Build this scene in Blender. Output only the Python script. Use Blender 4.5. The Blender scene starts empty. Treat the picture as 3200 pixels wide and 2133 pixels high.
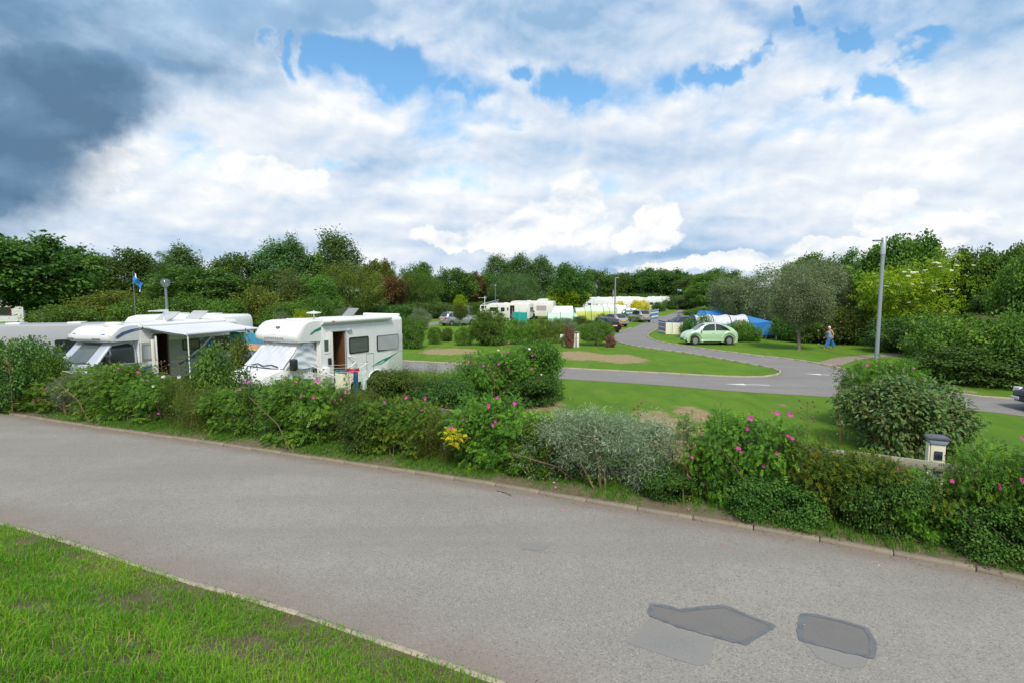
import bpy, bmesh, math, random
import numpy as np
from mathutils import Vector, Matrix
R = math.radians
S = bpy.context.scene
COL = S.collection

# ------------------------------------------------------------------ camera
CAM_H = 3.8
FPX = 1650.0                      # focal length in pixels of the 3200 px wide photograph
PITCH = math.atan(148.5 / FPX)
cd = bpy.data.cameras.new('camera')
cam = bpy.data.objects.new('camera', cd); COL.objects.link(cam)
cd.sensor_width = 36.0; cd.lens = 36.0 * FPX / 3200.0
cd.clip_start = 0.05; cd.clip_end = 6000
cam.location = (0, 0, CAM_H); cam.rotation_euler = (R(90) - PITCH, 0, 0)
S.camera = cam

def ray(px, py):
    cx = (px - 1600) / FPX; cy = (1066.5 - py) / FPX
    c, s = math.cos(PITCH), math.sin(PITCH)
    return Vector((cx, c + cy * s, -s + cy * c))
def at(px, py, z=0.0):            # survey: the point of a level z seen at a photo pixel
    d = ray(px, py); t = (z - CAM_H) / d.z
    return Vector((d.x * t, d.y * t, z))
def hz(py, Y):                    # height seen at photo row py at distance Y
    d = ray(1600, py); return CAM_H + d.z * Y / d.y
def xz(px, py, Y):
    d = ray(px, py); t = Y / d.y
    return d.x * t, CAM_H + d.z * t

# ------------------------------------------------------------------ render / view
S.render.engine = 'CYCLES'
S.view_settings.view_transform = 'Standard'
S.view_settings.look = 'None'
S.view_settings.exposure = 0.45
S.view_settings.gamma = 1.0
S.view_settings.use_curve_mapping = False
S.cycles.max_bounces = 6; S.cycles.diffuse_bounces = 3; S.cycles.glossy_bounces = 3
S.cycles.transmission_bounces = 4; S.cycles.transparent_max_bounces = 8
S.cycles.use_denoising = True

# ------------------------------------------------------------------ node helper
class NT:
    def __init__(s, tree): s.t = tree; s.n = tree.nodes; s.l = tree.links
    def new(s, typ, **kw):
        n = s.n.new(typ)
        for k, v in kw.items(): setattr(n, k, v)
        return n
    def put(s, sock, v):
        if v is None: return
        if hasattr(v, 'is_output'): s.l.new(v, sock)
        else: sock.default_value = v
    def math(s, op, a, b=None, c=None, clamp=False):
        n = s.new('ShaderNodeMath', operation=op, use_clamp=clamp)
        s.put(n.inputs[0], a); s.put(n.inputs[1], b); s.put(n.inputs[2], c)
        return n.outputs[0]
    def vmath(s, op, a, b=None, scale=None):
        n = s.new('ShaderNodeVectorMath', operation=op)
        s.put(n.inputs[0], a); s.put(n.inputs[1], b)
        if scale is not None: s.put(n.inputs['Scale'], scale)
        return n.outputs[1] if op in ('DOT_PRODUCT', 'LENGTH') else n.outputs[0]
    def mix(s, f, a, b, blend='MIX'):
        n = s.new('ShaderNodeMix', data_type='RGBA', blend_type=blend)
        s.put(n.inputs[0], f); s.put(n.inputs[6], a); s.put(n.inputs[7], b)
        return n.outputs[2]
    def smooth(s, v, a, b, lo=0.0, hi=1.0):
        n = s.new('ShaderNodeMapRange', interpolation_type='SMOOTHSTEP')
        s.put(n.inputs[0], v); n.inputs[1].default_value = a; n.inputs[2].default_value = b
        n.inputs[3].default_value = lo; n.inputs[4].default_value = hi
        return n.outputs[0]
    def noise(s, vec, scale, detail=4, rough=0.5, dist=0.0, out=0):
        n = s.new('ShaderNodeTexNoise')
        if vec is not None: s.l.new(vec, n.inputs['Vector'])
        n.inputs['Scale'].default_value = scale; n.inputs['Detail'].default_value = detail
        n.inputs['Roughness'].default_value = rough; n.inputs['Distortion'].default_value = dist
        return n.outputs[out]
    def voro(s, vec, scale, feature='F1', out=0):
        n = s.new('ShaderNodeTexVoronoi', feature=feature)
        if vec is not None: s.l.new(vec, n.inputs['Vector'])
        n.inputs['Scale'].default_value = scale
        return n.outputs[out]
    def ramp(s, v, stops):
        n = s.new('ShaderNodeValToRGB'); e = n.color_ramp.elements
        while len(e) < len(stops): e.new(0.5)
        for i, (p, c) in enumerate(stops):
            e[i].position = p; e[i].color = (c[0], c[1], c[2], 1) if len(c) == 3 else c
        s.l.new(v, n.inputs[0]); return n.outputs[0]

# ------------------------------------------------------------------ world: sky with broken cloud
SUN_EL, SUN_AZ = R(52), R(176)     # compass angle clockwise from +Y: behind the camera, to the left
W = bpy.data.worlds.new('World'); S.world = W; W.use_nodes = True
def build_world():
    t = NT(W.node_tree); t.n.clear()
    out = t.new('ShaderNodeOutputWorld')
    sky = t.new('ShaderNodeTexSky', sky_type='NISHITA')
    sky.sun_disc = False; sky.sun_elevation = SUN_EL; sky.sun_rotation = SUN_AZ
    sky.air_density = 1.0; sky.dust_density = 0.3; sky.ozone_density = 2.5
    bg_sky = t.new('ShaderNodeBackground'); bg_sky.inputs[1].default_value = 0.13
    t.l.new(t.mix(1.0, sky.outputs[0], (0.80, 1.12, 1.15, 1), 'MULTIPLY'), bg_sky.inputs[0])
    tc = t.new('ShaderNodeTexCoord').outputs['Generated']
    d = t.vmath('NORMALIZE', tc)
    sp = t.new('ShaderNodeSeparateXYZ'); t.l.new(d, sp.inputs[0])
    x, y, z = sp.outputs
    az = t.math('ARCTAN2', x, y); el = t.math('ARCSINE', z)
    zz = t.math('ADD', t.math('MAXIMUM', z, 0.0), 0.20)
    cb = t.new('ShaderNodeCombineXYZ')
    t.l.new(t.math('DIVIDE', x, zz), cb.inputs[0]); t.l.new(t.math('DIVIDE', y, zz), cb.inputs[1])
    P = cb.outputs[0]                                     # cloud layer seen in perspective
    mp = t.new('ShaderNodeMapping'); t.l.new(P, mp.inputs[0])
    mp.inputs['Rotation'].default_value = (0, 0, R(-32)); mp.inputs['Scale'].default_value = (0.6, 1.7, 1)
    n_str = t.noise(mp.outputs[0], 1.5, 5, 0.47, 0.3)
    aec = t.new('ShaderNodeCombineXYZ'); t.l.new(az, aec.inputs[0]); t.l.new(el, aec.inputs[1]); AE = aec.outputs[0]
    def puff(dx, dy, sc, stretch, detail=9, rough=0.50, dist=0.15):
        v = t.vmath('ADD', AE, (dx, dy, 0)); v = t.vmath('MULTIPLY', v, (1.0, stretch, 1.0))
        return t.noise(v, sc, detail, rough, dist)
    N1 = puff(3.1, 1.7, 3.6, 1.8); N1u = puff(3.1 - 0.016, 1.7 + 0.032, 3.6, 1.8)
    N2 = puff(7.3, 2.2, 8.0, 1.5, 7, 0.52); N2u = puff(7.3 - 0.008, 2.2 + 0.014, 8.0, 1.5, 7, 0.52)
    n_big = puff(1.3, 5.2, 1.7, 1.6, 3, 0.5)
    w1 = t.vmath('SUBTRACT', t.noise(d, 3.4, 8, 0.6, 0, 1), (0.5, 0.5, 0.5))
    ae = t.vmath('ADD', AE, t.vmath('MULTIPLY', w1, (0.30, 0.22, 0.0)))
    w2 = t.vmath('SUBTRACT', t.noise(d, 11.0, 7, 0.62, 0, 1), (0.5, 0.5, 0.5))
    aef = t.vmath('ADD', AE, t.vmath('MULTIPLY', w2, (0.11, 0.085, 0.0)))
    w3 = t.vmath('SUBTRACT', t.noise(d, 5.0, 6, 0.56, 0.2, 1), (0.5, 0.5, 0.5))
    aeg = t.vmath('ADD', AE, t.vmath('MULTIPLY', w3, (0.46, 0.26, 0.0)))
    def blob(cx, cy, rx, ry, rot=0, amp=1.0, src=None):      # centre and radii in photo px (3200)
        v = ray(cx, cy).normalized()
        m = t.new('ShaderNodeMapping', vector_type='TEXTURE')
        t.l.new(src or ae, m.inputs[0])
        m.inputs['Location'].default_value = (math.atan2(v.x, v.y), math.asin(v.z), 0)
        k = 1 / FPX * (v.y / 1.0)
        m.inputs['Scale'].default_value = (rx * k, ry * k, 1); m.inputs['Rotation'].default_value = (0, 0, R(rot))
        g = t.new('ShaderNodeTexGradient', gradient_type='SPHERICAL'); t.l.new(m.outputs[0], g.inputs[0])
        o = g.outputs[1]
        return t.math('MULTIPLY', o, amp) if amp != 1.0 else o
    def total(lst, op='MAXIMUM'):
        r = lst[0]
        for q in lst[1:]: r = t.math(op, r, q)
        return r
    gaps = total([blob(*g, src=aeg) for g in SKY_GAPS])
    dark = total([blob(*g) for g in SKY_DARK])
    grey = total([blob(*g) for g in SKY_GREY])
    white = total([blob(*g, src=aef) for g in SKY_WHITE])
    A = lambda q, k, c=0.5: t.math('MULTIPLY', t.math('SUBTRACT', q, c), k)
    S_ = lambda *q: total(list(q), 'ADD')
    cover = S_(A(N1, 2.6), A(n_str, 1.9), A(N2, 2.0), t.smooth(el, 0.32, 0.06, 0, 0.55), t.math('MULTIPLY', dark, 3.0))
    cover = t.math('ADD', cover, 0.78)
    cover = t.math('SUBTRACT', cover, t.math('MULTIPLY', t.smooth(gaps, 0.0, 0.9), 1.55))
    alpha = t.smooth(cover, -0.40, 0.90)
    # brightness: lit tops, grey undersides, bluer overhead
    rel = t.math('ADD', t.math('MULTIPLY', t.math('SUBTRACT', N1, N1u), 1.5), t.math('MULTIPLY', t.math('SUBTRACT', N2, N2u), 1.5))
    br = S_(rel, A(n_big, -0.8), A(n_str, -0.55), A(N2, 0.35), t.smooth(el, 0.14, 0.50, 0.10, -0.26), t.math('MULTIPLY', grey, -0.55))
    br = S_(br, t.smooth(cover, 0.55, 1.5, 0.05, -0.20), t.smooth(el, 0.12, 0.015, 0, -0.10))
    br = t.math('ADD', br, 0.74)
    col = t.ramp(br, [(0.0, (0.30, 0.49, 0.72)), (0.30, (0.50, 0.65, 0.84)), (0.60, (0.70, 0.79, 0.91)), (0.85, (0.86, 0.91, 0.97)), (1.0, (1.0, 1.0, 1.0))])
    wm = t.smooth(S_(white, A(N2, 0.45)), 0.07, 0.27)
    wbr = t.math('ADD', 0.86, t.math('ADD', t.math('MULTIPLY', t.math('SUBTRACT', N2, N2u), 3.0), A(N1, 0.35)))
    wcol = t.ramp(wbr, [(0.45, (0.70, 0.78, 0.88)), (0.75, (0.92, 0.95, 0.99)), (0.9, (1.0, 1.0, 1.0))])
    col = t.mix(wm, col, wcol)
    alpha = t.math('MAXIMUM', alpha, wm)
    dm = t.smooth(S_(dark, A(N2, 0.22), A(N1, 0.5), A(n_str, .25)), 0.0, 0.50)
    dsh = S_(A(n_str, 1.3), A(N1, 1.5), A(N2, 0.5), A(n_big, 0.6), t.math('MULTIPLY', dark, -0.85), t.math('MULTIPLY', rel, 0.5)); dsh = t.math('ADD', dsh, 0.74)
    dlow = t.ramp(dsh, [(0.0, (0.115, 0.215, 0.34)), (0.35, (0.17, 0.295, 0.445)), (0.75, (0.38, 0.52, 0.69)), (1.0, (0.62, 0.74, 0.88))])
    dhigh = t.ramp(dsh, [(0.0, (0.125, 0.29, 0.50)), (0.4, (0.22, 0.41, 0.63)), (0.8, (0.45, 0.63, 0.84)), (1.0, (0.60, 0.76, 0.94))])
    col = t.mix(dm, col, t.mix(t.smooth(el, 0.27, 0.50), dlow, dhigh))
    bg_c = t.new('ShaderNodeBackground'); t.l.new(col, bg_c.inputs[0]); bg_c.inputs[1].default_value = 0.74
    mx = t.new('ShaderNodeMixShader')
    t.l.new(alpha, mx.inputs[0]); t.l.new(bg_sky.outputs[0], mx.inputs[1]); t.l.new(bg_c.outputs[0], mx.inputs[2])
    t.l.new(mx.outputs[0], out.inputs[0])
SKY_GAPS = [(1110, 225, 215, 105, -8), (1000, 215, 130, 60, 20), (775, 95, 95, 60, 40), (865, 150, 110, 45, 40, .9), (1810, 320, 160, 95, 0), (1700, 260, 120, 40, 0, .8), (2240, 258, 180, 45, 12, .8), (2080, 290, 110, 45, 30, .6),
            (2840, 285, 140, 100, -25), (2640, 110, 110, 45, -30), (2920, 130, 140, 42, -10), (600, 505, 180, 35, 0, 0.5), (1050, 490, 160, 40, 0, 0.45), (1480, 330, 150, 35, 0, .5), (2560, 330, 190, 40, -25, 0.45), (1570, 440, 150, 28, 0, .4), (2350, 190, 110, 35, 20, .5), (1350, 300, 120, 35, 10, .5)]
SKY_DARK = [(-80, 400, 560, 360, 16), (250, 310, 400, 210, 22), (-300, 480, 520, 280, 0), (200, 60, 520, 260, 12, 0.60), (640, 150, 340, 190, 25, .42), (900, 20, 300, 90, 5, .3), (-120, 545, 380, 170, 12)]
SKY_GREY = [(1720, 60, 520, 200, 0, 0.7), (3150, 20, 760, 230, -10, 1.3), (650, 60, 700, 300, 10, 0.8), (1180, 510, 240, 80, 5, 0.8), (2250, 680, 640, 130, 0, 0.5), (700, 780, 900, 90, 0, 0.4), (250, 700, 500, 80, 0, .4)]
SKY_WHITE = [(1810, 660, 130, 130, 0), (1760, 710, 200, 80, 0), (1600, 740, 210, 60, 0), (1420, 755, 170, 35, 0), (2045, 680, 80, 70, 20), (2010, 735, 120, 40, 0), (2760, 665, 90, 90, -10),
             (2970, 740, 130, 50, 35), (2640, 775, 200, 40, 0), (880, 550, 170, 60, 0), (260, 545, 170, 70, 20), (2200, 825, 330, 30, 0, .9)]
build_world()

# ------------------------------------------------------------------ sun (behind thin cloud)
sl = bpy.data.lights.new('sun', 'SUN'); sl.energy = 2.9; sl.angle = R(14); sl.color = (1.0, 0.93, 0.80)
sun = bpy.data.objects.new('sun', sl); COL.objects.link(sun)
sdir = Vector((math.sin(SUN_AZ) * math.cos(SUN_EL), math.cos(SUN_AZ) * math.cos(SUN_EL), math.sin(SUN_EL)))
sun.rotation_euler = sdir.to_track_quat('Z', 'Y').to_euler(); sun.location = (0, 0, 60)

# ================================================================== materials
MATS = {}
def mat(name, col, rough=0.5, metal=0.0, spec=0.5, var=0.0, scale=4.0, bump=0.0, bscale=40.0, coat=0.0, alpha=1.0, dirt=None, sheen=0.0):
    if name in MATS: return MATS[name]
    m = bpy.data.materials.new(name); m.use_nodes = True
    t = NT(m.node_tree); t.n.clear()
    o = t.new('ShaderNodeOutputMaterial'); b = t.new('ShaderNodeBsdfPrincipled')
    t.l.new(b.outputs[0], o.inputs[0])
    tc = t.new('ShaderNodeTexCoord').outputs['Object']
    c = (col[0], col[1], col[2], 1)
    if var > 0:
        n = t.noise(tc, scale, 5, 0.6)
        lo = tuple(v * (1 - var) for v in col) + (1,); hi = tuple(min(1, v * (1 + var)) for v in col) + (1,)
        cc = t.mix(n, lo, hi)
        if dirt:
            n2 = t.noise(tc, scale * 2.3, 6, 0.65)
            cc = t.mix(t.smooth(n2, 0.52, 0.75, 0, dirt[3]), cc, (dirt[0], dirt[1], dirt[2], 1))
        t.l.new(cc, b.inputs['Base Color'])
        t.l.new(t.math('ADD', t.math('MULTIPLY', t.math('SUBTRACT', n, 0.5), 0.25), rough), b.inputs['Roughness'])
    else:
        b.inputs['Base Color'].default_value = c; b.inputs['Roughness'].default_value = rough
    b.inputs['Metallic'].default_value = metal
    b.inputs['Specular IOR Level'].default_value = spec
    b.inputs['Coat Weight'].default_value = coat; b.inputs['Coat Roughness'].default_value = 0.06
    b.inputs['Alpha'].default_value = alpha
    if sheen: b.inputs['Sheen Weight'].default_value = sheen
    if bump > 0:
        bn = t.new('ShaderNodeBump'); bn.inputs['Strength'].default_value = bump; bn.inputs['Distance'].default_value = 0.02
        t.l.new(t.noise(tc, bscale, 5, 0.6), bn.inputs['Height']); t.l.new(bn.outputs[0], b.inputs['Normal'])
    MATS[name] = m; return m

def leaf_mat(name, stops, trans=0.35, gloss=0.12, rough=0.45, gain=(1, 1, 1)):
    """stops: colours picked per leaf by its own random tint"""
    if name in MATS: return MATS[name]
    m = bpy.data.materials.new(name); m.use_nodes = True
    t = NT(m.node_tree); t.n.clear()
    o = t.new('ShaderNodeOutputMaterial')
    a = t.new('ShaderNodeAttribute', attribute_name='tint')
    k = len(stops) - 1
    c = t.ramp(a.outputs['Fac'], [(i / k, tuple(min(.85, v * f) for v, f in zip(s, gain))) for i, s in enumerate(stops)])
    oi = t.new('ShaderNodeObjectInfo')
    hs = t.new('ShaderNodeHueSaturation'); t.l.new(c, hs.inputs['Color'])
    t.l.new(t.math('ADD', t.math('MULTIPLY', oi.outputs['Random'], 0.03), 0.485), hs.inputs['Hue'])
    t.l.new(t.math('ADD', t.math('MULTIPLY', oi.outputs['Random'], 0.3), 0.85), hs.inputs['Value'])
    c = hs.outputs[0]
    d = t.new('ShaderNodeBsdfDiffuse'); t.l.new(c, d.inputs[0])
    tr = t.new('ShaderNodeBsdfTranslucent')
    t.l.new(t.mix(1.0, c, (1.25, 1.3, 0.55, 1), 'MULTIPLY'), tr.inputs[0])
    m1 = t.new('ShaderNodeMixShader'); m1.inputs[0].default_value = trans
    t.l.new(d.outputs[0], m1.inputs[1]); t.l.new(tr.outputs[0], m1.inputs[2])
    g = t.new('ShaderNodeBsdfGlossy'); g.inputs['Roughness'].default_value = rough; g.inputs[0].default_value = (1, 1, 1, 1)
    fr = t.new('ShaderNodeFresnel'); fr.inputs[0].default_value = 1.4
    m2 = t.new('ShaderNodeMixShader'); t.l.new(t.math('MULTIPLY', fr.outputs[0], gloss * 2.2), m2.inputs[0])
    t.l.new(m1.outputs[0], m2.inputs[1]); t.l.new(g.outputs[0], m2.inputs[2])
    t.l.new(m2.outputs[0], o.inputs[0])
    MATS[name] = m; return m

# ================================================================== objects
def link(o, parent=None):
    COL.objects.link(o)
    if parent is not None: o.parent = parent
    return o
def tag(o, label=None, cat=None, group=None, kind=None):
    if label: o['label'] = label
    if cat: o['category'] = cat
    if group: o['group'] = group
    if kind: o['kind'] = kind
    return o
def thing(name, label, cat, loc=(0, 0, 0), rz=0.0, group=None, scale=1.0):
    o = bpy.data.objects.new(name, None); link(o)
    o.empty_display_size = 0.2
    o.location = loc; o.rotation_euler = (0, 0, rz)
    o.scale = (scale,) * 3 if not hasattr(scale, '__len__') else scale
    return tag(o, label, cat, group)
def kids(o): return list(o.children)
def clone(o, parent=None):
    c = o.copy(); link(c, parent)
    for ch in o.children: clone(ch, c)
    return c
def put_copy(root, loc, rz, label, group=None, scale=None):
    c = clone(root); c.location = loc; c.rotation_euler = (0, 0, rz)
    c['label'] = label
    if group: c['group'] = group
    if scale is not None: c.scale = (scale,) * 3 if not hasattr(scale, '__len__') else scale
    return c

class MB:
    def __init__(s): s.v = []; s.f = []
    def add(s, vs, fs):
        o = len(s.v); s.v += [tuple(v) for v in vs]; s.f += [tuple(i + o for i in f) for f in fs]; return s
    def box(s, x0, x1, y0, y1, z0, z1):
        return s.add([(x0, y0, z0), (x1, y0, z0), (x1, y1, z0), (x0, y1, z0), (x0, y0, z1), (x1, y0, z1), (x1, y1, z1), (x0, y1, z1)],
                     [(3, 2, 1, 0), (4, 5, 6, 7), (0, 1, 5, 4), (1, 2, 6, 5), (2, 3, 7, 6), (3, 0, 4, 7)])
    def prism(s, poly, a, b, axis='y'):
        """poly: 2-D points; extruded from a to b along the axis"""
        n = len(poly)
        def P(p, h):
            return {'y': (p[0], h, p[1]), 'x': (h, p[0], p[1]), 'z': (p[0], p[1], h)}[axis]
        vs = [P(p, a) for p in poly] + [P(p, b) for p in poly]
        fs = [tuple(range(n)), tuple(range(2 * n - 1, n - 1, -1))] + [(i, i + n, (i + 1) % n + n, (i + 1) % n) for i in range(n)]
        return s.add(vs, fs)
    def tube(s, pts, r, n=8, caps=True):
        pts = [Vector(p) for p in pts]; rs = r if hasattr(r, '__len__') else [r] * len(pts)
        vs = []; fs = []; prev = None
        for i, p in enumerate(pts):
            d = (pts[min(i + 1, len(pts) - 1)] - pts[max(i - 1, 0)]).normalized()
            if prev is None:
                u = d.cross(Vector((0, 0, 1)))
                if u.length < 1e-3: u = d.cross(Vector((1, 0, 0)))
            else: u = prev - d * prev.dot(d)
            u.normalize(); w = d.cross(u); prev = u
            for k in range(n):
                a = 2 * math.pi * k / n
                vs.append(p + (u * math.cos(a) + w * math.sin(a)) * rs[i])
        for i in range(len(pts) - 1):
            for k in range(n):
                fs.append((i * n + k, i * n + (k + 1) % n, (i + 1) * n + (k + 1) % n, (i + 1) * n + k))
        if caps:
            fs.append(tuple(range(n - 1, -1, -1))); fs.append(tuple((len(pts) - 1) * n + k for k in range(n)))
        return s.add(vs, fs)
    def lathe(s, prof, n=16, c=(0, 0, 0), axis='z', caps=True):
        """prof: (radius, height) pairs"""
        vs = []; fs = []
        for r, h in prof:
            for k in range(n):
                a = 2 * math.pi * k / n; q = (r * math.cos(a), r * math.sin(a), h)
                if axis == 'y': q = (q[0], q[2], q[1])
                if axis == 'x': q = (q[2], q[0], q[1])
                vs.append((q[0] + c[0], q[1] + c[1], q[2] + c[2]))
        for i in range(len(prof) - 1):
            for k in range(n):
                fs.append((i * n + k, i * n + (k + 1) % n, (i + 1) * n + (k + 1) % n, (i + 1) * n + k))
        if caps: fs.append(tuple(range(n - 1, -1, -1))); fs.append(tuple((len(prof) - 1) * n + k for k in range(n)))
        return s.add(vs, fs)
    def grid(s, fn, nu, nv):
        vs = [fn(i / nu, j / nv) for j in range(nv + 1) for i in range(nu + 1)]
        fs = [(j * (nu + 1) + i, j * (nu + 1) + i + 1, (j + 1) * (nu + 1) + i + 1, (j + 1) * (nu + 1) + i) for j in range(nv) for i in range(nu)]
        return s.add(vs, fs)
    def mesh(s, name, m=None, bevel=0, segs=2, smooth=True, angle=35, solid=0):
        me = bpy.data.meshes.new(name); me.from_pydata(s.v, [], s.f)
        bm = bmesh.new(); bm.from_mesh(me)
        bmesh.ops.recalc_face_normals(bm, faces=bm.faces)
        if solid:
            bmesh.ops.solidify(bm, geom=bm.faces[:], thickness=solid)
        if bevel:
            es = [e for e in bm.edges if len(e.link_faces) == 2 and e.calc_face_angle(0) > R(28)]
            bmesh.ops.bevel(bm, geom=es, offset=bevel, segments=segs, profile=0.5, affect='EDGES', clamp_overlap=True)
        bm.to_mesh(me); bm.free()
        if m: me.materials.append(m)
        if smooth and len(me.polygons):
            me.shade_smooth(); me.set_sharp_from_angle(angle=R(angle))
        return me
    def build(s, name, m, parent=None, loc=None, label=None, kind=None, **kw):
        o = bpy.data.objects.new(name, s.mesh(name, m, **kw)); link(o, parent)
        if loc is not None: o.location = loc
        return tag(o, label, None, None, kind)

def rbox(x0, x1, y0, y1, z0, z1): return MB().box(x0, x1, y0, y1, z0, z1)

def cut(o, cutters):
    """boolean difference, applied; cutters are MBs"""
    tmp = []
    for i, c in enumerate(cutters):
        me = c.mesh('cutter', None, smooth=False); co = bpy.data.objects.new('cutter', me); COL.objects.link(co)
        co.parent = o.parent
        md = o.modifiers.new('b%d' % i, 'BOOLEAN'); md.operation = 'DIFFERENCE'; md.object = co; md.solver = 'EXACT'; tmp.append(co)
    dg = bpy.context.evaluated_depsgraph_get(); dg.update()
    me = bpy.data.meshes.new_from_object(o.evaluated_get(dg)); old = o.data
    o.modifiers.clear(); o.data = me; me.name = old.name
    me.shade_smooth(); me.set_sharp_from_angle(angle=R(30))
    for c in tmp:
        d = c.data; bpy.data.objects.remove(c); bpy.data.meshes.remove(d)
    return o

def catmull(pts, per=8, closed=False):
    pts = [Vector(p) for p in pts]; out = []; n = len(pts)
    rng = range(n if closed else n - 1)
    for i in rng:
        p = [pts[(i + k) % n] if closed else pts[min(max(i + k, 0), n - 1)] for k in (-1, 0, 1, 2)]
        for j in range(per):
            t = j / per
            out.append(0.5 * ((2 * p[1]) + (p[2] - p[0]) * t + (2 * p[0] - 5 * p[1] + 4 * p[2] - p[3]) * t * t + (3 * p[1] - p[0] - 3 * p[2] + p[3]) * t ** 3))
    if not closed: out.append(pts[-1])
    return out
def resample(pts, step):
    pts = [Vector(p) for p in pts]; L = [0]
    for a, b in zip(pts, pts[1:]): L.append(L[-1] + (b - a).length)
    n = max(1, round(L[-1] / step)); out = []; j = 0
    for i in range(n + 1):
        s = L[-1] * i / n
        while j < len(L) - 2 and L[j + 1] < s: j += 1
        f = (s - L[j]) / max(1e-9, L[j + 1] - L[j]); out.append(pts[j].lerp(pts[j + 1], min(1, f)))
    return out

# ================================================================== foliage
def nrm(a): return a / np.maximum(np.linalg.norm(a, axis=1, keepdims=True), 1e-9)
def np_mesh(name, V, F, tint=None, m=None):
    me = bpy.data.meshes.new(name); V = np.ascontiguousarray(V, np.float32); F = np.ascontiguousarray(F, np.int32)
    k = F.shape[1]
    me.vertices.add(len(V)); me.vertices.foreach_set('co', V.ravel())
    me.loops.add(F.size); me.loops.foreach_set('vertex_index', F.ravel())
    me.polygons.add(len(F)); me.polygons.foreach_set('loop_start', np.arange(0, F.size, k, dtype=np.int32))
    if tint is not None:
        at_ = me.attributes.new('tint', 'FLOAT', 'FACE'); at_.data.foreach_set('value', np.ascontiguousarray(tint, np.float32))
    me.update(calc_edges=True)
    if m: me.materials.append(m)
    return me
def leaf_geo(P, D, N, L, Wd, tint, rng, fold=0.25, droop=0.15, full=False):
    """one folded diamond leaf of two triangles per point"""
    D = nrm(D); N = nrm(N - D * np.sum(N * D, 1, keepdims=True)); Sd = np.cross(D, N)
    L = L[:, None]; Wd = Wd[:, None]
    up = N * Wd * fold
    mid = P + D * L * 0.45
    V = np.stack([P, mid + Sd * Wd * 0.5 + up, P + D * L - N * L * droop, mid - Sd * Wd * 0.5 + up], 1).reshape(-1, 3)
    b = np.arange(len(P))[:, None] * 4
    if full:                                  # oval blade: two points on either side of the midrib
        q1 = P + D * L * 0.25; q2 = P + D * L * 0.62 - N * L * droop * .35
        V = np.stack([P, q1 + Sd * Wd * 0.40 + up * .8, q2 + Sd * Wd * 0.45 + up, P + D * L - N * L * droop, q2 - Sd * Wd * 0.45 + up, q1 - Sd * Wd * 0.40 + up * .8], 1).reshape(-1, 3)
        b = np.arange(len(P))[:, None] * 6
        F = np.concatenate([b + np.array([[0, 1, 2]]), b + np.array([[0, 2, 3]]), b + np.array([[0, 3, 4]]), b + np.array([[0, 4, 5]])], 1).reshape(-1, 3)
        return V, F, np.repeat(tint, 4)
    F = np.concatenate([b + np.array([[0, 1, 2]]), b + np.array([[0, 2, 3]])], 1).reshape(-1, 3)
    return V, F, np.repeat(tint, 2)
def compound(P, D, N, rng, pairs=3, ll=0.045, lw=0.03, span=0.11):
    """pinnate leaf: leaflets in pairs along a rachis plus one at the tip"""
    D = nrm(D); N = nrm(N - D * np.sum(N * D, 1, keepdims=True)); Sd = np.cross(D, N)
    sc = rng.uniform(0.75, 1.25, (len(P), 1))
    Ps, Ds, Ns = [], [], []
    for i in range(pairs):
        t = (0.25 + 0.6 * i / max(1, pairs - 1))
        for sg in (-1, 1):
            Ps.append(P + D * span * t * sc); Ds.append(Sd * sg + D * 0.55); Ns.append(N + Sd * sg * -0.15)
    Ps.append(P + D * span * 0.95 * sc); Ds.append(D - N * 0.2); Ns.append(N)
    m = len(Ps); n = len(P)
    Pq = np.concatenate(Ps); Dq = np.concatenate(Ds); Nq = np.concatenate(Ns)
    s = np.tile(sc[:, 0], m) * rng.uniform(0.85, 1.15, n * m)
    return Pq, Dq, Nq, ll * s, lw * s, m
def lobe_points(rng, lobes, n, per, cr, inner=0.2, flat=0.75, zmin=0.05, shell=0.13):
    """twig clumps spread through the volume of the lobes, mostly near their surface; returns leaf points, outward directions, clump ids"""
    L = np.array(lobes, float); w = L[:, 3] * L[:, 4] + L[:, 3] * L[:, 5] + L[:, 4] * L[:, 5]; w /= w.sum()
    k = rng.choice(len(L), n, p=w); u = nrm(rng.normal(size=(n, 3)))
    r = np.where(rng.random(n) < inner, rng.random(n) ** 0.4 * 0.85, 1 - np.abs(rng.normal(0, shell, n)) + 0.06)
    C = L[k, :3] + u * r[:, None] * L[k, 3:]
    deep = np.full(n, 9.0)
    for q in L:
        dd = np.linalg.norm((C - q[:3]) / q[3:], axis=1); deep = np.minimum(deep, dd)
    keep = (C[:, 2] > zmin) & ((deep > 0.72) | (rng.random(n) < inner + 0.15))
    C = C[keep]; k = k[keep]; n = len(C)
    out = nrm((C - L[k, :3]) / L[k, 3:] ** 2)
    per_n = np.maximum(3, (per * rng.uniform(0.5, 1.5, n)).astype(int)); ids = np.repeat(np.arange(n), per_n)
    off = np.clip(rng.normal(size=(len(ids), 3)), -1.7, 1.7) * cr * np.array([1, 1, flat]) * rng.uniform(0.7, 1.3, n)[ids][:, None]
    P = C[ids] + off
    O = nrm(out[ids] * 1.0 + nrm(off) * 0.8)
    ok = P[:, 2] > zmin * 0.5
    return P[ok], O[ok], ids[ok], n
def leaf_dirs(P, O, rng, up=0.8, hang=0.15, rnd=0.7, outw=0.7):
    D = nrm(O * outw + rng.normal(size=P.shape) * rnd * 0.6 + np.array([0, 0, -hang]))
    N = nrm(np.array([0, 0, up]) + O * 0.5 + rng.normal(size=P.shape) * rnd * 0.5)
    return D, N
def clump_tint(rng, ids, n, lo=0.0, hi=1.0, spread=0.22):
    base = rng.uniform(lo, hi, n)
    return np.clip(base[ids] * 0.65 + 0.175 + rng.normal(0, spread * 0.6, len(ids)), 0, 1)
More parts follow.
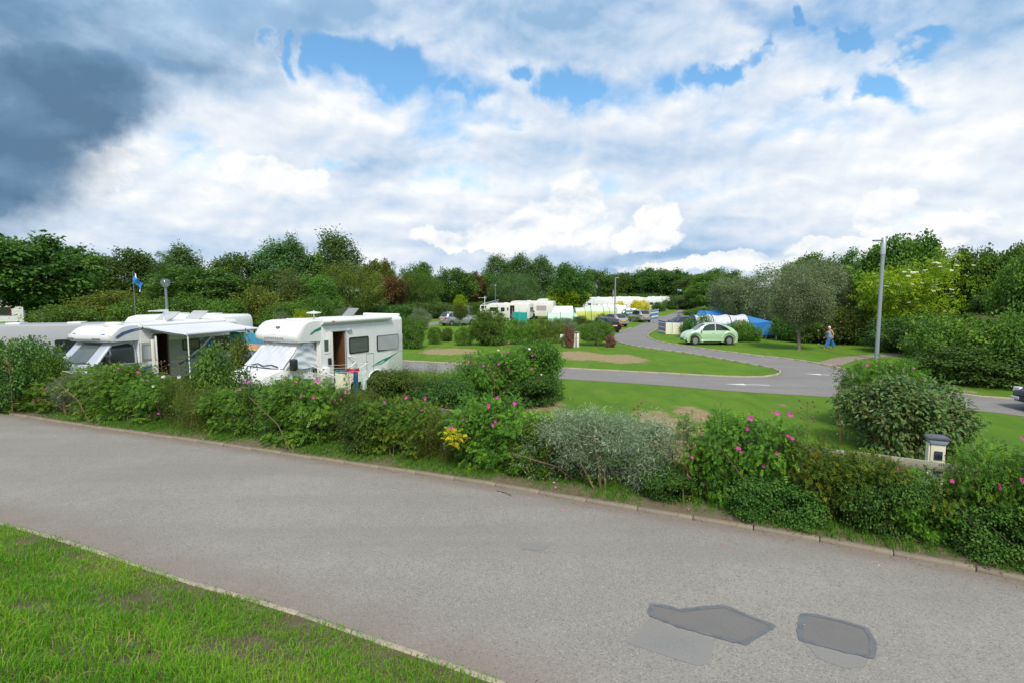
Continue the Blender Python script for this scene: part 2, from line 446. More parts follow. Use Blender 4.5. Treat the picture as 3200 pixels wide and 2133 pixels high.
def foliage_mesh(name, rng, lobes, n, per, cr, ll, lw, m=None, kind='simple', up=0.8, hang=0.15, rnd=0.7, outw=0.7, inner=0.2, flat=0.75, zmin=0.05, droop=0.15, shell=0.13, pairs=3, span=0.11, full=False):
    P, O, ids, nc = lobe_points(rng, lobes, n, per, cr, inner, flat, zmin, shell)
    D, N = leaf_dirs(P, O, rng, up, hang, rnd, outw); tint = clump_tint(rng, ids, nc)
    if kind == 'compound':
        P, D, N, L, Wd, mm = compound(P, D, N, rng, pairs, ll, lw, span); tint = np.tile(tint, mm)
    else:
        s = rng.uniform(0.65, 1.3, len(P)); L = ll * s; Wd = lw * s
    V, F, T = leaf_geo(P, D, N, L, Wd, tint, rng, droop=droop, full=full)
    return np_mesh(name, V, F, T, m)
def blades(rng, P, h, w, lean=0.45, up=None, tint=None, m=None, name='grass'):
    """grass blades: a bent strip of three triangles each"""
    n = len(P); h = h if hasattr(h, '__len__') else np.full(n, h); h = h * rng.uniform(0.55, 1.3, n)
    a = rng.uniform(0, 2 * np.pi, n); b = rng.uniform(0, 2 * np.pi, n)
    ln = np.abs(rng.normal(0, lean, n))[:, None]
    Lx = np.stack([np.cos(a), np.sin(a), np.zeros(n)], 1) * ln
    Sx = np.stack([np.cos(b), np.sin(b), np.zeros(n)], 1) * (w * rng.uniform(0.7, 1.3, n))[:, None]
    hv = h[:, None]; Z = np.array([0, 0, 1.0])
    m1 = P + (Z * 0.55 + Lx * 0.35) * hv; tp = P + (Z * np.maximum(0.25, 1 - 0.4 * ln) + Lx * 1.1) * hv
    V = np.stack([P - Sx, P + Sx, m1 - Sx * 0.75, m1 + Sx * 0.75, tp], 1).reshape(-1, 3)
    bb = np.arange(n)[:, None] * 5
    F = np.concatenate([bb + np.array([[0, 1, 3]]), bb + np.array([[0, 3, 2]]), bb + np.array([[2, 3, 4]])], 1).reshape(-1, 3)
    T = tint if tint is not None else rng.random(n)
    return np_mesh(name, V, F, np.repeat(T, 3), m)
def obj_from(me, name, parent=None, kind=None, loc=None, m=None):
    o = bpy.data.objects.new(name, me); link(o, parent)
    if kind: o['kind'] = kind
    if loc is not None: o.location = loc
    if m is not None:
        o.material_slots[0].link = 'OBJECT'; o.material_slots[0].material = m
    return o

def extent(me, lo=1.5, hi=98.5):
    n = len(me.vertices); a = np.empty(n * 3, np.float32); me.vertices.foreach_get('co', a); a = a.reshape(-1, 3)
    return np.percentile(a[:, 0], hi) - np.percentile(a[:, 0], lo), np.percentile(a[:, 1], hi) - np.percentile(a[:, 1], lo), np.percentile(a[:, 2], hi)

# ================================================================== setting: ground, roads, kerbs
RNG = np.random.default_rng(11)
def pl(pts, z=0.0): return [at(x, y, z) for x, y in pts]
FAR_KERB = [(-700, 1240), (-320, 1262), (0, 1293), (166, 1319), (373, 1349), (600, 1380), (1002, 1439), (1343, 1489), (1619, 1533), (1780, 1562), (2300, 1648), (2540, 1690), (2785, 1737), (3055, 1787), (3200, 1820), (3600, 1905), (4100, 2010)]
NEAR_KERB = [(-900, 1420), (-450, 1520), (0, 1631), (191, 1682), (425, 1759), (637, 1828), (850, 1884), (1000, 1934), (1300, 2036), (1565, 2126), (2000, 2290), (2600, 2540)]
fk = resample(catmull(pl(FAR_KERB), 8), 0.25)
nk = resample(catmull(pl(NEAR_KERB), 8), 0.25)
FK = np.array([(p.x, p.y) for p in fk]); NK = np.array([(p.x, p.y) for p in nk])
def dist_line(Q, Lp):
    """distance of points Q (n,2) to a polyline"""
    best = np.full(len(Q), 1e9)
    for a, b in zip(Lp[:-1:2], list(Lp[2::2]) + [Lp[-1]]):
        d = b - a; l2 = max(1e-9, d @ d); t = np.clip(((Q - a) @ d) / l2, 0, 1)
        best = np.minimum(best, np.linalg.norm(Q - (a + t[:, None] * d), axis=1))
    return best

def pos_tex(t): return t.new('ShaderNodeNewGeometry').outputs['Position']
def make_asphalt(name, base, speck, dirtc, sc=1.0):
    m = bpy.data.materials.new(name); m.use_nodes = True; t = NT(m.node_tree); t.n.clear()
    o = t.new('ShaderNodeOutputMaterial'); b = t.new('ShaderNodeBsdfPrincipled'); t.l.new(b.outputs[0], o.inputs[0])
    p = pos_tex(t)
    big = t.noise(p, 0.35, 4, 0.6); mid = t.noise(p, 2.2, 5, 0.6); fine = t.noise(p, 45 * sc, 3, 0.7)
    v1 = t.voro(p, 70 * sc, 'F1', 1); 
    sv = t.new('ShaderNodeSeparateColor'); t.l.new(v1, sv.inputs[0])
    c = t.mix(t.smooth(big, 0.3, 0.7), tuple(x * 0.90 for x in base) + (1,), tuple(x * 1.08 for x in base) + (1,))
    c = t.mix(t.smooth(mid, 0.35, 0.75, 0, 0.35), c, (base[0] * 0.82, base[1] * 0.79, base[2] * 0.76, 1))
    c = t.mix(t.smooth(sv.outputs[0], 0.72, 0.95, 0, 0.75), c, tuple(x * speck[0] for x in base) + (1,))
    c = t.mix(t.smooth(sv.outputs[1], 0.75, 0.97, 0, 0.6), c, tuple(x * speck[1] for x in base) + (1,))
    c = t.mix(t.smooth(fine, 0.4, 0.7, 0, 0.4), c, tuple(x * 0.7 for x in base) + (1,))
    mpw = t.new('ShaderNodeMapping'); t.l.new(p, mpw.inputs[0]); mpw.inputs['Rotation'].default_value = (0, 0, R(22)); mpw.inputs['Scale'].default_value = (0.16, 1.0, 1)
    band = t.noise(mpw.outputs[0], 0.85, 4, 0.55, 0.4)
    c = t.mix(t.smooth(band, 0.42, 0.66, 0, 0.45), c, (base[0] * 0.74, base[1] * 0.73, base[2] * 0.72, 1))
    st = t.noise(p, 0.8, 7, 0.7, 0.8)
    c = t.mix(t.smooth(st, 0.60, 0.76, 0, 0.5), c, (base[0] * 0.78, base[1] * 0.70, base[2] * 0.60, 1))
    a = t.new('ShaderNodeAttribute', attribute_name='edge')
    e = t.math('ADD', a.outputs['Fac'], t.math('MULTIPLY', t.math('SUBTRACT', t.noise(p, 1.3, 6, 0.65), 0.5), 0.7))
    c = t.mix(t.smooth(e, 0.25, 0.95, 0, 0.58), c, dirtc + (1,))
    t.l.new(c, b.inputs['Base Color']); b.inputs['Roughness'].default_value = 0.9; b.inputs['Specular IOR Level'].default_value = 0.25
    bn = t.new('ShaderNodeBump'); bn.inputs['Strength'].default_value = 0.5; bn.inputs['Distance'].default_value = 0.006
    t.l.new(t.math('ADD', sv.outputs[2], fine), bn.inputs['Height']); t.l.new(bn.outputs[0], b.inputs['Normal'])
    MATS[name] = m; return m
M_ROAD = make_asphalt('pale_asphalt', (0.262, 0.248, 0.228), (0.50, 1.45), (0.185, 0.148, 0.118))
M_CAMPROAD = make_asphalt('camp_asphalt', (0.225, 0.215, 0.212), (0.6, 1.3), (0.20, 0.17, 0.14))
M_PATH = make_asphalt('path_asphalt', (0.26, 0.215, 0.175), (0.7, 1.2), (0.22, 0.18, 0.13))

def sheet(name, V, F, m, attr=None, kind='structure'):
    me = bpy.data.meshes.new(name); me.from_pydata([tuple(v) for v in V], [], F); me.update()
    if attr is not None:
        for nm, vals in attr.items():
            a = me.attributes.new(nm, 'FLOAT', 'POINT'); a.data.foreach_set('value', np.asarray(vals, np.float32))
    me.materials.append(m); o = bpy.data.objects.new(name, me); link(o); o['kind'] = kind
    return o

# --- main service road between the two kerbs
def road_strip():
    n = 90; m = 22
    A = resample(fk, (sum((b - a).length for a, b in zip(fk, fk[1:]))) / n)[:n + 1]
    B = resample(nk, (sum((b - a).length for a, b in zip(nk, nk[1:]))) / n)[:n + 1]
    k = min(len(A), len(B)); V = []; F = []
    for i in range(k):
        for j in range(m + 1):
            p = A[i].lerp(B[i], j / m); V.append((p.x, p.y, 0.008))
    for i in range(k - 1):
        for j in range(m):
            F.append((i * (m + 1) + j, (i + 1) * (m + 1) + j, (i + 1) * (m + 1) + j + 1, i * (m + 1) + j + 1))
    Q = np.array(V)[:, :2]
    e = np.clip(1 - dist_line(Q, FK) / 0.55, 0, 1) + np.clip(1 - dist_line(Q, NK) / 1.5, 0, 1) * 0.8
    return sheet('road', V, F, M_ROAD, {'edge': e})
road = road_strip()

def poly_sheet(name, pts, m, z, edge_w=0.5, step=0.45, kind='structure', attr=True, parent=None):
    """flat filled sheet with an inner grid so that edge wear can be stored per vertex"""
    P2 = [Vector((p[0], p[1])) for p in pts]
    cl = [P2[0]]
    for q in P2[1:]:
        if (q - cl[-1]).length > 1e-3: cl.append(q)
    if (cl[0] - cl[-1]).length < 1e-3: cl.pop()
    A = np.array([tuple(q) for q in cl]); n = len(cl); B = np.roll(A, -1, 0)
    gx, gy = np.meshgrid(np.arange(A[:, 0].min(), A[:, 0].max(), step), np.arange(A[:, 1].min(), A[:, 1].max(), step))
    G = np.stack([gx.ravel(), gy.ravel()], 1) + np.random.default_rng(1).normal(0, step * .08, (gx.size, 2))
    ins = np.zeros(len(G), bool); dm = np.full(len(G), 1e9)
    for p, q in zip(A, B):
        c = (p[1] > G[:, 1]) != (q[1] > G[:, 1])
        with np.errstate(divide='ignore', invalid='ignore'):
            ins ^= c & (G[:, 0] < (q[0] - p[0]) * (G[:, 1] - p[1]) / (q[1] - p[1]) + p[0])
        d = q - p; t = np.clip(((G - p) @ d) / max(1e-12, d @ d), 0, 1); dm = np.minimum(dm, np.linalg.norm(G - (p + t[:, None] * d), axis=1))
    G = G[ins & (dm > step * .25)]
    from mathutils.geometry import delaunay_2d_cdt
    vs, _, fs, _, _, _ = delaunay_2d_cdt(cl + [Vector(g) for g in G], [(i, (i + 1) % n) for i in range(n)], [], 1, 1e-5)
    me = bpy.data.meshes.new(name); me.from_pydata([(v.x, v.y, z) for v in vs], [], fs); me.update()
    if len(me.polygons) and me.polygons[0].normal.z < 0: me.flip_normals()
    Q = np.array([(v.co.x, v.co.y) for v in me.vertices]); Lp = np.array([(p[0], p[1]) for p in list(pts) + [pts[0]]])
    best = np.full(len(Q), 1e9)
    for a, b in zip(Lp[:-1], Lp[1:]):
        d = b - a; l2 = max(1e-9, d @ d); t = np.clip(((Q - a) @ d) / l2, 0, 1)
        best = np.minimum(best, np.linalg.norm(Q - (a + t[:, None] * d), axis=1))
    a_ = me.attributes.new('edge', 'FLOAT', 'POINT'); a_.data.foreach_set('value', np.clip(1 - best / edge_w, 0, 1).astype(np.float32))
    me.materials.append(m); o = bpy.data.objects.new(name, me); link(o, parent)
    if kind: o['kind'] = kind
    return o

# --- repairs in the road surface
M_PATCH = make_asphalt('patch_asphalt', (0.165, 0.16, 0.157), (0.85, 1.1), (0.16, 0.15, 0.145), 1.6)
M_PATCH2 = make_asphalt('smooth_old_patch', (0.225, 0.222, 0.218), (0.75, 1.2), (0.225, 0.215, 0.205), 1.6)
M_TAR = mat('bitumen_seal', (0.120, 0.128, 0.138), 0.65, var=0.5, scale=9, bump=0.4, bscale=60)
PA = [(2035, 1890), (2062, 1893), (2130, 1909), (2185, 1902), (2262, 1896), (2417, 1957), (2325, 2012), (2220, 1985), (2120, 1957), (2034, 1925)]
PB = [(2507, 1922), (2530, 1921), (2620, 1940), (2705, 1965), (2727, 2005), (2726, 2056), (2620, 2030), (2500, 2000), (2500, 1960)]
def ring(name, pts, w, z):
    c = sum((Vector(p) for p in pts), Vector()) / len(pts); V = []; n = len(pts); F = []
    rr = random.Random(4)
    dense = []
    for a, b in zip(pts, pts[1:] + pts[:1]):
        k = max(2, int((b - a).length / 0.05))
        dense += [a.lerp(b, i / k) for i in range(k)]
    n = len(dense)
    for i, p in enumerate(dense):
        d = (dense[(i + 1) % n] - dense[i - 1]).normalized(); nr = Vector((-d.y, d.x, 0))
        if nr.dot(p - c) < 0: nr = -nr
        wo = w * (0.5 + rr.uniform(-0.18, 0.18)); wi = w * (0.5 + rr.uniform(-0.08, 0.08))
        V += [(p + nr * wo).to_tuple()[:2] + (z,), (p - nr * wi).to_tuple()[:2] + (z,)]
    F = [(2 * i, 2 * ((i + 1) % n), 2 * ((i + 1) % n) + 1, 2 * i + 1) for i in range(n)]
    return V, F
for k, pts in enumerate((PA, PB)):
    P_ = pl(pts)
    o = poly_sheet('road_patch', P_, M_PATCH, 0.012, 0.05, 0.3)
    V, F = ring('seal', P_, 0.058, 0.016)
    me = bpy.data.meshes.new('bitumen_seal'); me.from_pydata(V, [], F); me.materials.append(M_TAR)
    link(bpy.data.objects.new('bitumen_seal', me), o)
poly_sheet('road_patch', pl([(2030, 1932), (2110, 1962), (2235, 2000), (2215, 2075), (2180, 2082), (2080, 2050), (1960, 2010)]), M_PATCH2, 0.0115, 0.15, 0.3)
poly_sheet('road_patch', pl([(2515, 2008), (2620, 2038), (2710, 2060), (2700, 2085), (2640, 2090), (2560, 2060)]), M_PATCH2, 0.0115, 0.15, 0.3)
poly_sheet('road_patch', pl([(1628, 1697), (1690, 1695), (1716, 1707), (1690, 1722), (1632, 1716)]), M_PATCH2, 0.012, 0.1, 0.3)

# --- kerb stones: each one an object that shares the mesh of its kerb
M_KERB = mat('kerb_concrete', (0.225, 0.185, 0.14), 0.9, var=0.35, scale=3, bump=0.5, bscale=35, dirt=(0.13, 0.105, 0.08, 0.7))
M_KERB2 = mat('pale_kerb_concrete', (0.34, 0.295, 0.235), 0.9, var=0.3, scale=3, bump=0.4, bscale=35, dirt=(0.2, 0.16, 0.12, 0.5))
def kerb(name, line, m, L=0.9, w=0.13, h=0.10, side=1, sink=0.06):
    pts = resample(line, L); root = bpy.data.objects.new(name, None); link(root); root['kind'] = 'structure'
    prof = [(0, -sink), (0.012, h * 0.75), (0.035, h), (w, h), (w, -sink)]
    mb = MB(); mb.prism([(p[0] * side, p[1]) for p in prof], -0.5, 0.5, 'x'); me = mb.mesh('kerb_stone', m, bevel=0.008, segs=1, angle=50)
    rr = random.Random(len(pts))
    for a, b in zip(pts, pts[1:]):
        d = b - a; o = bpy.data.objects.new('kerb_stone', me); link(o, root)
        o.location = ((a.x + b.x) / 2, (a.y + b.y) / 2, rr.uniform(-0.006, 0.006)); o.scale = (d.length - 0.012, 1, 1)
        o.rotation_euler = (rr.uniform(-.03, .03), 0, math.atan2(d.y, d.x) + rr.uniform(-.008, .008))
    return root
kerb('kerb', [p for p in fk if -16 < p.x < 11], M_KERB, 0.92, 0.12, 0.062, 1)
kerb('kerb', [p for p in nk if -11 < p.x < 4], M_KERB2, 0.92, 0.10, 0.035, -1)

# --- camp roads, footpath
C_FAR = [(3700, 1318), (3200, 1252), (3020, 1237), (2820, 1198), (2700, 1172), (2646, 1160), (2615, 1149), (2548, 1135), (2471, 1123), (2331, 1107), (2190, 1089), (2110, 1077), (2053, 1067), (2030, 1058), (2022, 1049), (2029, 1041), (2044, 1033), (2064, 1022), (2090, 1008), (2118, 992), (2150, 970), (2181, 950), (2210, 936)]
C_LEFT = [(2194, 936), (2160, 952), (2092, 982), (2062, 988), (2036, 998), (2019, 1006), (1976, 1024), (1934, 1038), (1913, 1045), (1914, 1052), (1929, 1067), (1968, 1078), (2036, 1089), (2121, 1099), (2208, 1113), (2313, 1131), (2401, 1147), (2436, 1156), (2445, 1163), (2432, 1172), (2383, 1179), (2295, 1179), (2208, 1175), (2050, 1166), (1745, 1151), (1500, 1140), (1250, 1128)]
C_LOW = [(1250, 1158), (1500, 1169), (1737, 1182), (2050, 1202), (2295, 1222), (2629, 1243), (3041, 1282), (3173, 1297), (3700, 1370)]
c_far = catmull(pl(C_FAR), 5); c_left = catmull(pl(C_LEFT), 5); c_low = catmull(pl(C_LOW), 5)
poly_sheet('camp_road', c_far + c_left + c_low, M_CAMPROAD, 0.008, 0.45, 0.8)
poly_sheet('side_road', catmull(pl([(1000, 1042), (1320, 1021), (1400, 1006), (1490, 992), (1600, 978), (1600, 974), (1490, 985), (1400, 997), (1320, 1011), (1000, 1027)]), 3), M_CAMPROAD, 0.008, 0.4, 1.2)
poly_sheet('footpath', catmull(pl([(2544, 1135), (2575, 1126), (2611, 1117), (2665, 1112), (2737, 1107), (2850, 1102), (2850, 1108), (2745, 1117), (2700, 1121), (2664, 1129), (2635, 1139), (2619, 1150)]), 3), M_PATH, 0.012, 0.3, 0.6)
kerb('camp_kerb', [p for p in c_far if p.y < 60 and p.x < 32], M_KERB2, 0.95, 0.11, 0.07, -1)
kerb('camp_kerb', [p for p in c_left[10:] if p.y < 60], M_KERB2, 0.95, 0.11, 0.07, -1)
# --- worn white direction arrows on the camp road
M_PAINT = mat('worn_road_paint', (0.62, 0.60, 0.56), 0.8, var=0.35, scale=6)
def arrow(px, py, ang, L):
    c = at(px, py); ca, sa = math.cos(ang), math.sin(ang)
    pts = [(-L * .5, .05), (L * .05, .05), (L * .05, .20), (L * .5, 0), (L * .05, -.20), (L * .05, -.05), (-L * .5, -.05)]
    V = [(c.x + x * ca - y * sa, c.y + x * sa + y * ca, 0.013) for x, y in pts]
    me = bpy.data.meshes.new('road_arrow'); me.from_pydata(V, [], [(0, 1, 5, 6), (1, 2, 3), (1, 3, 5), (3, 4, 5)]); me.materials.append(M_PAINT)
    o = bpy.data.objects.new('road_arrow', me); link(o); o['kind'] = 'structure'
arrow(2335, 1201, math.pi - 0.15, 1.8); arrow(2570, 1170, R(158), 1.5)

# --- lawn: one sheet to the horizon; bare soil marked where pitches are worn
def make_lawn():
    m = bpy.data.materials.new('mown_grass'); m.use_nodes = True; t = NT(m.node_tree); t.n.clear()
    o = t.new('ShaderNodeOutputMaterial'); b = t.new('ShaderNodeBsdfPrincipled'); t.l.new(b.outputs[0], o.inputs[0])
    p = pos_tex(t)
    mp = t.new('ShaderNodeMapping'); t.l.new(p, mp.inputs[0]); mp.inputs['Rotation'].default_value = (0, 0, R(30)); mp.inputs['Scale'].default_value = (1, 0.35, 1)
    n1 = t.noise(p, 0.22, 4, 0.6); n2 = t.noise(mp.outputs[0], 1.3, 5, 0.65); n3 = t.noise(p, 9, 4, 0.7); n4 = t.noise(p, 60, 3, 0.7)
    c = t.mix(t.smooth(n1, 0.3, 0.7), (0.108, 0.215, 0.017, 1), (0.145, 0.26, 0.02, 1))
    c = t.mix(t.smooth(n2, 0.36, 0.72, 0, 0.6), c, (0.060, 0.145, 0.018, 1))
    c = t.mix(t.smooth(n3, 0.5, 0.8, 0, 0.45), c, (0.15, 0.22, 0.035, 1))
    c = t.mix(t.smooth(n4, 0.35, 0.65, 0, 0.5), c, (0.05, 0.12, 0.012, 1))
    a = t.new('ShaderNodeAttribute', attribute_name='bare')
    e = t.math('ADD', a.outputs['Fac'], t.math('MULTIPLY', t.math('SUBTRACT', t.noise(p, 1.2, 8, 0.72), 0.5), 1.5))
    dry = t.smooth(t.noise(p, 0.7, 7, 0.65), 0.54, 0.72, 0, 0.6)
    c = t.mix(dry, c, (0.17, 0.18, 0.055, 1))
    soil = t.mix(t.smooth(t.noise(p, 5, 5, 0.7), 0.35, 0.7), (0.25, 0.185, 0.105, 1), (0.36, 0.295, 0.155, 1))
    c = t.mix(t.smooth(e, 0.36, 0.62), c, soil)
    t.l.new(c, b.inputs['Base Color']); b.inputs['Roughness'].default_value = 0.95; b.inputs['Specular IOR Level'].default_value = 0.15
    bn = t.new('ShaderNodeBump'); bn.inputs['Strength'].default_value = 0.9; bn.inputs['Distance'].default_value = 0.03
    t.l.new(t.math('ADD', n4, n3), bn.inputs['Height']); t.l.new(bn.outputs[0], b.inputs['Normal'])
    MATS['lawn'] = m; return m
M_LAWN = make_lawn()
BARE = [((1745, 1880), (1097, 1124), 1.0), ((1850, 2016), (1106, 1134), 0.9), ((1318, 1490), (1088, 1107), 0.95), ((2030, 2260), (1290, 1470), 1.0), ((2110, 2230), (1268, 1320), 0.8), ((2020, 2120), (1300, 1330), 0.75),
        ((1620, 1760), (1230, 1290), 0.8), ((1640, 1720), (1262, 1275), 0.45), ((2150, 2180), (1215, 1225), 0.4), ((2230, 2290), (1225, 1236), 0.45), ((2420, 2480), (1255, 1275), 0.45), ((1780, 1830), (1305, 1316), 0.5), ((2090, 2140), (1192, 1198), 0.0), ((3030, 3080), (1390, 1405), 0.6), ((2990, 3050), (1215, 1226), 0.7), ((1890, 1960), (1250, 1262), 0.35)]
def bare_mask(Q):
    v = np.zeros(len(Q))
    for (x0, x1), (y0, y1), a in BARE:
        A = [at(x0, (y0 + y1) / 2), at(x1, (y0 + y1) / 2), at((x0 + x1) / 2, y0), at((x0 + x1) / 2, y1)]
        c = (A[0] + A[1]) / 2; rx = (A[1] - A[0]).length / 2; ry = (A[2] - A[3]).length / 2
        d = np.sqrt(((Q[:, 0] - c.x) / rx) ** 2 + ((Q[:, 1] - (A[2].y + A[3].y) / 2) / ry) ** 2)
        v = np.maximum(v, a * np.clip(1.5 - d, 0, .9) ** 0.9)
    return v
def lawn_sheet():
    xs = list(np.arange(-30, 30.01, 0.3)); ys = list(np.arange(-4, 46.01, 0.3))
    xs = [-3000, -300, -100, -50] + xs + [50, 100, 300, 3000]; ys = [-3000, -200, -40] + ys + [60, 100, 200, 500, 4000]
    X, Y = np.meshgrid(xs, ys); V = np.stack([X.ravel(), Y.ravel(), np.zeros(X.size)], 1); nx = len(xs)
    F = [(j * nx + i, j * nx + i + 1, (j + 1) * nx + i + 1, (j + 1) * nx + i) for j in range(len(ys) - 1) for i in range(nx - 1)]
    return sheet('lawn', V, F, M_LAWN, {'bare': bare_mask(V[:, :2])})
lawn = lawn_sheet()

# --- verge between the far kerb and the hedge, raised to the top of the kerb
M_SOIL = mat('verge_soil', (0.135, 0.105, 0.07), 0.95, var=0.45, scale=5, bump=0.8, bscale=25, dirt=(0.075, 0.10, 0.03, 0.75))
def off_line(line, d):
    out = []
    for i, p in enumerate(line):
        t = (line[min(i + 1, len(line) - 1)] - line[max(i - 1, 0)]).normalized(); out.append(p + Vector((-t.y, t.x, 0)) * d)
    return out
def verge():
    rows = [(0.115, 0.05), (0.5, 0.065), (1.2, 0.06), (2.0, 0.04), (2.4, -0.02)]
    V = []; n = len(fk)
    for d, z in rows: V += [(p.x, p.y, z) for p in off_line(fk, d)]
    F = [(j * n + i, j * n + i + 1, (j + 1) * n + i + 1, (j + 1) * n + i) for j in range(len(rows) - 1) for i in range(n - 1)]
    o = sheet('verge', V, F, M_SOIL); return o
verge()

# --- grass bank the camera stands on
BANK_SLOPE = 0.36
nkl = [p for p in nk]
def bank_z(s): return 0.03 + 0.0 * s + BANK_SLOPE * np.maximum(0, s - 0.09) * np.minimum(1, 0.35 + s * 0.4)
M_BANK = mat('bank_soil', (0.105, 0.082, 0.042), 0.95, var=0.5, scale=4, bump=0.8, bscale=30, dirt=(0.155, 0.11, 0.075, 0.8))
def bank():
    S_ = [0.09, 0.3, 0.6, 1.0, 1.5, 2.2, 3.0, 4.0, 5.2]; V = []; n = len(nkl)
    for s in S_: V += [(p.x, p.y, float(bank_z(np.array(s)))) for p in off_line(nkl, -s)]
    F = [(j * n + i + 1, j * n + i, (j + 1) * n + i, (j + 1) * n + i + 1) for j in range(len(S_) - 1) for i in range(n - 1)]
    return sheet('grass_bank', V, F, M_BANK)
bank()
G_BANK = leaf_mat('bank_grass', [(0.06, 0.14, 0.015), (0.11, 0.255, 0.017), (0.16, 0.345, 0.02), (0.25, 0.40, 0.04), (0.34, 0.26, 0.12)], 0.4, 0.03)
def bank_grass():
    rng = np.random.default_rng(5); n = 270000
    i = rng.integers(0, len(nkl) - 1, n); keep = np.array([(-9.5 < p.x < 1.2) for p in nkl])[i]; i = i[keep]; n = len(i)
    s = rng.uniform(0.0, 3.9, n)
    offs = [np.array([(p.x, p.y) for p in off_line(nkl, -d)]) for d in (0.0, 1.0)]
    b0, b1 = offs; q = b0[i] + (b1[i] - b0[i]) * s[:, None]; j = np.minimum(i + 1, len(nkl) - 1)
    q += (b0[j] - b0[i]) * rng.random(n)[:, None]
    # patchy growth: worn soil shows in places
    def vn(q, f, seed):
        r = np.random.default_rng(seed); a = 0
        for k in range(6):
            th = r.uniform(0, 6.28); ph = r.uniform(0, 6.28); ff = f * r.uniform(0.6, 1.7); a = a + np.sin(q[:, 0] * np.cos(th) * ff + q[:, 1] * np.sin(th) * ff + ph)
        return a / 6
    den = vn(q, 3.5, 1) * 0.6 + vn(q, 9, 2) * 0.5
    ok = rng.random(n) < np.clip(0.92 + den * 1.7 - np.clip(s - 1.2, 0, 2) * 0.14, 0.04, 1) * np.clip(s * 9, 0.05, 1); q = q[ok]; s = s[ok]; den = den[ok]
    P = np.column_stack([q, bank_z(s) - 0.005])
    h = 0.05 + 0.025 * np.clip(s, 0, 2) + 0.06 * np.clip(den + 0.15, 0, 1) * np.clip(s * 1.5, 0, 1)
    tint = np.clip(0.45 + vn(q, 2.0, 7) * 0.35 + rng.normal(0, 0.16, len(P)), 0, 0.85); dead = rng.random(len(P)) < 0.06; tint[dead] = 1.0
    return blades(rng, P, h, 0.0042, 0.7, tint=tint, m=G_BANK, name='bank_grass')
obj_from(bank_grass(), 'bank_grass', None, 'stuff')
G_VERGE = leaf_mat('verge_grass', [(0.045, 0.10, 0.016), (0.085, 0.19, 0.02), (0.12, 0.26, 0.026), (0.17, 0.28, 0.05), (0.26, 0.21, 0.09)], 0.35, 0.05)
def verge_grass():
    rng = np.random.default_rng(8); n = 170000
    i = rng.integers(0, len(fk) - 1, n); keep = np.array([(-17 < p.x < 11) for p in fk])[i]; i = i[keep]; n = len(i)
    b0 = np.array([(p.x, p.y) for p in fk]); b1 = np.array([(p.x, p.y) for p in off_line(fk, 1.0)])
    s = np.abs(rng.normal(0, 0.42, n)) * -1 + 0.95; s = np.where(s < 0.13, 0.15 + rng.random(n) * 0.3, s)
    al = np.cumsum(np.r_[0, np.linalg.norm(np.diff(b0, axis=0), axis=1)])[i]
    gr = np.sin(al * 1.9) + np.sin(al * 4.3 + 1) * 0.8 + np.sin(al * 0.7 + 2)
    ok = rng.random(n) < np.clip(0.70 + gr * 0.30 + (s - 0.5) * 0.7, 0.06, 1); i = i[ok]; s = s[ok]; gr = gr[ok]; n = len(i)
    q = b0[i] + (b1[i] - b0[i]) * s[:, None] + rng.normal(0, 0.1, (n, 2)) * 0.6
    P = np.column_stack([q, np.full(n, 0.055)])
    h = 0.045 + 0.055 * np.clip(gr * 0.5 + 0.5, 0, 1) + np.clip(s - 0.5, 0, 1) * 0.15
    return blades(rng, P, h, 0.0045, 0.5, tint=np.clip(rng.normal(0.45, 0.22, n), 0, 1), m=G_VERGE, name='verge_grass')
obj_from(verge_grass(), 'verge_grass', None, 'stuff')

# --- fallen petals, grit and leaf litter along the kerbs
def litter(name, n, line, spread, mu, size, m, z, seed, flat=True):
    rng = np.random.default_rng(seed); B = np.array([(p.x, p.y) for p in line]); B1 = np.array([(p.x, p.y) for p in off_line(line, 1.0)])
    i = rng.integers(0, len(B), n); s = rng.normal(mu, spread, n)
    j = np.minimum(i + 1, len(B) - 1); q = B[i] + (B1[i] - B[i]) * s[:, None] + (B[j] - B[i]) * rng.uniform(-1, 1, n)[:, None]; sz = size * rng.uniform(0.5, 1.5, n)
    P = np.column_stack([q, np.full(n, z) + np.where(np.abs(s - mu) < 9, 0, 0)])
    D = np.column_stack([rng.normal(size=(n, 2)), rng.normal(0, 0.15, n)]); N = np.column_stack([rng.normal(0, 0.3, (n, 2)), np.ones(n)])
    V, F, T = leaf_geo(P, D, N, sz, sz * 0.75, rng.random(n), rng, 0.15, 0.05)
    return obj_from(np_mesh(name, V, F, T, m), name, None, 'stuff')
M_PETAL = leaf_mat('petal', [(0.55, 0.05, 0.36), (0.72, 0.16, 0.52), (0.75, 0.45, 0.62)], 0.3, 0.05)
fkv = [p for p in fk if -15 < p.x < 9]; nkv = [p for p in nk if -9 < p.x < 2]
litter('fallen_petals', 70, fkv, 0.22, 0.42, 0.045, M_PETAL, 0.10, 3)
litter('fallen_petals', 26, fkv, 0.25, -0.30, 0.035, M_PETAL, 0.016, 6)
M_LITTER = leaf_mat('leaf_litter', [(0.10, 0.06, 0.035), (0.20, 0.12, 0.06), (0.30, 0.20, 0.10)], 0.1, 0.02)
litter('leaf_litter', 2200, fkv, 0.09, -0.04, 0.015, M_LITTER, 0.013, 9)
litter('leaf_litter', 900, nkv, 0.22, 0.10, 0.011, M_LITTER, 0.014, 10)
M_GRIT = leaf_mat('pale_grit', [(0.30, 0.25, 0.2), (0.5, 0.46, 0.4), (0.75, 0.73, 0.7)], 0.0, 0.02)
litter('road_grit', 160, fkv, 1.8, -2.2, 0.016, M_GRIT, 0.014, 12)
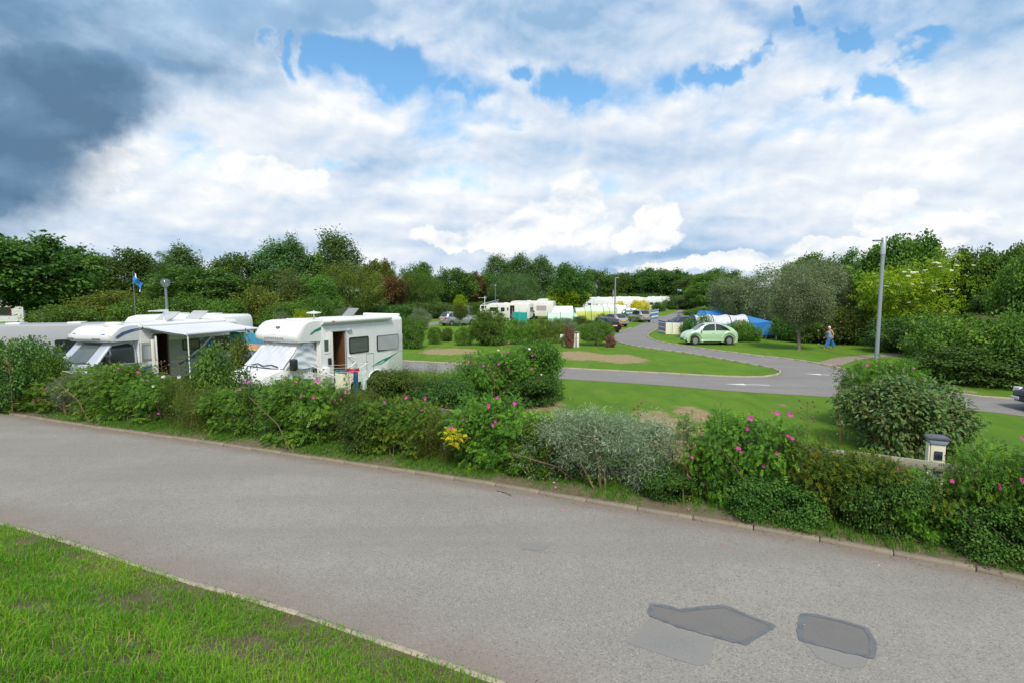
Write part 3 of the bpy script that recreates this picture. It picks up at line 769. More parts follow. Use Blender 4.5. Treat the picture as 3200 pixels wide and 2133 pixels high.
mb = MB(); a = at(1552, 1535); b = at(1600, 1551); mb.tube([a + Vector((0, 0, .02)), a.lerp(b, .5) + Vector((0.02, 0.03, .025)), b + Vector((0, 0, .02))], [.008, .006, .004], 5); mb.tube([b + Vector((-.06, .02, .02)), b + Vector((-.02, .12, .03))], .004, 5)
M_TWIG = mat('dry_twig', (0.12, 0.075, 0.045), 0.9, var=0.3)
tag(mb.build('fallen_twig', M_TWIG), 'thin brown forked twig lying on the road below the kerb', 'twig')

# ================================================================== trees and shrubs
M_BARK = mat('bark', (0.105, 0.085, 0.065), 0.95, var=0.45, scale=6, bump=0.8, bscale=20)
M_BARKG = mat('grey_bark', (0.20, 0.17, 0.14), 0.95, var=0.4, scale=8, bump=0.8, bscale=25)
M_STEM = mat('woody_stem', (0.15, 0.10, 0.055), 0.9, var=0.4, scale=8)
LM = {
 'dark':   leaf_mat('leaves_dark_green', [(0.016, 0.040, 0.010), (0.030, 0.072, 0.016), (0.050, 0.105, 0.022), (0.085, 0.150, 0.030)], gain=(1.8, 1.75, 1.35)),
 'mid':    leaf_mat('leaves_mid_green', [(0.022, 0.055, 0.012), (0.042, 0.100, 0.020), (0.065, 0.140, 0.026), (0.105, 0.190, 0.035)], gain=(1.7, 1.6, 1.2)),
 'blue':   leaf_mat('leaves_poplar', [(0.030, 0.065, 0.024), (0.050, 0.105, 0.038), (0.080, 0.150, 0.055), (0.11, 0.19, 0.08)], gain=(1.6, 1.6, 1.25)),
 'olive':  leaf_mat('leaves_olive', [(0.035, 0.052, 0.010), (0.062, 0.090, 0.016), (0.095, 0.130, 0.024), (0.15, 0.175, 0.035)], gain=(1.6, 1.5, 1.15)),
 'copper': leaf_mat('leaves_copper', [(0.045, 0.024, 0.016), (0.085, 0.045, 0.026), (0.075, 0.062, 0.022), (0.15, 0.075, 0.040)], gain=(1.6, 1.55, 1.05)),
 'silver': leaf_mat('leaves_silver', [(0.050, 0.072, 0.045), (0.082, 0.112, 0.072), (0.115, 0.150, 0.100), (0.16, 0.195, 0.135)], gain=(1.8, 1.8, 1.5)),
 'willow': leaf_mat('leaves_silver_willow', [(0.075, 0.115, 0.075), (0.12, 0.170, 0.115), (0.17, 0.225, 0.160), (0.27, 0.33, 0.25)], gain=(1.75, 1.7, 1.6)),
 'lime':   leaf_mat('leaves_lime', [(0.075, 0.135, 0.010), (0.125, 0.200, 0.012), (0.18, 0.26, 0.016), (0.25, 0.32, 0.02)], gain=(1.6, 1.55, 1.05)),
 'elder':  leaf_mat('leaves_elder', [(0.050, 0.095, 0.008), (0.095, 0.160, 0.010), (0.15, 0.22, 0.014), (0.22, 0.27, 0.02)], gain=(1.75, 1.6, 1.1)),
 'gold':   leaf_mat('leaves_gold', [(0.24, 0.21, 0.008), (0.42, 0.36, 0.010), (0.58, 0.48, 0.015), (0.66, 0.56, 0.03)], gain=(1.2, 1.2, 1.2)),
 'rose':   leaf_mat('leaves_rose', [(0.022, 0.058, 0.012), (0.044, 0.112, 0.018), (0.075, 0.170, 0.024), (0.150, 0.250, 0.030)], 0.35, 0.16, gain=(1.75, 1.7, 1.2)),
 'bramble':leaf_mat('leaves_bramble', [(0.014, 0.040, 0.012), (0.030, 0.078, 0.020), (0.048, 0.110, 0.028), (0.080, 0.140, 0.035)], 0.3, 0.14, gain=(1.9, 1.8, 1.2)),
 'weed':   leaf_mat('leaves_weed', [(0.035, 0.060, 0.016), (0.060, 0.098, 0.026), (0.090, 0.130, 0.034), (0.13, 0.155, 0.05)], 0.35, 0.06, gain=(1.4, 1.35, 1.05)),
 'dogwood':leaf_mat('leaves_dogwood', [(0.055, 0.100, 0.040), (0.075, 0.145, 0.060), (0.100, 0.160, 0.055), (0.105, 0.105, 0.050), (0.135, 0.195, 0.085)], 0.3, 0.2, gain=(1.25, 1.3, 1.0)),
 'yellow': leaf_mat('leaves_yellowing', [(0.04, 0.10, 0.015), (0.075, 0.155, 0.02), (0.13, 0.22, 0.024), (0.34, 0.30, 0.03)], 0.35, 0.1, gain=(1.0, 1.0, 1.0)),
 'pinkish':leaf_mat('leaves_pink_shrub', [(0.045, 0.075, 0.025), (0.08, 0.075, 0.04), (0.22, 0.08, 0.085), (0.42, 0.13, 0.19)], 0.3, 0.05, gain=(1.3, 1.3, 1.3)),
 'flower': leaf_mat('petals_magenta', [(0.50, 0.02, 0.27), (0.62, 0.045, 0.38), (0.70, 0.10, 0.48)], 0.3, 0.05),
 'flower_w': leaf_mat('petals_white', [(0.75, 0.74, 0.70), (0.82, 0.82, 0.8)], 0.3, 0.05),
 'umbel':  leaf_mat('umbel_cream', [(0.62, 0.60, 0.45), (0.75, 0.74, 0.6)], 0.3, 0.05),
 'cone':   leaf_mat('flower_yellow', [(0.60, 0.46, 0.02), (0.75, 0.62, 0.05)], 0.3, 0.05),
 'hip':    leaf_mat('flower_dull_red', [(0.35, 0.06, 0.05), (0.5, 0.12, 0.12)], 0.3, 0.05),
 'pale':   leaf_mat('blossom_pale_pink', [(0.42, 0.33, 0.26), (0.58, 0.47, 0.40), (0.66, 0.60, 0.5)], 0.3, 0.05),
 'orange': leaf_mat('twigs_orange', [(0.20, 0.12, 0.04), (0.30, 0.19, 0.06)], 0.1, 0.03),
}
def crown_lobes(rng, w, d, z0, z1, k=11, rmin=0.26, rmax=0.42, shape=0.0):
    """a core and k lobes over an ellipsoid-like crown; shape>0 narrows towards the top"""
    cz = (z0 + z1) / 2; hz_ = (z1 - z0) / 2
    L = [(0, 0, cz, w * 0.36, d * 0.36, hz_ * 0.72)]
    for i in range(k):
        u = nrm(rng.normal(size=(1, 3)))[0]; u[2] = u[2] * 0.9 + 0.1
        zf = (u[2] + 1) / 2; tp = 1 - shape * zf
        r = rng.uniform(rmin, rmax)
        L.append((u[0] * w * 0.5 * (1 - r) * tp, u[1] * d * 0.5 * (1 - r) * tp, cz + u[2] * hz_ * (1 - r * 0.8), w * 0.5 * r * (0.6 + 0.4 * tp), d * 0.5 * r * (0.6 + 0.4 * tp), hz_ * r * 0.95))
    for i in range(k + 4):                     # loose leading sprays that break the outline
        u = nrm(rng.normal(size=(1, 3)))[0]; u[2] = abs(u[2]) * 1.2 - .25; u /= np.linalg.norm(u); tp = 1 - shape * (u[2] + 1) / 2; f = rng.uniform(.90, 1.06); r = rng.uniform(.07, .13)
        L.append((u[0] * w * .5 * tp * f, u[1] * d * .5 * tp * f, cz + u[2] * hz_ * f, w * .5 * r, d * .5 * r, hz_ * r * rng.uniform(1.0, 1.9)))
    return L
def trunk_mesh(rng, lobes, z_fork, r, h, n=6, lean=0.0, m=None, limbs=7):
    mb = MB()
    top = Vector((lean * 0.6, 0, h * 0.82))
    mid = Vector((rng.normal(0, .03) * h + lean * .2, rng.normal(0, .03) * h, z_fork))
    mb.tube([(0, 0, -0.15), (0.0, 0, 0.12), mid, mid.lerp(top, .5) + Vector((rng.normal(0, .1), rng.normal(0, .1), 0)), top], [r * 1.5, r * 1.1, r * 0.85, r * 0.45, r * 0.1], n)
    for q in sorted(lobes[1:], key=lambda q: -q[3])[:limbs]:
        e = Vector(q[:3]); st = mid.lerp(top, rng.uniform(0, .45)); m_ = st.lerp(e, .5) + Vector((0, 0, rng.uniform(-.05, .12) * h))
        mb.tube([st, m_, e], [r * 0.45, r * 0.28, r * 0.08], 5, caps=False)
    return mb.mesh('trunk', m or M_BARK, smooth=True, angle=80)
PROTO = {}
def proto(kind):
    """shared crown / trunk meshes of one kind; nominal height and width"""
    if kind in PROTO: return PROTO[kind]
    rng = np.random.default_rng(sum(ord(c) * (i + 3) for i, c in enumerate(kind)))
    H, Wd = 8.0, 7.0
    if kind in ('round', 'round_b', 'round_c'):
        H, Wd = 8.0, 7.0; lb = crown_lobes(rng, 7.0, 7.0, 1.4, 8.0, 15, .24, .40)
        me = foliage_mesh('crown', rng, lb, 520, 46, 0.36, 0.24, 0.17, LM['dark'], inner=.22)
        tr = trunk_mesh(rng, lb, 2.2, 0.22, 7)
    elif kind in ('maple',):
        H, Wd = 8.0, 8.0; lb = crown_lobes(rng, 8.0, 8.0, 1.6, 8.0, 20, .18, .34)
        me = foliage_mesh('crown', rng, lb, 620, 48, 0.33, 0.26, 0.22, LM['dark'], inner=.14, hang=.35)
        tr = trunk_mesh(rng, lb, 2.2, 0.20, 7, limbs=12)
    elif kind in ('poplar', 'poplar_b'):
        H, Wd = 10.0, 5.0; lb = crown_lobes(rng, 5.0, 5.0, 2.0, 10.0, 22, .15, .28, 0.55)
        me = foliage_mesh('crown', rng, lb, 430, 38, 0.36, 0.19, 0.15, LM['blue'], inner=.12, flat=1.1)
        tr = trunk_mesh(rng, lb, 2.5, 0.16, 10, limbs=16)
    elif kind == 'pine':
        H, Wd = 8.0, 4.0; lb = [(0, 0, 7.2, .5, .5, .9)]
        for i in range(20):
            a = i * 2.4; z = 1.5 + i * 0.29; r = 1.9 * (1 - i / 26)
            lb.append((math.cos(a) * r * .55, math.sin(a) * r * .55, z, r * .55, r * .55, .55))
        me = foliage_mesh('crown', rng, lb, 330, 60, 0.28, 0.24, 0.035, LM['dark'], inner=.25, up=.3, rnd=1.1)
        tr = trunk_mesh(rng, lb, 3, 0.17, 8)
    elif kind == 'dense':                       # tight evergreen oak
        H, Wd = 6.5, 7.5; lb = crown_lobes(rng, 7.5, 7.5, 0.2, 6.5, 22, .22, .34)
        me = foliage_mesh('crown', rng, lb, 900, 42, 0.24, 0.17, 0.075, LM['olive'], inner=.10, hang=-.3, up=.5, shell=.06)
        tr = trunk_mesh(rng, lb, 1.5, 0.22, 5.5)
    elif kind == 'fine':                        # willow-leaved crowns
        H, Wd = 6.0, 7.5; lb = crown_lobes(rng, 7.5, 7.0, 0.5, 6.0, 20, .2, .36)
        me = foliage_mesh('crown', rng, lb, 620, 66, 0.33, 0.20, 0.05, LM['silver'], inner=.15, up=.6, rnd=1.0)
        tr = trunk_mesh(rng, lb, 1.2, 0.2, 5)
    elif kind == 'small':                       # young tree on a clear trunk
        H, Wd = 5.0, 4.3; lb = crown_lobes(rng, 4.3, 4.3, 1.35, 5.0, 16, .22, .36)
        me = foliage_mesh('crown', rng, lb, 470, 60, 0.25, 0.13, 0.055, LM['silver'], inner=.18, up=.6, rnd=.95)
        tr = trunk_mesh(rng, lb, 1.5, 0.105, 4.2, n=10, m=M_BARKG, limbs=10)
    elif kind == 'thin':
        H, Wd = 7.0, 3.0; lb = crown_lobes(rng, 3.0, 3.0, 3.0, 7.0, 14, .16, .28, .3)
        me = foliage_mesh('crown', rng, lb, 150, 34, 0.28, 0.20, 0.15, LM['blue'], inner=.1)
        tr = trunk_mesh(rng, lb, 3, 0.09, 6.5, limbs=10)
    elif kind == 'elder':
        H, Wd = 5.2, 7.2; lb = crown_lobes(rng, 7.2, 5.5, 0.6, 5.2, 24, .18, .32)
        me = foliage_mesh('crown', rng, lb, 640, 12, 0.26, 0.125, 0.060, LM['elder'], kind='compound', inner=.12, hang=.2, span=.26, pairs=2)
        tr = trunk_mesh(rng, lb, 0.8, 0.15, 4, limbs=12)
    elif kind == 'shrub':                       # low informal shrub
        H, Wd = 2.0, 3.0; lb = crown_lobes(rng, 3.0, 2.6, -0.2, 2.0, 14, .26, .42)
        me = foliage_mesh('crown', rng, lb, 460, 34, 0.15, 0.10, 0.062, LM['mid'], inner=.18, zmin=.03)
        tr = trunk_mesh(rng, lb, .3, .045, 1.5, n=5, m=M_STEM)
    elif kind == 'shrub_fine':
        H, Wd = 2.0, 3.0; lb = crown_lobes(rng, 3.0, 2.6, -0.2, 2.0, 14, .26, .42)
        me = foliage_mesh('crown', rng, lb, 420, 52, 0.15, 0.125, 0.026, LM['silver'], inner=.18, up=.4, hang=-.4, rnd=.9, zmin=.03)
        tr = trunk_mesh(rng, lb, .3, .045, 1.5, n=5, m=M_STEM)
    elif kind == 'clipped':
        H, Wd = 1.5, 1.7; lb = [(0, 0, .75, .8, .75, .78)] + [(rng.uniform(-.3, .3), rng.uniform(-.3, .3), rng.uniform(.55, 1.1), .55, .55, .42) for _ in range(6)]
        me = foliage_mesh('crown', rng, lb, 360, 36, 0.09, 0.065, 0.042, LM['mid'], inner=.12, zmin=.08, shell=.05, hang=-.2)
        tr = trunk_mesh(rng, lb, .2, .05, 1.0, n=5, m=M_STEM)
    elif kind == 'beech':                       # clipped hedge block
        H, Wd = 2.2, 4.0; lb = [(x, 0, z, .8, .75, .75) for x in (-1.4, -.7, 0, .7, 1.4) for z in (.6, 1.42)]
        me = foliage_mesh('crown', rng, lb, 620, 34, 0.14, 0.095, 0.065, LM['mid'], inner=.12, zmin=.03, shell=.07)
        tr = trunk_mesh(rng, lb, .3, .05, 1.5, n=5, m=M_STEM)
    elif kind == 'bigleaf':                     # broad-leaved shrubs by the left motorhome
        H, Wd = 2.0, 2.6; lb = crown_lobes(rng, 2.6, 2.4, -.1, 2.0, 12, .28, .42)
        me = foliage_mesh('crown', rng, lb, 300, 24, 0.17, 0.125, 0.062, LM['mid'], inner=.15, zmin=.03, hang=.35, droop=.25, full=True)
        tr = trunk_mesh(rng, lb, .3, .04, 1.5, n=5, m=M_STEM)
    Wd, _, H = extent(me, 1, 99); PROTO[kind] = (me, tr, H, Wd); return PROTO[kind]
TREE_N = [0]
def tree(kind, label, px, halfw, top, Y, leaf=None, base=0.0, cat='tree', group=None, name=None, rz=None, dep=None, z_base=0.0, bark=None):
    """px, halfw, top surveyed on the photograph at distance Y; everything is then built in metres"""
    me, tr, H, Wd = proto(kind); TREE_N[0] += 1
    x, zt = xz(px, top, Y); w = halfw * 2 / FPX * Y * 1.02
    o = thing(name or ('tree' if cat == 'tree' else 'shrub'), label, cat, (x, Y, z_base), rz if rz is not None else (TREE_N[0] * 2.399) % 6.283, group)
    sx = w / Wd; o.scale = (sx, (dep / Wd if dep else sx), (zt - z_base) / H)
    if dep: o.rotation_euler = (0, 0, rz or 0)
    obj_from(me, 'crown', o, m=LM[leaf] if leaf else None)
    obj_from(tr, 'trunk' if cat == 'tree' else 'stem', o, m=bark)
    return o

# ---- trees along the left and the middle of the site
G_BACK = 'trees along the back of the site'
tree('maple', 'dark broad tree with clear trunk beside the white static caravan', 60, 185, 752, 52, 'dark', group=G_BACK)
tree('round', 'dark green rounded tree standing behind the blue flag', 385, 112, 792, 67, 'dark', group=G_BACK)
tree('pine', 'dark pointed pine between the blue flag and the globe lamp', 505, 60, 800, 64, 'dark', group=G_BACK)
tree('poplar', 'airy light green treetop rising behind the globe lamp', 565, 62, 775, 75, 'blue', group=G_BACK)
tree('round_b', 'dark bushy tree right behind the globe lamp post', 600, 130, 842, 58, 'dark', group=G_BACK)
tree('round_c', 'dark spreading tree left of the tall twin poplars', 745, 75, 803, 70, 'dark', group=G_BACK)
tree('poplar', 'broad poplar with open crown, left one of the tall pair', 850, 66, 762, 72, 'blue', group=G_BACK)
tree('poplar_b', 'slim poplar with open crown, right one of the tall pair', 915, 50, 748, 74, 'blue', group=G_BACK)
tree('thin', 'sparse treetop in the dip between the tall poplars', 975, 40, 798, 75, 'mid', group=G_BACK)
tree('poplar_b', 'tallest conical poplar standing behind the olive rounded oak', 1050, 74, 733, 98, 'blue', group=G_BACK)
tree('round', 'dark tree filling the gap under the tall poplars', 880, 110, 850, 61, 'dark', group=G_BACK)
tree('pine', 'dark brownish conifer with bare side branches under the poplars', 905, 75, 850, 55, 'olive', group=G_BACK)
tree('round_c', 'dark green tree left of the olive rounded oak', 985, 62, 868, 58, 'mid', group=G_BACK)
tree('dense', 'dense olive green dome shaped oak behind the white motorhome', 1094, 90, 835, 74, 'olive', group=G_BACK)
tree('maple', 'yellowish leafy tree rising right behind the olive oak', 1175, 48, 821, 94, 'olive', group=G_BACK)
tree('pine', 'small dark pointed conifer on the skyline behind the copper tree', 1227, 22, 827, 94, 'dark', group=G_BACK)
tree('round_b', 'copper brown small tree with a visible trunk', 1222, 54, 868, 86, 'copper', group=G_BACK)
tree('round', 'dark green tree on the skyline right of the small conifer', 1305, 55, 828, 105, 'mid', group=G_BACK)
tree('dense', 'rounded bushy green tree right of the copper brown tree', 1315, 58, 856, 90, 'mid', group=G_BACK)
tree('round_c', 'dark rounded tree with several trunks behind the lime topiary', 1412, 62, 845, 98, 'dark', group=G_BACK)
tree('round', 'reddish brown tree crown behind the pop-top camper van', 1478, 36, 855, 105, 'copper', group=G_BACK)
tree('round_b', 'dark tree between the reddish crown and the pale willow', 1530, 40, 862, 109, 'dark', group=G_BACK)
tree('fine', 'pale green willow behind the first cream caravan', 1605, 76, 858, 105, 'blue', group=G_BACK)
tree('poplar', 'light poplar on the skyline, left one of three', 1560, 48, 803, 129, 'blue', group=G_BACK)
tree('poplar_b', 'light poplar on the skyline, middle one of three', 1625, 48, 799, 131, 'blue', group=G_BACK)
tree('poplar', 'light poplar on the skyline, right one of three', 1690, 46, 806, 129, 'blue', group=G_BACK)
tree('round', 'dark skyline tree behind the small bright tree by the caravans', 1785, 62, 830, 84, 'dark', group=G_BACK)
tree('maple', 'bright green small tree standing among the white caravans', 1777, 56, 898, 84, 'elder', group=G_BACK)
tree('round_c', 'dark skyline tree behind the purple kite shaped flag', 1862, 58, 848, 140, 'dark', group=G_BACK)
tree('round_b', 'dark skyline tree right behind the square headed lamp post', 1940, 56, 858, 148, 'dark', group=G_BACK)
tree('round', 'dark skyline tree above the caravan row, with a rounded top', 2010, 58, 844, 148, 'dark', group=G_BACK)
tree('maple', 'dark skyline tree at the far end of the road', 2095, 62, 848, 148, 'dark', group=G_BACK)
tree('round_c', 'dark tree overhanging the far end of the road', 2170, 48, 862, 133, 'dark', group=G_BACK)
tree('round', 'mid green tree right of the far globe lamp', 2235, 62, 846, 117, 'mid', group=G_BACK)
tree('thin', 'sparse leafy treetop on the skyline left of the silvery trees', 2290, 34, 848, 109, 'mid', group=G_BACK)
tree('round_b', 'dark green tree by the road, left of the silvery trees', 2215, 72, 885, 101, 'mid', group=G_BACK)
# silvery group behind the blue tent
tree('fine', 'low silvery green willow overhanging the blue tent', 2318, 90, 872, 54, 'silver', group='silvery trees behind the blue tent')
tree('fine', 'largest silvery green willow behind the small trunked tree', 2470, 150, 826, 50, 'silver', group='silvery trees behind the blue tent')
tree('fine', 'silvery olive willow behind the walking woman', 2590, 95, 850, 50, 'silver', group='silvery trees behind the blue tent')
tree('fine', 'dark grey green low willow right beside the blue tent', 2440, 62, 960, 48, 'silver', group='silvery trees behind the blue tent')
tree('small', 'young grey green tree on a clear grey trunk on the lawn', 2508, 84, 862, 36.0, 'silver', group=None)
tree('round', 'broad green crown on the skyline behind the silvery willows', 2545, 82, 802, 73, 'mid', group=G_BACK)
tree('thin', 'thin lone treetop above the trees left of the lamp post', 2658, 34, 783, 65, 'blue', group=G_BACK)
tree('maple', 'brownish green crown behind the silvery willows', 2600, 66, 838, 65, 'olive', group=G_BACK)
tree('round_c', 'very dark tree in the gap left of the lamp post', 2705, 62, 830, 50, 'dark', group=G_BACK)
tree('maple', 'tall dark green tree behind the lamp post top', 2822, 100, 752, 44, 'mid', group=G_BACK)
tree('round_b', 'tall green tree behind the yellow green elder, right part', 2905, 66, 798, 42, 'dark', group=G_BACK)
tree('round', 'dark tree on the skyline right of the elder', 3040, 74, 792, 38, 'dark', group=G_BACK)
tree('maple', 'tall green tree at the right edge of the picture', 3150, 84, 782, 36, 'mid', group=G_BACK)
tree('round_c', 'dark green tree right beside the brown shed roof', 3260, 90, 800, 30, 'mid', group=G_BACK)
tree('elder', 'yellow green elder covered with flat cream blossoms', 2895, 190, 815, 38.0, 'elder', dep=6.5, rz=0.2, name='elder_tree')
tree('round_b', 'shaded dark tree low between the elder and right edge', 3120, 70, 905, 34, 'dark', group=G_BACK)
# low thickets under the trees
G_TH = 'thickets under the trees'
def thicket(label, px, hw, top, Y, leaf, kind='shrub', group=G_TH): return tree(kind, label, px, hw, top, Y, leaf, cat='shrub', group=group, name='thicket')
thicket('mid green thicket right of the dark broad tree trunk', 215, 105, 958, 43.2, 'mid')
thicket('tall tangled thicket under the blue flag', 350, 120, 915, 48.6, 'olive')
thicket('leafy bright thicket left of the globe lamp', 445, 90, 942, 41.9, 'mid')
thicket('dark thicket behind the globe lamp post', 600, 90, 935, 44.6, 'dark')
thicket('dark green thicket behind the awning', 690, 80, 945, 43.2, 'mid')
thicket('green thicket with bare orange twigs over the awning', 810, 75, 903, 45.9, 'olive')
thicket('leafy thicket behind the cab of the white motorhome', 905, 80, 950, 44.6, 'mid')
thicket('dark thicket in the shade left of the olive oak', 975, 66, 930, 50.0, 'dark')
thicket('lime yellow shrub behind the white motorhome roof', 945, 30, 973, 39.2, 'lime')
thicket('blue grey shrub behind the white motorhome roof', 875, 34, 981, 37.8, 'silver', 'shrub_fine')
thicket('blue grey shrub right behind the roof hatch', 1085, 40, 966, 40.5, 'silver', 'shrub_fine')
thicket('dark undergrowth beneath the copper brown tree', 1200, 80, 955, 79.8, 'dark')
thicket('dark undergrowth beneath the rounded green tree', 1340, 80, 948, 83.6, 'dark')
thicket('dark undergrowth beneath the reddish crown', 1465, 60, 945, 98.8, 'dark')
thicket('clipped dark hedge behind the grey estate car', 1497, 42, 946, 95.0, 'mid', 'beech')
thicket('low dark thicket behind the small bright tree', 1720, 70, 930, 114.0, 'dark')
thicket('dark undergrowth below the purple flag', 1880, 80, 915, 136.8, 'dark')
thicket('dark undergrowth below the skyline trees above the caravan row', 2000, 80, 918, 140.6, 'dark')
thicket('dark undergrowth at the end of the road', 2130, 66, 925, 129.2, 'dark')
thicket('leafy thicket by the road with white flowers', 2195, 40, 962, 87.4, 'mid')
thicket('green shrub left of the large blue tent', 2168, 32, 968, 79.8, 'mid')
thicket('dark thicket under the largest silvery willow', 2460, 60, 1015, 46, 'dark')
thicket('broad dog rose thicket with pale blossoms behind the woman', 2625, 92, 962, 41, 'weed')
thicket('dark thicket in the gap left of the lamp post', 2715, 44, 985, 44, 'dark')
G_R = 'big shrubs along the right side'
thicket('deep green big shrub right beside the lamp post', 2845, 105, 990, 34.5, 'bramble', group=G_R)
thicket('dark shrub under the elder, behind the beech coloured shrubs', 2960, 110, 985, 31, 'mid', group=G_R)
thicket('broad beech green shrub dotted with dull pink flowers', 3010, 130, 1002, 23.5, 'rose', group=G_R)
thicket('tall green shrub at right edge above the black car', 3165, 115, 985, 22.5, 'mid', group=G_R)
thicket('shaded green shrub beyond the right edge', 3330, 110, 990, 22.0, 'mid', group=G_R)
thicket('low leafy growth below the pink flowered shrub', 3060, 150, 1085, 22.3, 'bramble', group=G_R)

thicket('dark shrub at the ground between the blue tent and young tree', 2462, 46, 985, 43, 'dark')
thicket('dark shrub at the ground right behind the young tree trunk', 2530, 55, 1000, 41.5, 'dark')
# far-off wood closing the horizon
def far_wood():
    rng = np.random.default_rng(77); lb = []
    for i in range(150):
        x = rng.uniform(-230, 240); y = rng.uniform(165, 215); r = rng.uniform(5, 9); lb.append((x, y, rng.uniform(1.2, 4), r, r * .8, rng.uniform(3.5, 6.5)))
    for i in range(50):
        s = -1 if i % 2 else 1; y = rng.uniform(30, 170); r = rng.uniform(3.5, 6)
        lb.append((s * (y * 1.12 + rng.uniform(4, 14)), y, rng.uniform(1.5, 3.5), r, r, rng.uniform(2.5, 4.5)))
    me = foliage_mesh('distant_wood', rng, lb, 4200, 22, 1.0, 0.8, 0.55, LM['dark'], inner=.1)
    obj_from(me, 'distant_wood', None, 'stuff')
far_wood()

# ================================================================== vehicle materials
M_WHITE = mat('white_gelcoat', (0.72, 0.725, 0.73), 0.28, var=0.04, scale=2, coat=0.25, dirt=(0.62, 0.61, 0.57, 0.35))
M_CREAM = mat('cream_panel', (0.68, 0.67, 0.635), 0.35, var=0.05, scale=2, dirt=(0.55, 0.52, 0.44, 0.4))
M_GLASS = mat('dark_glass', (0.022, 0.028, 0.030), 0.06, spec=0.8)
M_GLASSG = mat('greenish_windscreen', (0.075, 0.095, 0.088), 0.05, spec=0.9)
M_BLACK = mat('black_plastic', (0.018, 0.018, 0.019), 0.45)
M_GREYP = mat('grey_plastic', (0.26, 0.27, 0.28), 0.5, var=0.1)
M_TYRE = mat('tyre_rubber', (0.022, 0.021, 0.020), 0.85, var=0.2, scale=10)
M_ALLOY = mat('alloy_wheel', (0.55, 0.56, 0.57), 0.3, 0.85)
M_CHROME = mat('bright_metal', (0.6, 0.6, 0.6), 0.25, 0.9)
M_WOODIN = mat('brown_veneer', (0.13, 0.058, 0.026), 0.5, var=0.35, scale=6)
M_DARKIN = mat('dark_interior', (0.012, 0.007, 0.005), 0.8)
M_SILVERF = mat('silver_screen_cover', (0.68, 0.70, 0.74), 0.32, 0.35, var=0.06, scale=5)
M_BLUEDEC = mat('blue_decal', (0.03, 0.11, 0.36), 0.4)
M_GREYDEC = mat('grey_decal', (0.12, 0.12, 0.125), 0.4)
M_LGREYDEC = mat('pale_grey_decal', (0.42, 0.43, 0.44), 0.4)
M_TEALDEC = mat('green_decal', (0.02, 0.20, 0.15), 0.4)
M_ORANGE = mat('orange_lens', (0.7, 0.16, 0.02), 0.25)
M_RED = mat('red_lens', (0.42, 0.012, 0.018), 0.2, coat=0.5)
M_LENS = mat('clear_lens', (0.62, 0.65, 0.66), 0.12, 0.3)
M_PLATEY = mat('yellow_plate', (0.80, 0.55, 0.02), 0.45)
M_CLOTHG = mat('grey_awning_cloth', (0.40, 0.42, 0.47), 0.85, var=0.12, scale=3)

def windows_dims(o): pass
def wheel(parent, x, y, r, w, side, mrim=None, spokes=6, cover=False):
    """side = +1: outer face towards +y"""
    tw = MB(); tw.lathe([(r * .62, -w / 2), (r * .93, -w / 2), (r, -w * .36), (r, w * .36), (r * .93, w / 2), (r * .62, w / 2)], 24, (0, 0, 0), 'y', caps=False)
    t = tw.build('wheel', M_TYRE, parent, (x, y, r), angle=40)
    rm = MB()
    f = w * 0.40 * side
    rm.lathe([(r * .66, f - .03 * side), (r * .66, f + .012 * side), (r * .59, f + .014 * side), (r * .57, f - .05 * side), (.001, f - .06 * side)], 24, (0, 0, 0), 'y', caps=False)
    rm.lathe([(0.001, f), (r * .17, f + .010 * side), (r * .17, f - .05 * side)], 12, (0, 0, 0), 'y')
    if cover: rm.lathe([(0.001, f + .006 * side), (r * .4, f + .004 * side), (r * .58, f - .02 * side)], 20, (0, 0, 0), 'y')
    else:
        for k in range(spokes):
            a = 2 * math.pi * k / spokes; ca, sa = math.cos(a), math.sin(a); h = r * .085
            for q in (1,):
                p = [(r * .13, -h * 1.3), (r * .60, -h * 1.7), (r * .60, h * 1.7), (r * .13, h * 1.3)]
                vs = [(u * ca - v * sa, f + (0.002 if u < r * .3 else -.004) * side, u * sa + v * ca) for u, v in p] + [(u * ca - v * sa, f - .035 * side, u * sa + v * ca) for u, v in p]
                rm.add(vs, [(0, 1, 2, 3), (7, 6, 5, 4), (0, 4, 5, 1), (1, 5, 6, 2), (2, 6, 7, 3), (3, 7, 4, 0)])
    rm.build('rim', mrim or M_ALLOY, t, angle=30)
    return t
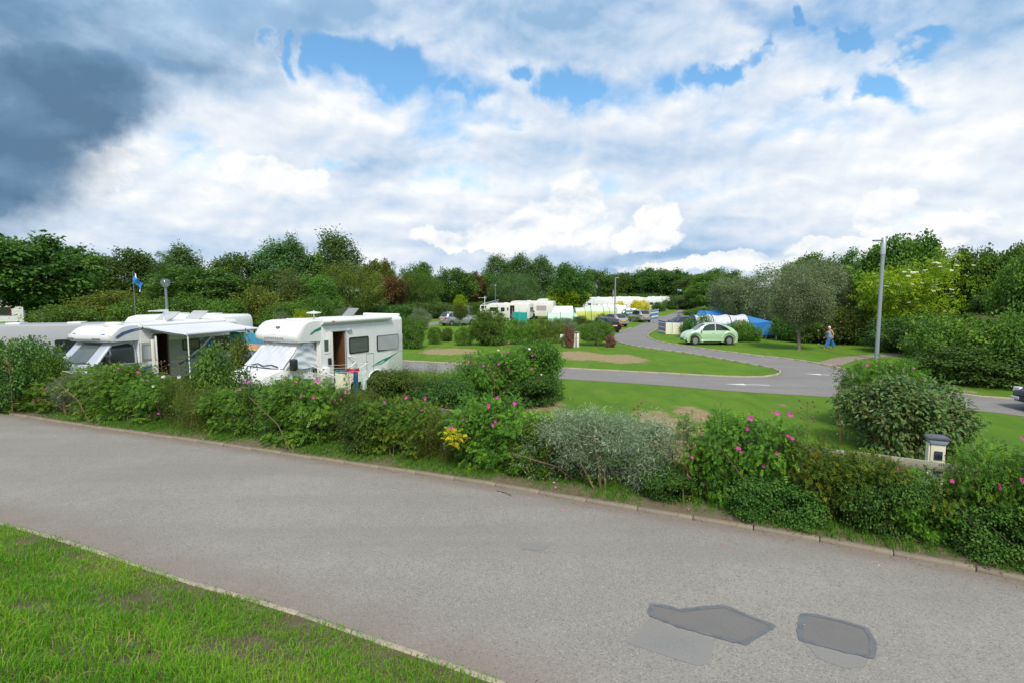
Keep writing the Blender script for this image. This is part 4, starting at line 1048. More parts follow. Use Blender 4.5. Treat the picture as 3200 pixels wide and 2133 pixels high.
def window(parent, x0, x1, z0, z1, y, side, r=0.06, frame=M_BLACK, pane=M_GLASS, fw=0.045, axis='y', tilt=0, bulge=0.02, name='window'):
    """rounded acrylic caravan window standing a little proud of the wall; side = outward sign along the axis"""
    def rr(a0, a1, b0, b1, r):
        P = []
        for cx, cz, s in ((a1 - r, b1 - r, 0), (a0 + r, b1 - r, 90), (a0 + r, b0 + r, 180), (a1 - r, b0 + r, 270)):
            for k in range(5):
                a = R(s + k * 22.5); P.append((cx + r * math.cos(a), cz + r * math.sin(a)))
        return P
    cx, cz = (x0 + x1) / 2, (z0 + z1) / 2
    outer = rr(x0 - cx, x1 - cx, z0 - cz, z1 - cz, r); inner = rr(x0 - cx + fw, x1 - cx - fw, z0 - cz + fw, z1 - cz - fw, max(.01, r - fw * .5)); n = len(outer)
    d = 0.018 * side
    def P3(p, h): return (p[0], h, p[1]) if axis == 'y' else (h, p[0], p[1])
    vs = [P3(p, -0.01 * side) for p in outer] + [P3(p, d) for p in outer] + [P3(p, d) for p in inner] + [P3(p, d * .4) for p in inner]
    fs = []
    for a in range(3):
        fs += [(a * n + i, a * n + (i + 1) % n, (a + 1) * n + (i + 1) % n, (a + 1) * n + i) for i in range(n)]
    m = MB(); m.add(vs, fs)
    f = m.build(name, frame, parent, (cx, y, cz) if axis == 'y' else (y, cx, cz), angle=50)
    m = MB(); m.add([P3(p, d * .6) for p in inner], [tuple(range(n))]); m.build('pane', pane, f)
    return f
def decal(parent, poly, y, m, side=1, name='decal', axis='y', t=0.003):
    mb = MB()
    if axis == 'y': mb.prism(poly, y, y + t * side, 'y')
    else: mb.prism(poly, y, y + t * side, 'x')
    return mb.build(name, m, parent, smooth=False)
def lettering(parent, txt, size, loc, rot, m, ext=0.002, name='lettering', space=1.0, align='CENTER'):
    c = bpy.data.curves.new(name, 'FONT'); c.body = txt; c.size = size; c.extrude = ext; c.align_x = align; c.space_character = space
    o = bpy.data.objects.new(name, c); link(o, parent); o.location = loc; o.rotation_euler = rot; c.materials.append(m)
    me = bpy.data.meshes.new_from_object(o); o2 = bpy.data.objects.new(name, me); link(o2, parent); o2.location = loc; o2.rotation_euler = rot
    bpy.data.objects.remove(o); o2['kind'] = 'stuff'; return o2
def swoosh(pts_top, pts_bot): return list(pts_top) + list(reversed(pts_bot))

# ------------------------------------------------------------------ coachbuilt motorhomes
def motorhome_shell(root, L, Wd, H, luton, nose_z, cab_front, m=M_WHITE, door=(0.35, 0.95), wheel_x=None):
    """+x is forward, +y the side with the habitation door; origin on the ground under the cab/body joint"""
    h = Wd / 2; z0 = 0.42
    # living box with rounded roof edge
    xr = -L; xf = 0.0
    prof = [(-h, z0), (-h, H - .12), (-h + .05, H - .035), (-h + .14, H), (h - .14, H), (h - .05, H - .035), (h, H - .12), (h, z0)]
    mb = MB(); mb.prism(prof, xr, xf, 'x'); body = mb.build('body', m, root, bevel=0.03, segs=2, angle=40)
    cuts = []
    d0, d1 = door
    cuts.append(rbox(-d1, -d0, h - 0.55, h + 0.05, 0.55, H - 0.42))
    for sx in (wheel_x,):
        for s in (-1, 1):
            c = MB(); c.lathe([(0.42, -0.2), (0.42, 0.2)], 24, (sx, s * h, 0.36), 'y'); cuts.append(c)
    cut(body, cuts)
    # overcab pod: profile in x-z with a full rounded nose
    zb = nose_z
    mid = (zb + H) / 2
    pod = [(-0.02, H - .004), (luton * .30, H - .005), (luton * .52, H - .035), (luton * .70, H - .11), (luton * .84, H - .22), (luton * .94, H - .36), (luton * .985, zb + .27), (luton, zb + .17), (luton * .99, zb + .07), (luton * .93, zb), (-0.02, zb)]
    def podfn(hw, s): return [((p[0]) * (1 - .0 * s), p[1]) for p in pod]
    m2 = MB(); st = [(-h, .0), (-h + .04, .06), (-h + .16, .10), (-h + .4, .12), (0, .13), (h - .4, .12), (h - .16, .10), (h - .04, .06), (h, .0)]
    vs = []; n = len(pod)
    for y, k in st:
        e = k / .13                       # 0 at the side walls, 1 in the middle
        for (px, pz) in pod:
            sx = 0.90 + 0.10 * e if px > .1 else 1.0
            cz = (zb + H) / 2; sz = (0.955 + .045 * e) if px > .1 else 1.0
            vs.append((px * sx, y, cz + (pz - cz) * sz))
    fs = [(i * n + j, i * n + (j + 1) % n, (i + 1) * n + (j + 1) % n, (i + 1) * n + j) for i in range(len(st) - 1) for j in range(n)]
    fs += [tuple(range(n)), tuple((len(st) - 1) * n + j for j in reversed(range(n)))]
    m2.add(vs, fs); m2.build('overcab_pod', m, root, angle=50)
    return body
def cab(root, front, wid, ztop, zbon, zscr, xscr, m, zlow=0.34, screen_m=M_GLASSG, covered=False):
    """van cab: side profile lofted across the width with tumblehome; returns helper to place panels on it"""
    prof = [(-0.05, zlow), (front - .42, zlow), (front - .06, zlow + .02), (front, zlow + .22), (front - .015, zbon - .20), (front - .10, zbon - .06), (front - .25, zbon), (xscr, zscr), (xscr - (ztop - zscr) * .98, ztop), (-0.05, ztop)]
    h = wid / 2
    st = [(-1, 0), (-.985, .35), (-.90, .8), (-.6, 1), (0, 1.06), (.6, 1), (.90, .8), (.985, .35), (1, 0)]
    vs = []; n = len(prof)
    for yy, e in st:
        for (x, z) in prof:
            tz = max(0, (z - zscr) / max(.01, ztop - zscr)); hw = h * (1 - .11 * tz)
            nose = 1 - 0.16 * (1 - e) * max(0, (x - xscr + .5)) / (front - xscr + .5)
            vs.append((x * nose if x > 0 else x, yy * hw * (1 - .06 * max(0, (x - front * .55) / (front * .45))), z))
    fs = [(i * n + j, i * n + (j + 1) % n, (i + 1) * n + (j + 1) % n, (i + 1) * n + j) for i in range(len(st) - 1) for j in range(n)]
    fs += [tuple(range(n)), tuple((len(st) - 1) * n + j for j in reversed(range(n)))]
    mb = MB(); mb.add(vs, fs); c = mb.build('cab', m, root, angle=32)
    cc = []
    for s in (-1, 1):
        q = MB(); q.lathe([(0.39, -0.25), (0.39, 0.25)], 24, (front - .82, s * h, 0.34), 'y'); cc.append(q)
    cut(c, cc)
    return c
def scr_pt(u, v, front, wid, ztop, zscr, xscr, off=0.012, inset=.06):
    """point on the windscreen plane: u across (-1..1), v up (0..1)"""
    h = wid / 2; x0 = xscr; x1 = xscr - (ztop - zscr) * .98
    tz = v; hw = h * (1 - .11 * tz) - inset
    x = x0 + (x1 - x0) * v - 0.16 * (abs(u) ** 3) * .55; z = zscr + (ztop - zscr) * v
    return Vector((x + off * .7, u * hw, z + off * .7))
def side_pt(x, z, wid, ztop, zscr, side, off=0.012):
    h = wid / 2; tz = max(0, min(1, (z - zscr) / (ztop - zscr)))
    return Vector((x, side * (h * (1 - .11 * tz) + off), z))
def door_mirror(root, x, y, z, side, m=M_BLACK, big=1.0):
    mb = MB(); mb.box(x - .08, x + .10, y + (.06 if side > 0 else -.30) * big, y + (.30 if side > 0 else -.06) * big, z - .16 * big, z + .22 * big)
    o = mb.build('mirror', m, root, bevel=.055, segs=3, angle=60)
    mb = MB(); mb.tube([(x, y - .03 * side, z - .08), (x + .02, y + .1 * side, z - .08)], .035, 8); mb.build('mirror_arm', M_BLACK, o); return o

def white_motorhome():
    X = Vector((-7.88, 16.65, 0)); dr = Vector((0.503, 0.865, 0))
    # forward = -dr ; left of forward is the visible side
    fwd = -dr; rz = math.atan2(fwd.y, fwd.x); left = Vector((-fwd.y, fwd.x, 0))
    Wd, Hh, L = 2.18, 2.74, 4.05
    # origin: cab/body joint on centre line.  front bumper plane is 2.15 ahead
    front = 2.12
    o_w = X + dr * (front + .05) - left * (Wd / 2)
    root = thing('motorhome', 'white motorhome with silver windscreen cover, green swoosh and open side door', 'motorhome', o_w, rz, 'motorhomes', 1.045)
    h = Wd / 2; wid = 1.98; ztop, zbon, zscr, xscr = 2.06, 1.16, 1.26, 1.46
    body = motorhome_shell(root, L, Wd, Hh, 0.98, 2.05, front, door=(0.50, 1.10), wheel_x=-2.55)
    cab(root, front, wid, ztop, zbon, zscr, xscr, M_WHITE)
    # silver thermal cover over windscreen and cab windows, with creases
    rr = np.random.default_rng(3)
    def crease(u, v): return 0.011 * math.sin(9 * u + 13 * v + 2 * math.sin(5 * v + 2)) + 0.007 * math.sin(23 * u - 9 * v) * (0.3 + v)
    mb = MB(); mb.grid(lambda a, b: scr_pt(a * 2 - 1, b, front, wid, ztop, zscr, xscr, .03 + crease(a * 2, b), -.01), 46, 24)
    mb.build('screen_cover', M_SILVERF, root, angle=80)
    def sp(a, b, s):
        z = zscr - .06 + (ztop - zscr + .06) * b; x1 = (xscr - .02) - (ztop - zscr) * .98 * max(0, (z - zscr) / (ztop - zscr)) - .14; x = 0.03 + (x1 - .03) * a
        return side_pt(x, z, wid, ztop, zscr, s, .018 + 0.012 * math.sin(14 * b + 6 * a) * a + 0.008 * math.sin(26 * b - 10 * a))
    for s in (1, -1):
        mb = MB(); mb.grid(lambda a, b: sp(a, b, s), 26, 20); mb.build('screen_cover', M_SILVERF, root, angle=80)
    # wipers, indicator, handle, headlamps, grille, mirrors
    for u0, u1 in ((-.55, .12), (.12, .85)):
        mb = MB(); a = scr_pt(u0, .02, front, wid, ztop, zscr, xscr, .07); b = scr_pt((u0 + u1) / 2, .09, front, wid, ztop, zscr, xscr, .075); c = scr_pt(u1, .03, front, wid, ztop, zscr, xscr, .07)
        mb.tube([a, b, c], .016, 6); mb.build('wiper', M_BLACK, root)
    mb = MB(); mb.grid(lambda a, b: scr_pt((a * 2 - 1) * .97, -.07 + .07 * b, front, wid, ztop, zscr, xscr, .028, .02), 20, 2); mb.build('scuttle', M_BLACK, root)
    door_mirror(root, 1.12, wid / 2, 1.36, 1); door_mirror(root, 1.12, -wid / 2, 1.36, -1)
    rbox(1.28, 1.36, wid / 2 - .012, wid / 2 + .014, .92, 1.0).build('indicator', M_ORANGE, root, bevel=.01)
    rbox(.10, .26, wid / 2 - .01, wid / 2 + .02, 1.02, 1.14).build('door_handle', M_BLACK, root, bevel=.012)
    for s in (-1, 1):
        mb = MB(); mb.box(front - .20, front - .005, s * .62 - .19, s * .62 + .19, .70, .90); mb.build('headlight', M_LENS, root, bevel=.03)
    rbox(front - .06, front + .03, -.80, .80, .34, .58).build('bumper', M_GREYP, root, bevel=.04)
    rbox(front - .05, front + .012, -.42, .42, .68, .86).build('grille', M_BLACK, root, bevel=.02)
    # thin door shut line and swage along the cab side
    decal(root, [(1.02, .45), (1.03, .45), (1.03, 1.10), (1.02, 1.10)], wid / 2 - .002, M_GREYP, 1, 'door_seam')
    # habitation doorway: recess with veneer interior
    mb = MB(); mb.box(-1.09, -.51, h - .54, h - .52, .56, Hh - .43); mb.build('interior_wall', M_WOODIN, root)
    rbox(-1.085, -1.02, h - .52, h - .03, .56, Hh - .43).build('interior_wall', M_WOODIN, root)
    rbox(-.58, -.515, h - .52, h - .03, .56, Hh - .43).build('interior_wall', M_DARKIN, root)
    rbox(-1.02, -.62, h - .51, h - .46, .58, 1.28).build('cupboard', mat('light_veneer', (0.26, 0.13, 0.06), 0.45, var=.25, scale=7), root, bevel=.01)
    rbox(-.95, -.70, h - .455, h - .43, .82, 1.18).build('cupboard_door', mat('beige_panel', (0.50, 0.42, 0.33), 0.5), root, bevel=.03)
    rbox(-.90, -.76, h - .50, h - .47, 1.92, 2.05).build('control_panel', M_CREAM, root, bevel=.01)
    fr = MB()
    for x in (-1.125, -.505): fr.box(x, x + .03, h - .02, h + .016, .52, Hh - .40)
    fr.box(-1.125, -.475, h - .02, h + .016, Hh - .42, Hh - .385); fr.build('door_frame', M_GREYP, root, bevel=.006)
    # door leaf swung forward against the cab side
    hinge = thing('door', None, None); hinge.parent = root; hinge.location = (-.50, h + .03, 0); hinge.rotation_euler = (0, 0, R(-12))
    rbox(0.0, .60, -.02, .03, .56, Hh - .42).build('door_leaf', M_CREAM, hinge, bevel=.02)
    window(hinge, .12, .48, 1.62, 2.12, .03, 1, .05, M_WHITE, M_GLASSG, .06)
    rbox(.22, .46, .03, .20, .78, 1.16).build('waste_bin', M_WHITE, hinge, bevel=.03)
    rbox(.10, .22, .03, .075, 1.22, 1.46).build('door_handle', M_BLACK, hinge, bevel=.015)
    # side windows, hatches, grab rail
    window(root, -2.20, -1.25, 1.50, 2.08, h, 1, .06, M_BLACK, M_GLASSG)
    w2 = window(root, -3.83, -2.62, 1.46, 2.05, h, 1, .06, M_BLACK, mat('net_curtain_pane', (0.30, 0.31, 0.34), 0.15, spec=.7))
    mb = MB(); mb.grid(lambda a, b: (-2.66 - 1.36 * a, h + .03 + .02 * b + .012 * math.sin(9 * a + 5 * b), 1.52 + .52 * b - .12 * a * (1 - b)), 14, 6); mb.build('loose_film', mat('clear_film', (0.62, 0.64, 0.68), 0.15, alpha=.42), root, angle=80)
    hat = MB()
    for a0, a1, b0, b1 in ((-2.44, -2.42, .78, 1.44), (-2.09, -2.07, .78, 1.44), (-2.42, -2.09, .78, .80), (-2.42, -2.09, 1.42, 1.44)): hat.box(a0, a1, h - .01, h + .008, b0, b1)
    hat.build('service_hatch', M_GREYP, root, bevel=.004)
    rbox(-2.15, -2.11, h, h + .03, 1.08, 1.14).build('hatch_lock', M_BLACK, root, bevel=.008)
    mb = MB(); mb.tube([(-1.20, h, 1.44), (-1.22, h + .09, 1.42), (-1.44, h + .09, 1.34), (-1.46, h + .09, 1.20), (-1.24, h + .09, 1.06), (-1.20, h, 1.04)], .022, 8); mb.build('grab_rail', M_WHITE, root)
    rbox(-1.36, -1.14, h, h + .07, 2.30, 2.40).build('porch_light', M_LGREYDEC, root, bevel=.03)
    # decals
    decal(root, swoosh([(-2.30, .92), (-2.62, 1.05), (-2.95, 1.14), (-3.35, 1.22), (-3.80, 1.34)], [(-2.45, .93), (-2.85, .95), (-3.15, 1.06), (-3.45, 1.19), (-3.80, 1.33)]), h - .001, M_TEALDEC)
    decal(root, swoosh([(-2.35, .945), (-2.75, 1.02), (-2.98, 1.10)], [(-2.60, .955), (-2.86, .98), (-3.02, 1.05)]), h + .003, mat('mint_decal', (0.35, .55, .50), .4))
    decal(root, swoosh([(1.0, 1.02), (.55, .84), (.25, .80)], [(1.02, .97), (.6, .80), (.25, .78)]), wid / 2 - .03, M_TEALDEC, 1, t=.035)
    # roof: awning cassette, roof lights, aerial, box
    mb = MB(); mb.tube([(-.05, h + .045, Hh - .06), (-3.35, h + .045, Hh - .03)], .085, 14); aw = mb.build('awning_cassette', M_WHITE, root, angle=60)
    decal(aw, [(-.55, Hh - .08), (-.40, Hh - .08), (-.40, Hh - .03), (-.55, Hh - .03)], h + .125, mat('small_red_mark', (.5, .03, .05), .4), 1, 'badge', t=.004)
    mb = MB(); mb.prism([(-.05, Hh - .20), (-3.2, Hh - .17), (-3.2, Hh - .155), (-.05, Hh - .185)], h - .002, h + .012, 'y'); mb.build('awning_rail', M_GREYP, root, smooth=False)
    mb = MB(); mb.tube([(-.30, .45, Hh - .02), (-.30, .45, Hh + .32)], .02, 8); mb.lathe([(.02, Hh + .20), (.25, Hh + .225), (.25, Hh + .255), (.03, Hh + .29)], 20, (-.30, .45, 0)); mb.build('aerial', M_WHITE, root, angle=50)
    rbox(-.15, .42, -.10, .55, Hh - .03, Hh + .06).build('roof_light', M_WHITE, root, bevel=.025)
    rbox(-2.0, -.9, -.05, .70, Hh - .02, Hh + .06).build('roof_box', M_WHITE, root, bevel=.03)
    rl = rbox(-2.72, -2.2, -.28, .30, Hh - .02, Hh + .05).build('roof_light', M_WHITE, root, bevel=.02)
    mb = MB(); mb.prism([(-2.16, Hh + .04), (-2.52, Hh + .34), (-2.56, Hh + .33), (-2.2, Hh + .03)], -.26, .28, 'y'); mb.build('roof_light_lid', mat('smoked_lid', (0.30, 0.31, 0.32), .15, alpha=.7), rl)
    rbox(-4.06, -3.95, -h + .1, h - .1, Hh - .02, Hh + .10).build('rear_spoiler', M_WHITE, root, bevel=.04)
    # overcab lettering, badge and mouldings
    lettering(root, 'AUTOCRUISE', .105, (.986, .0, 2.135), (R(88), 0, R(90)), mat('mid_grey_letters', (.22, .22, .23), .4), .006, space=1.7)
    mb = MB(); mb.lathe([(.001, 0), (.075, 0), (.085, .01), (.001, .015)], 20, (0, 0, 0)); bd = mb.build('badge', M_GREYDEC, root); bd.location = (.835, .05, 2.525); bd.rotation_euler = (0, R(52), 0); bd.scale = (.55, 1.3, 1)
    lettering(bd, 'A', .07, (0, -.0, .017), (0, 0, R(90)), M_LENS, .002)
    mb = MB(); mb.tube([(.88, -h + .12, 2.29), (.945, -.4, 2.29), (.965, 0, 2.29), (.945, .4, 2.29), (.88, h - .12, 2.29), (.55, h - .005, 2.30)], .016, 6); mb.build('moulding', M_WHITE, root, angle=80)
    decal(root, swoosh([(.42, 2.30), (.24, 2.43), (-.05, 2.53)], [(.36, 2.28), (.20, 2.36), (-.05, 2.42)]), h - .020, M_TEALDEC, 1, t=.024)
    for sx, s in ((-2.55, 1), (-2.55, -1), (front - .82, 1), (front - .82, -1)): wheel(root, sx, s * (h - .14 if sx < 0 else wid / 2 - .12), .335, .2, s, M_LENS, cover=True)
    mb = MB(); mb.tube([(-2.55 + .42 * math.cos(R(a)), h - .0, .36 + .42 * math.sin(R(a))) for a in range(0, 181, 15)], .035, 6); mb.build('wheel_arch', M_WHITE, root, angle=80)
    rbox(-L - .05, -L + .03, -h + .05, h - .05, .40, .62).build('rear_bumper', M_WHITE, root, bevel=.05)
    return root
white_motorhome()

def awning_motorhome():
    dr = Vector((0.31, 0.951, 0)); fwd = -dr; rz = math.atan2(fwd.y, fwd.x); left = Vector((-fwd.y, fwd.x, 0))
    Wd, Hh, L = 2.16, 2.62, 4.7
    P0 = Vector((-.703 * 20.2, 20.2, 0))            # front end of the awning cassette, on the door side
    o_w = P0 - left * (Wd / 2) + fwd * 0.15
    root = thing('motorhome', 'white motorhome with blue swooshes, grey awning pulled out and dark open doorway', 'motorhome', o_w, rz, 'motorhomes')
    h = Wd / 2; front = 2.45; wid = 2.02; ztop, zbon, zscr, xscr = 2.02, 1.18, 1.26, 1.62
    body = motorhome_shell(root, L, Wd, Hh, 1.16, 2.04, front, door=(.62, 1.22), wheel_x=-3.1)
    M_SV = mat('silver_blue_paint', (0.50, 0.54, 0.60), 0.3, 0.35, coat=.4)
    M_LOW = mat('grey_lower_panel', (0.36, 0.38, 0.385), 0.4, var=.05)
    cab(root, front, wid, ztop, zbon, zscr, xscr, M_SV)
    mb = MB(); mb.grid(lambda a, b: scr_pt((a * 2 - 1) * .98, .04 + b * .9, front, wid, ztop, zscr, xscr, .012, .05), 20, 8); mb.build('windscreen', M_GLASSG, root, angle=60)
    # side glass of the cab with quarter light
    def cabglass(pts, s, nm, m=M_GLASS):
        mb = MB(); V = [side_pt(x, z, wid, ztop, zscr, s, .008) for x, z in pts]; mb.add(V, [tuple(range(len(V)))]); return mb.build(nm, m, root)
    for s in (1, -1):
        cabglass([(.14, 1.22), (.95, 1.24), (.95, 1.80), (.86, 1.90), (.30, 1.95), (.16, 1.90), (.12, 1.6)], s, 'side_window')
        cabglass([(1.0, 1.24), (1.46, 1.26), (1.02, 1.74)], s, 'quarter_light')
        mb = MB(); pts = [side_pt(x, z, wid, ztop, zscr, s, .012) for x, z in [(.10, 1.18), (.06, 1.6), (.12, 1.94), (.30, 2.0), (.88, 1.96), (1.52, 1.26), (.10, 1.18)]]; mb.tube(pts, .022, 6); mb.build('window_trim', M_SV, root, angle=80)
        door_mirror(root, 1.16, s * wid / 2, 1.40, s)
    for u0, u1 in ((-.6, .1), (.05, .8)):
        mb = MB(); mb.tube([scr_pt(u0, .0, front, wid, ztop, zscr, xscr, .05), scr_pt((u0 + u1) / 2, .08, front, wid, ztop, zscr, xscr, .055), scr_pt(u1, .03, front, wid, ztop, zscr, xscr, .05)], .015, 6); mb.build('wiper', M_BLACK, root)
    rbox(.02, .16, wid / 2 - .01, wid / 2 + .025, 1.0, 1.20).build('door_handle', M_BLACK, root, bevel=.02)
    for s in (-1, 1): rbox(front - .34, front - .05, s * .70 - .16, s * .70 + .16, .78, 1.02).build('headlight', M_LENS, root, bevel=.05)
    rbox(front - .08, front + .03, -.9, .9, .36, .66).build('bumper', M_SV, root, bevel=.06)
    rbox(front - .06, front + .012, -.5, .5, .72, .92).build('grille', M_BLACK, root, bevel=.03)
    # overcab: dark text strip, blue darts
    for y0, y1, m_ in ((-.62, .30, M_LGREYDEC), (.34, .72, M_GREYDEC), (-.98, -.66, M_GREYDEC)):
        rbox(1.13, 1.170, y0, y1, 2.13, 2.175).build('decal', m_, root, smooth=False)
    for s in (-1, 1):
        mb = MB(); mb.add([(1.06, s * .90, 2.27), (1.10, s * .45, 2.26), (1.02, s * .78, 2.34)], [(0, 1, 2)]); mb.build('decal', M_BLUEDEC, root, smooth=False, solid=.02)
    for k, (m_, dz) in enumerate(((M_BLUEDEC, 0), (M_GREYDEC, -.055))):
        decal(root, swoosh([(.86, 2.22 + dz), (.60, 2.38 + dz), (.25, 2.47 + dz), (-.20, 2.52 + dz)], [(.78, 2.20 + dz), (.50, 2.34 + dz), (.20, 2.42 + dz), (-.20, 2.50 + dz)]), h - .012, m_, 1, t=.015)
    # grey lower half of the side, white band, swooshes
    decal(root, [(-1.24, .46), (-L + .02, .46), (-L + .02, 1.94), (-1.24, 1.94)], h - .001, M_LOW, 1, 'side_panel', t=.004)
    decal(root, [(-.60, .46), (-.02, .46), (-.02, 1.94), (-.60, 1.94)], h - .001, M_LOW, 1, 'side_panel', t=.004)
    decal(root, [(-.60, .96), (-.02, .90), (-.02, .98), (-.60, 1.06)], h + .003, M_BLUEDEC, 1, 'decal')
    decal(root, [(-.60, 1.09), (-.02, 1.01), (-.02, 1.14), (-.60, 1.22)], h + .003, M_WHITE, 1, 'decal')
    for m_, a in ((M_GREYDEC, [(-1.95, 1.25), (-2.45, 1.60), (-2.95, 1.94), (-3.25, 1.94), (-2.75, 1.58), (-2.20, 1.25)]),
                  (M_WHITE, [(-2.20, 1.25), (-2.75, 1.58), (-3.25, 1.94), (-3.34, 1.94), (-2.82, 1.56), (-2.28, 1.22)]),
                  (M_BLUEDEC, [(-1.60, .95), (-2.30, 1.20), (-2.95, 1.60), (-3.36, 1.93), (-3.50, 1.62), (-3.0, 1.38), (-2.35, 1.08), (-1.60, .86)]),
                  (M_WHITE, [(-1.24, 1.06), (-2.3, 1.045), (-2.3, 1.07), (-1.24, 1.085)])):
        decal(root, a, h + .003, m_, 1)
    lettering(root, '425', .14, (-2.72, h + .008, 1.17), (R(90), 0, R(180)), M_GREYDEC, .002, space=1.3)
    rbox(-1.98, -1.52, h - .005, h + .018, 1.10, 1.27).build('fridge_vent', mat('beige_vent', (.50, .45, .36), .5), root, bevel=.01)
    window(root, -2.66, -1.84, 1.46, 1.90, h + .004, 1, .07, M_BLACK, M_GLASSG)
    window(root, -4.42, -3.40, 1.26, 1.92, h + .004, 1, .07, M_BLACK, M_GLASS)
    window(root, -.5, -.10, 1.26, 1.86, h + .004, 1, .05, M_GREYP, mat('blind_pane', (.42, .45, .50), .3), name='window')
    # doorway and door
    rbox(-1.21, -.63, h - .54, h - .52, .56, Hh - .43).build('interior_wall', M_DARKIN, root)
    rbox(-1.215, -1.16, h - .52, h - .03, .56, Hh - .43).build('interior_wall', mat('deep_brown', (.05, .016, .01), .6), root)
    fr = MB()
    for x in (-1.245, -.625): fr.box(x, x + .03, h - .02, h + .02, .52, Hh - .40)
    fr.box(-1.245, -.595, h - .02, h + .02, Hh - .42, Hh - .38); fr.build('door_frame', M_GREYP, root, bevel=.006)
    mb = MB(); mb.tube([(-1.36, h + .03, Hh - .52), (-1.32, h + .04, Hh - .38), (-1.2, h + .045, Hh - .33), (-.62, h + .045, Hh - .33), (-.50, h + .04, Hh - .38), (-.46, h + .03, Hh - .52)], .035, 6); mb.build('drip_rail', M_WHITE, root, angle=80)
    hinge = thing('door', None, None); hinge.parent = root; hinge.location = (-.62, h + .03, 0); hinge.rotation_euler = (0, 0, R(58))
    rbox(0, .58, -.03, .02, .56, Hh - .44).build('door_leaf', M_WHITE, hinge, bevel=.02)
    rbox(.12, .46, -.045, -.03, 1.3, 1.95).build('door_pane', M_GREYP, hinge, bevel=.01)
    rbox(.05, .20, -.14, -.03, .60, 2.05).build('door_pocket', M_CREAM, hinge, bevel=.02)
    # awning: cassette, sloping cloth, front bar, arms and two legs
    z1 = Hh - .03; zf = 2.30; proj = 2.25; x0, x1 = -.12, -3.9
    mb = MB(); mb.tube([(x0 + .05, h + .07, z1), (x1 - .05, h + .07, z1)], .085, 14); mb.build('awning_cassette', M_WHITE, root, angle=60)
    am = bpy.data.materials.new('striped_awning_cloth'); am.use_nodes = True; t = NT(am.node_tree); b = am.node_tree.nodes['Principled BSDF']
    tc = t.new('ShaderNodeTexCoord').outputs['Object']; sp_ = t.new('ShaderNodeSeparateXYZ'); t.l.new(tc, sp_.inputs[0])
    mp = t.new('ShaderNodeMapping'); t.l.new(tc, mp.inputs[0]); mp.inputs['Scale'].default_value = (.25, 7, 7)
    t.l.new(t.ramp(t.noise(mp.outputs[0], 3, 4, .7), [(.3, (.42, .45, .52)), (.55, (.58, .60, .66)), (.75, (.70, .72, .75))]), b.inputs['Base Color']); b.inputs['Roughness'].default_value = .8
    def cl(a, c): return (x0 + (x1 - x0) * a, h + .09 + proj * c, z1 - .03 + (zf - z1 + .03) * c - .10 * math.sin(math.pi * c) * (0.4 + .6 * math.sin(math.pi * a)))
    mb = MB(); mb.grid(cl, 20, 12); mb.build('awning_cloth', am, root, solid=.006, angle=80)
    mb = MB(); mb.tube([(x0 + .03, h + .1 + proj, zf), (x1 - .03, h + .1 + proj, zf)], .05, 10); mb.build('front_bar', mat('grey_valance', (.42, .45, .50), .6), root, angle=60)
    for x in (x0 - .0, x1 + .0):
        mb = MB(); mb.tube([(x, h + .1 + proj, zf), (x, h + .12 + proj, .02)], .022, 8); mb.build('awning_leg', M_WHITE, root)
        mb = MB(); mb.tube([(x, h + .09, z1 - .05), (x * .9 + (x1 + x0) * .05, h + .1 + proj * .5, (z1 + zf) / 2 - .16), (x, h + .1 + proj, zf)], .025, 6); mb.build('awning_arm', M_WHITE, root)
    mb = MB(); mb.tube([(.05, wid / 2 + .16, .1), (-.02, h + .1, 2.05)], .018, 6); mb.build('windbreak_pole', M_WHITE, root)
    # roof gear
    mb = MB(); mb.lathe([(.30, 0), (.30, .08), (.22, .13), (.02, .15)], 24, (.35, .3, Hh - .03)); mb.build('roof_vent', M_CREAM, root, angle=50)
    mb = MB(); mb.tube([(-1.45, .65, Hh - .02), (-1.45, .65, Hh + .46)], .028, 8); mb.prism([(-1.6, Hh + .44), (-.85, Hh + .47), (-.85, Hh + .50), (-1.6, Hh + .54)], .55, .72, 'y'); mb.build('aerial', M_WHITE, root, angle=40)
    M_LID = mat('clear_dusty_lid', (.46, .48, .50), .2, alpha=.72)
    for x, w in ((-1.75, .7), (-3.15, .8)):
        r_ = rbox(x - w, x, -.3, .55, Hh - .02, Hh + .07).build('roof_light', M_WHITE, root, bevel=.02)
        mb = MB(); mb.prism([(x, Hh + .06), (x - .50, Hh + .42), (x - .54, Hh + .40), (x - .04, Hh + .04)], -.3, .55, 'y'); mb.build('roof_light_lid', M_LID, r_)
    for sx, s in ((-3.1, 1), (-3.1, -1), (front - .82, 1), (front - .82, -1)): wheel(root, sx, s * (h - .14 if sx < 0 else wid / 2 - .12), .335, .2, s, M_LENS, cover=True)
    return root
awning_motorhome()

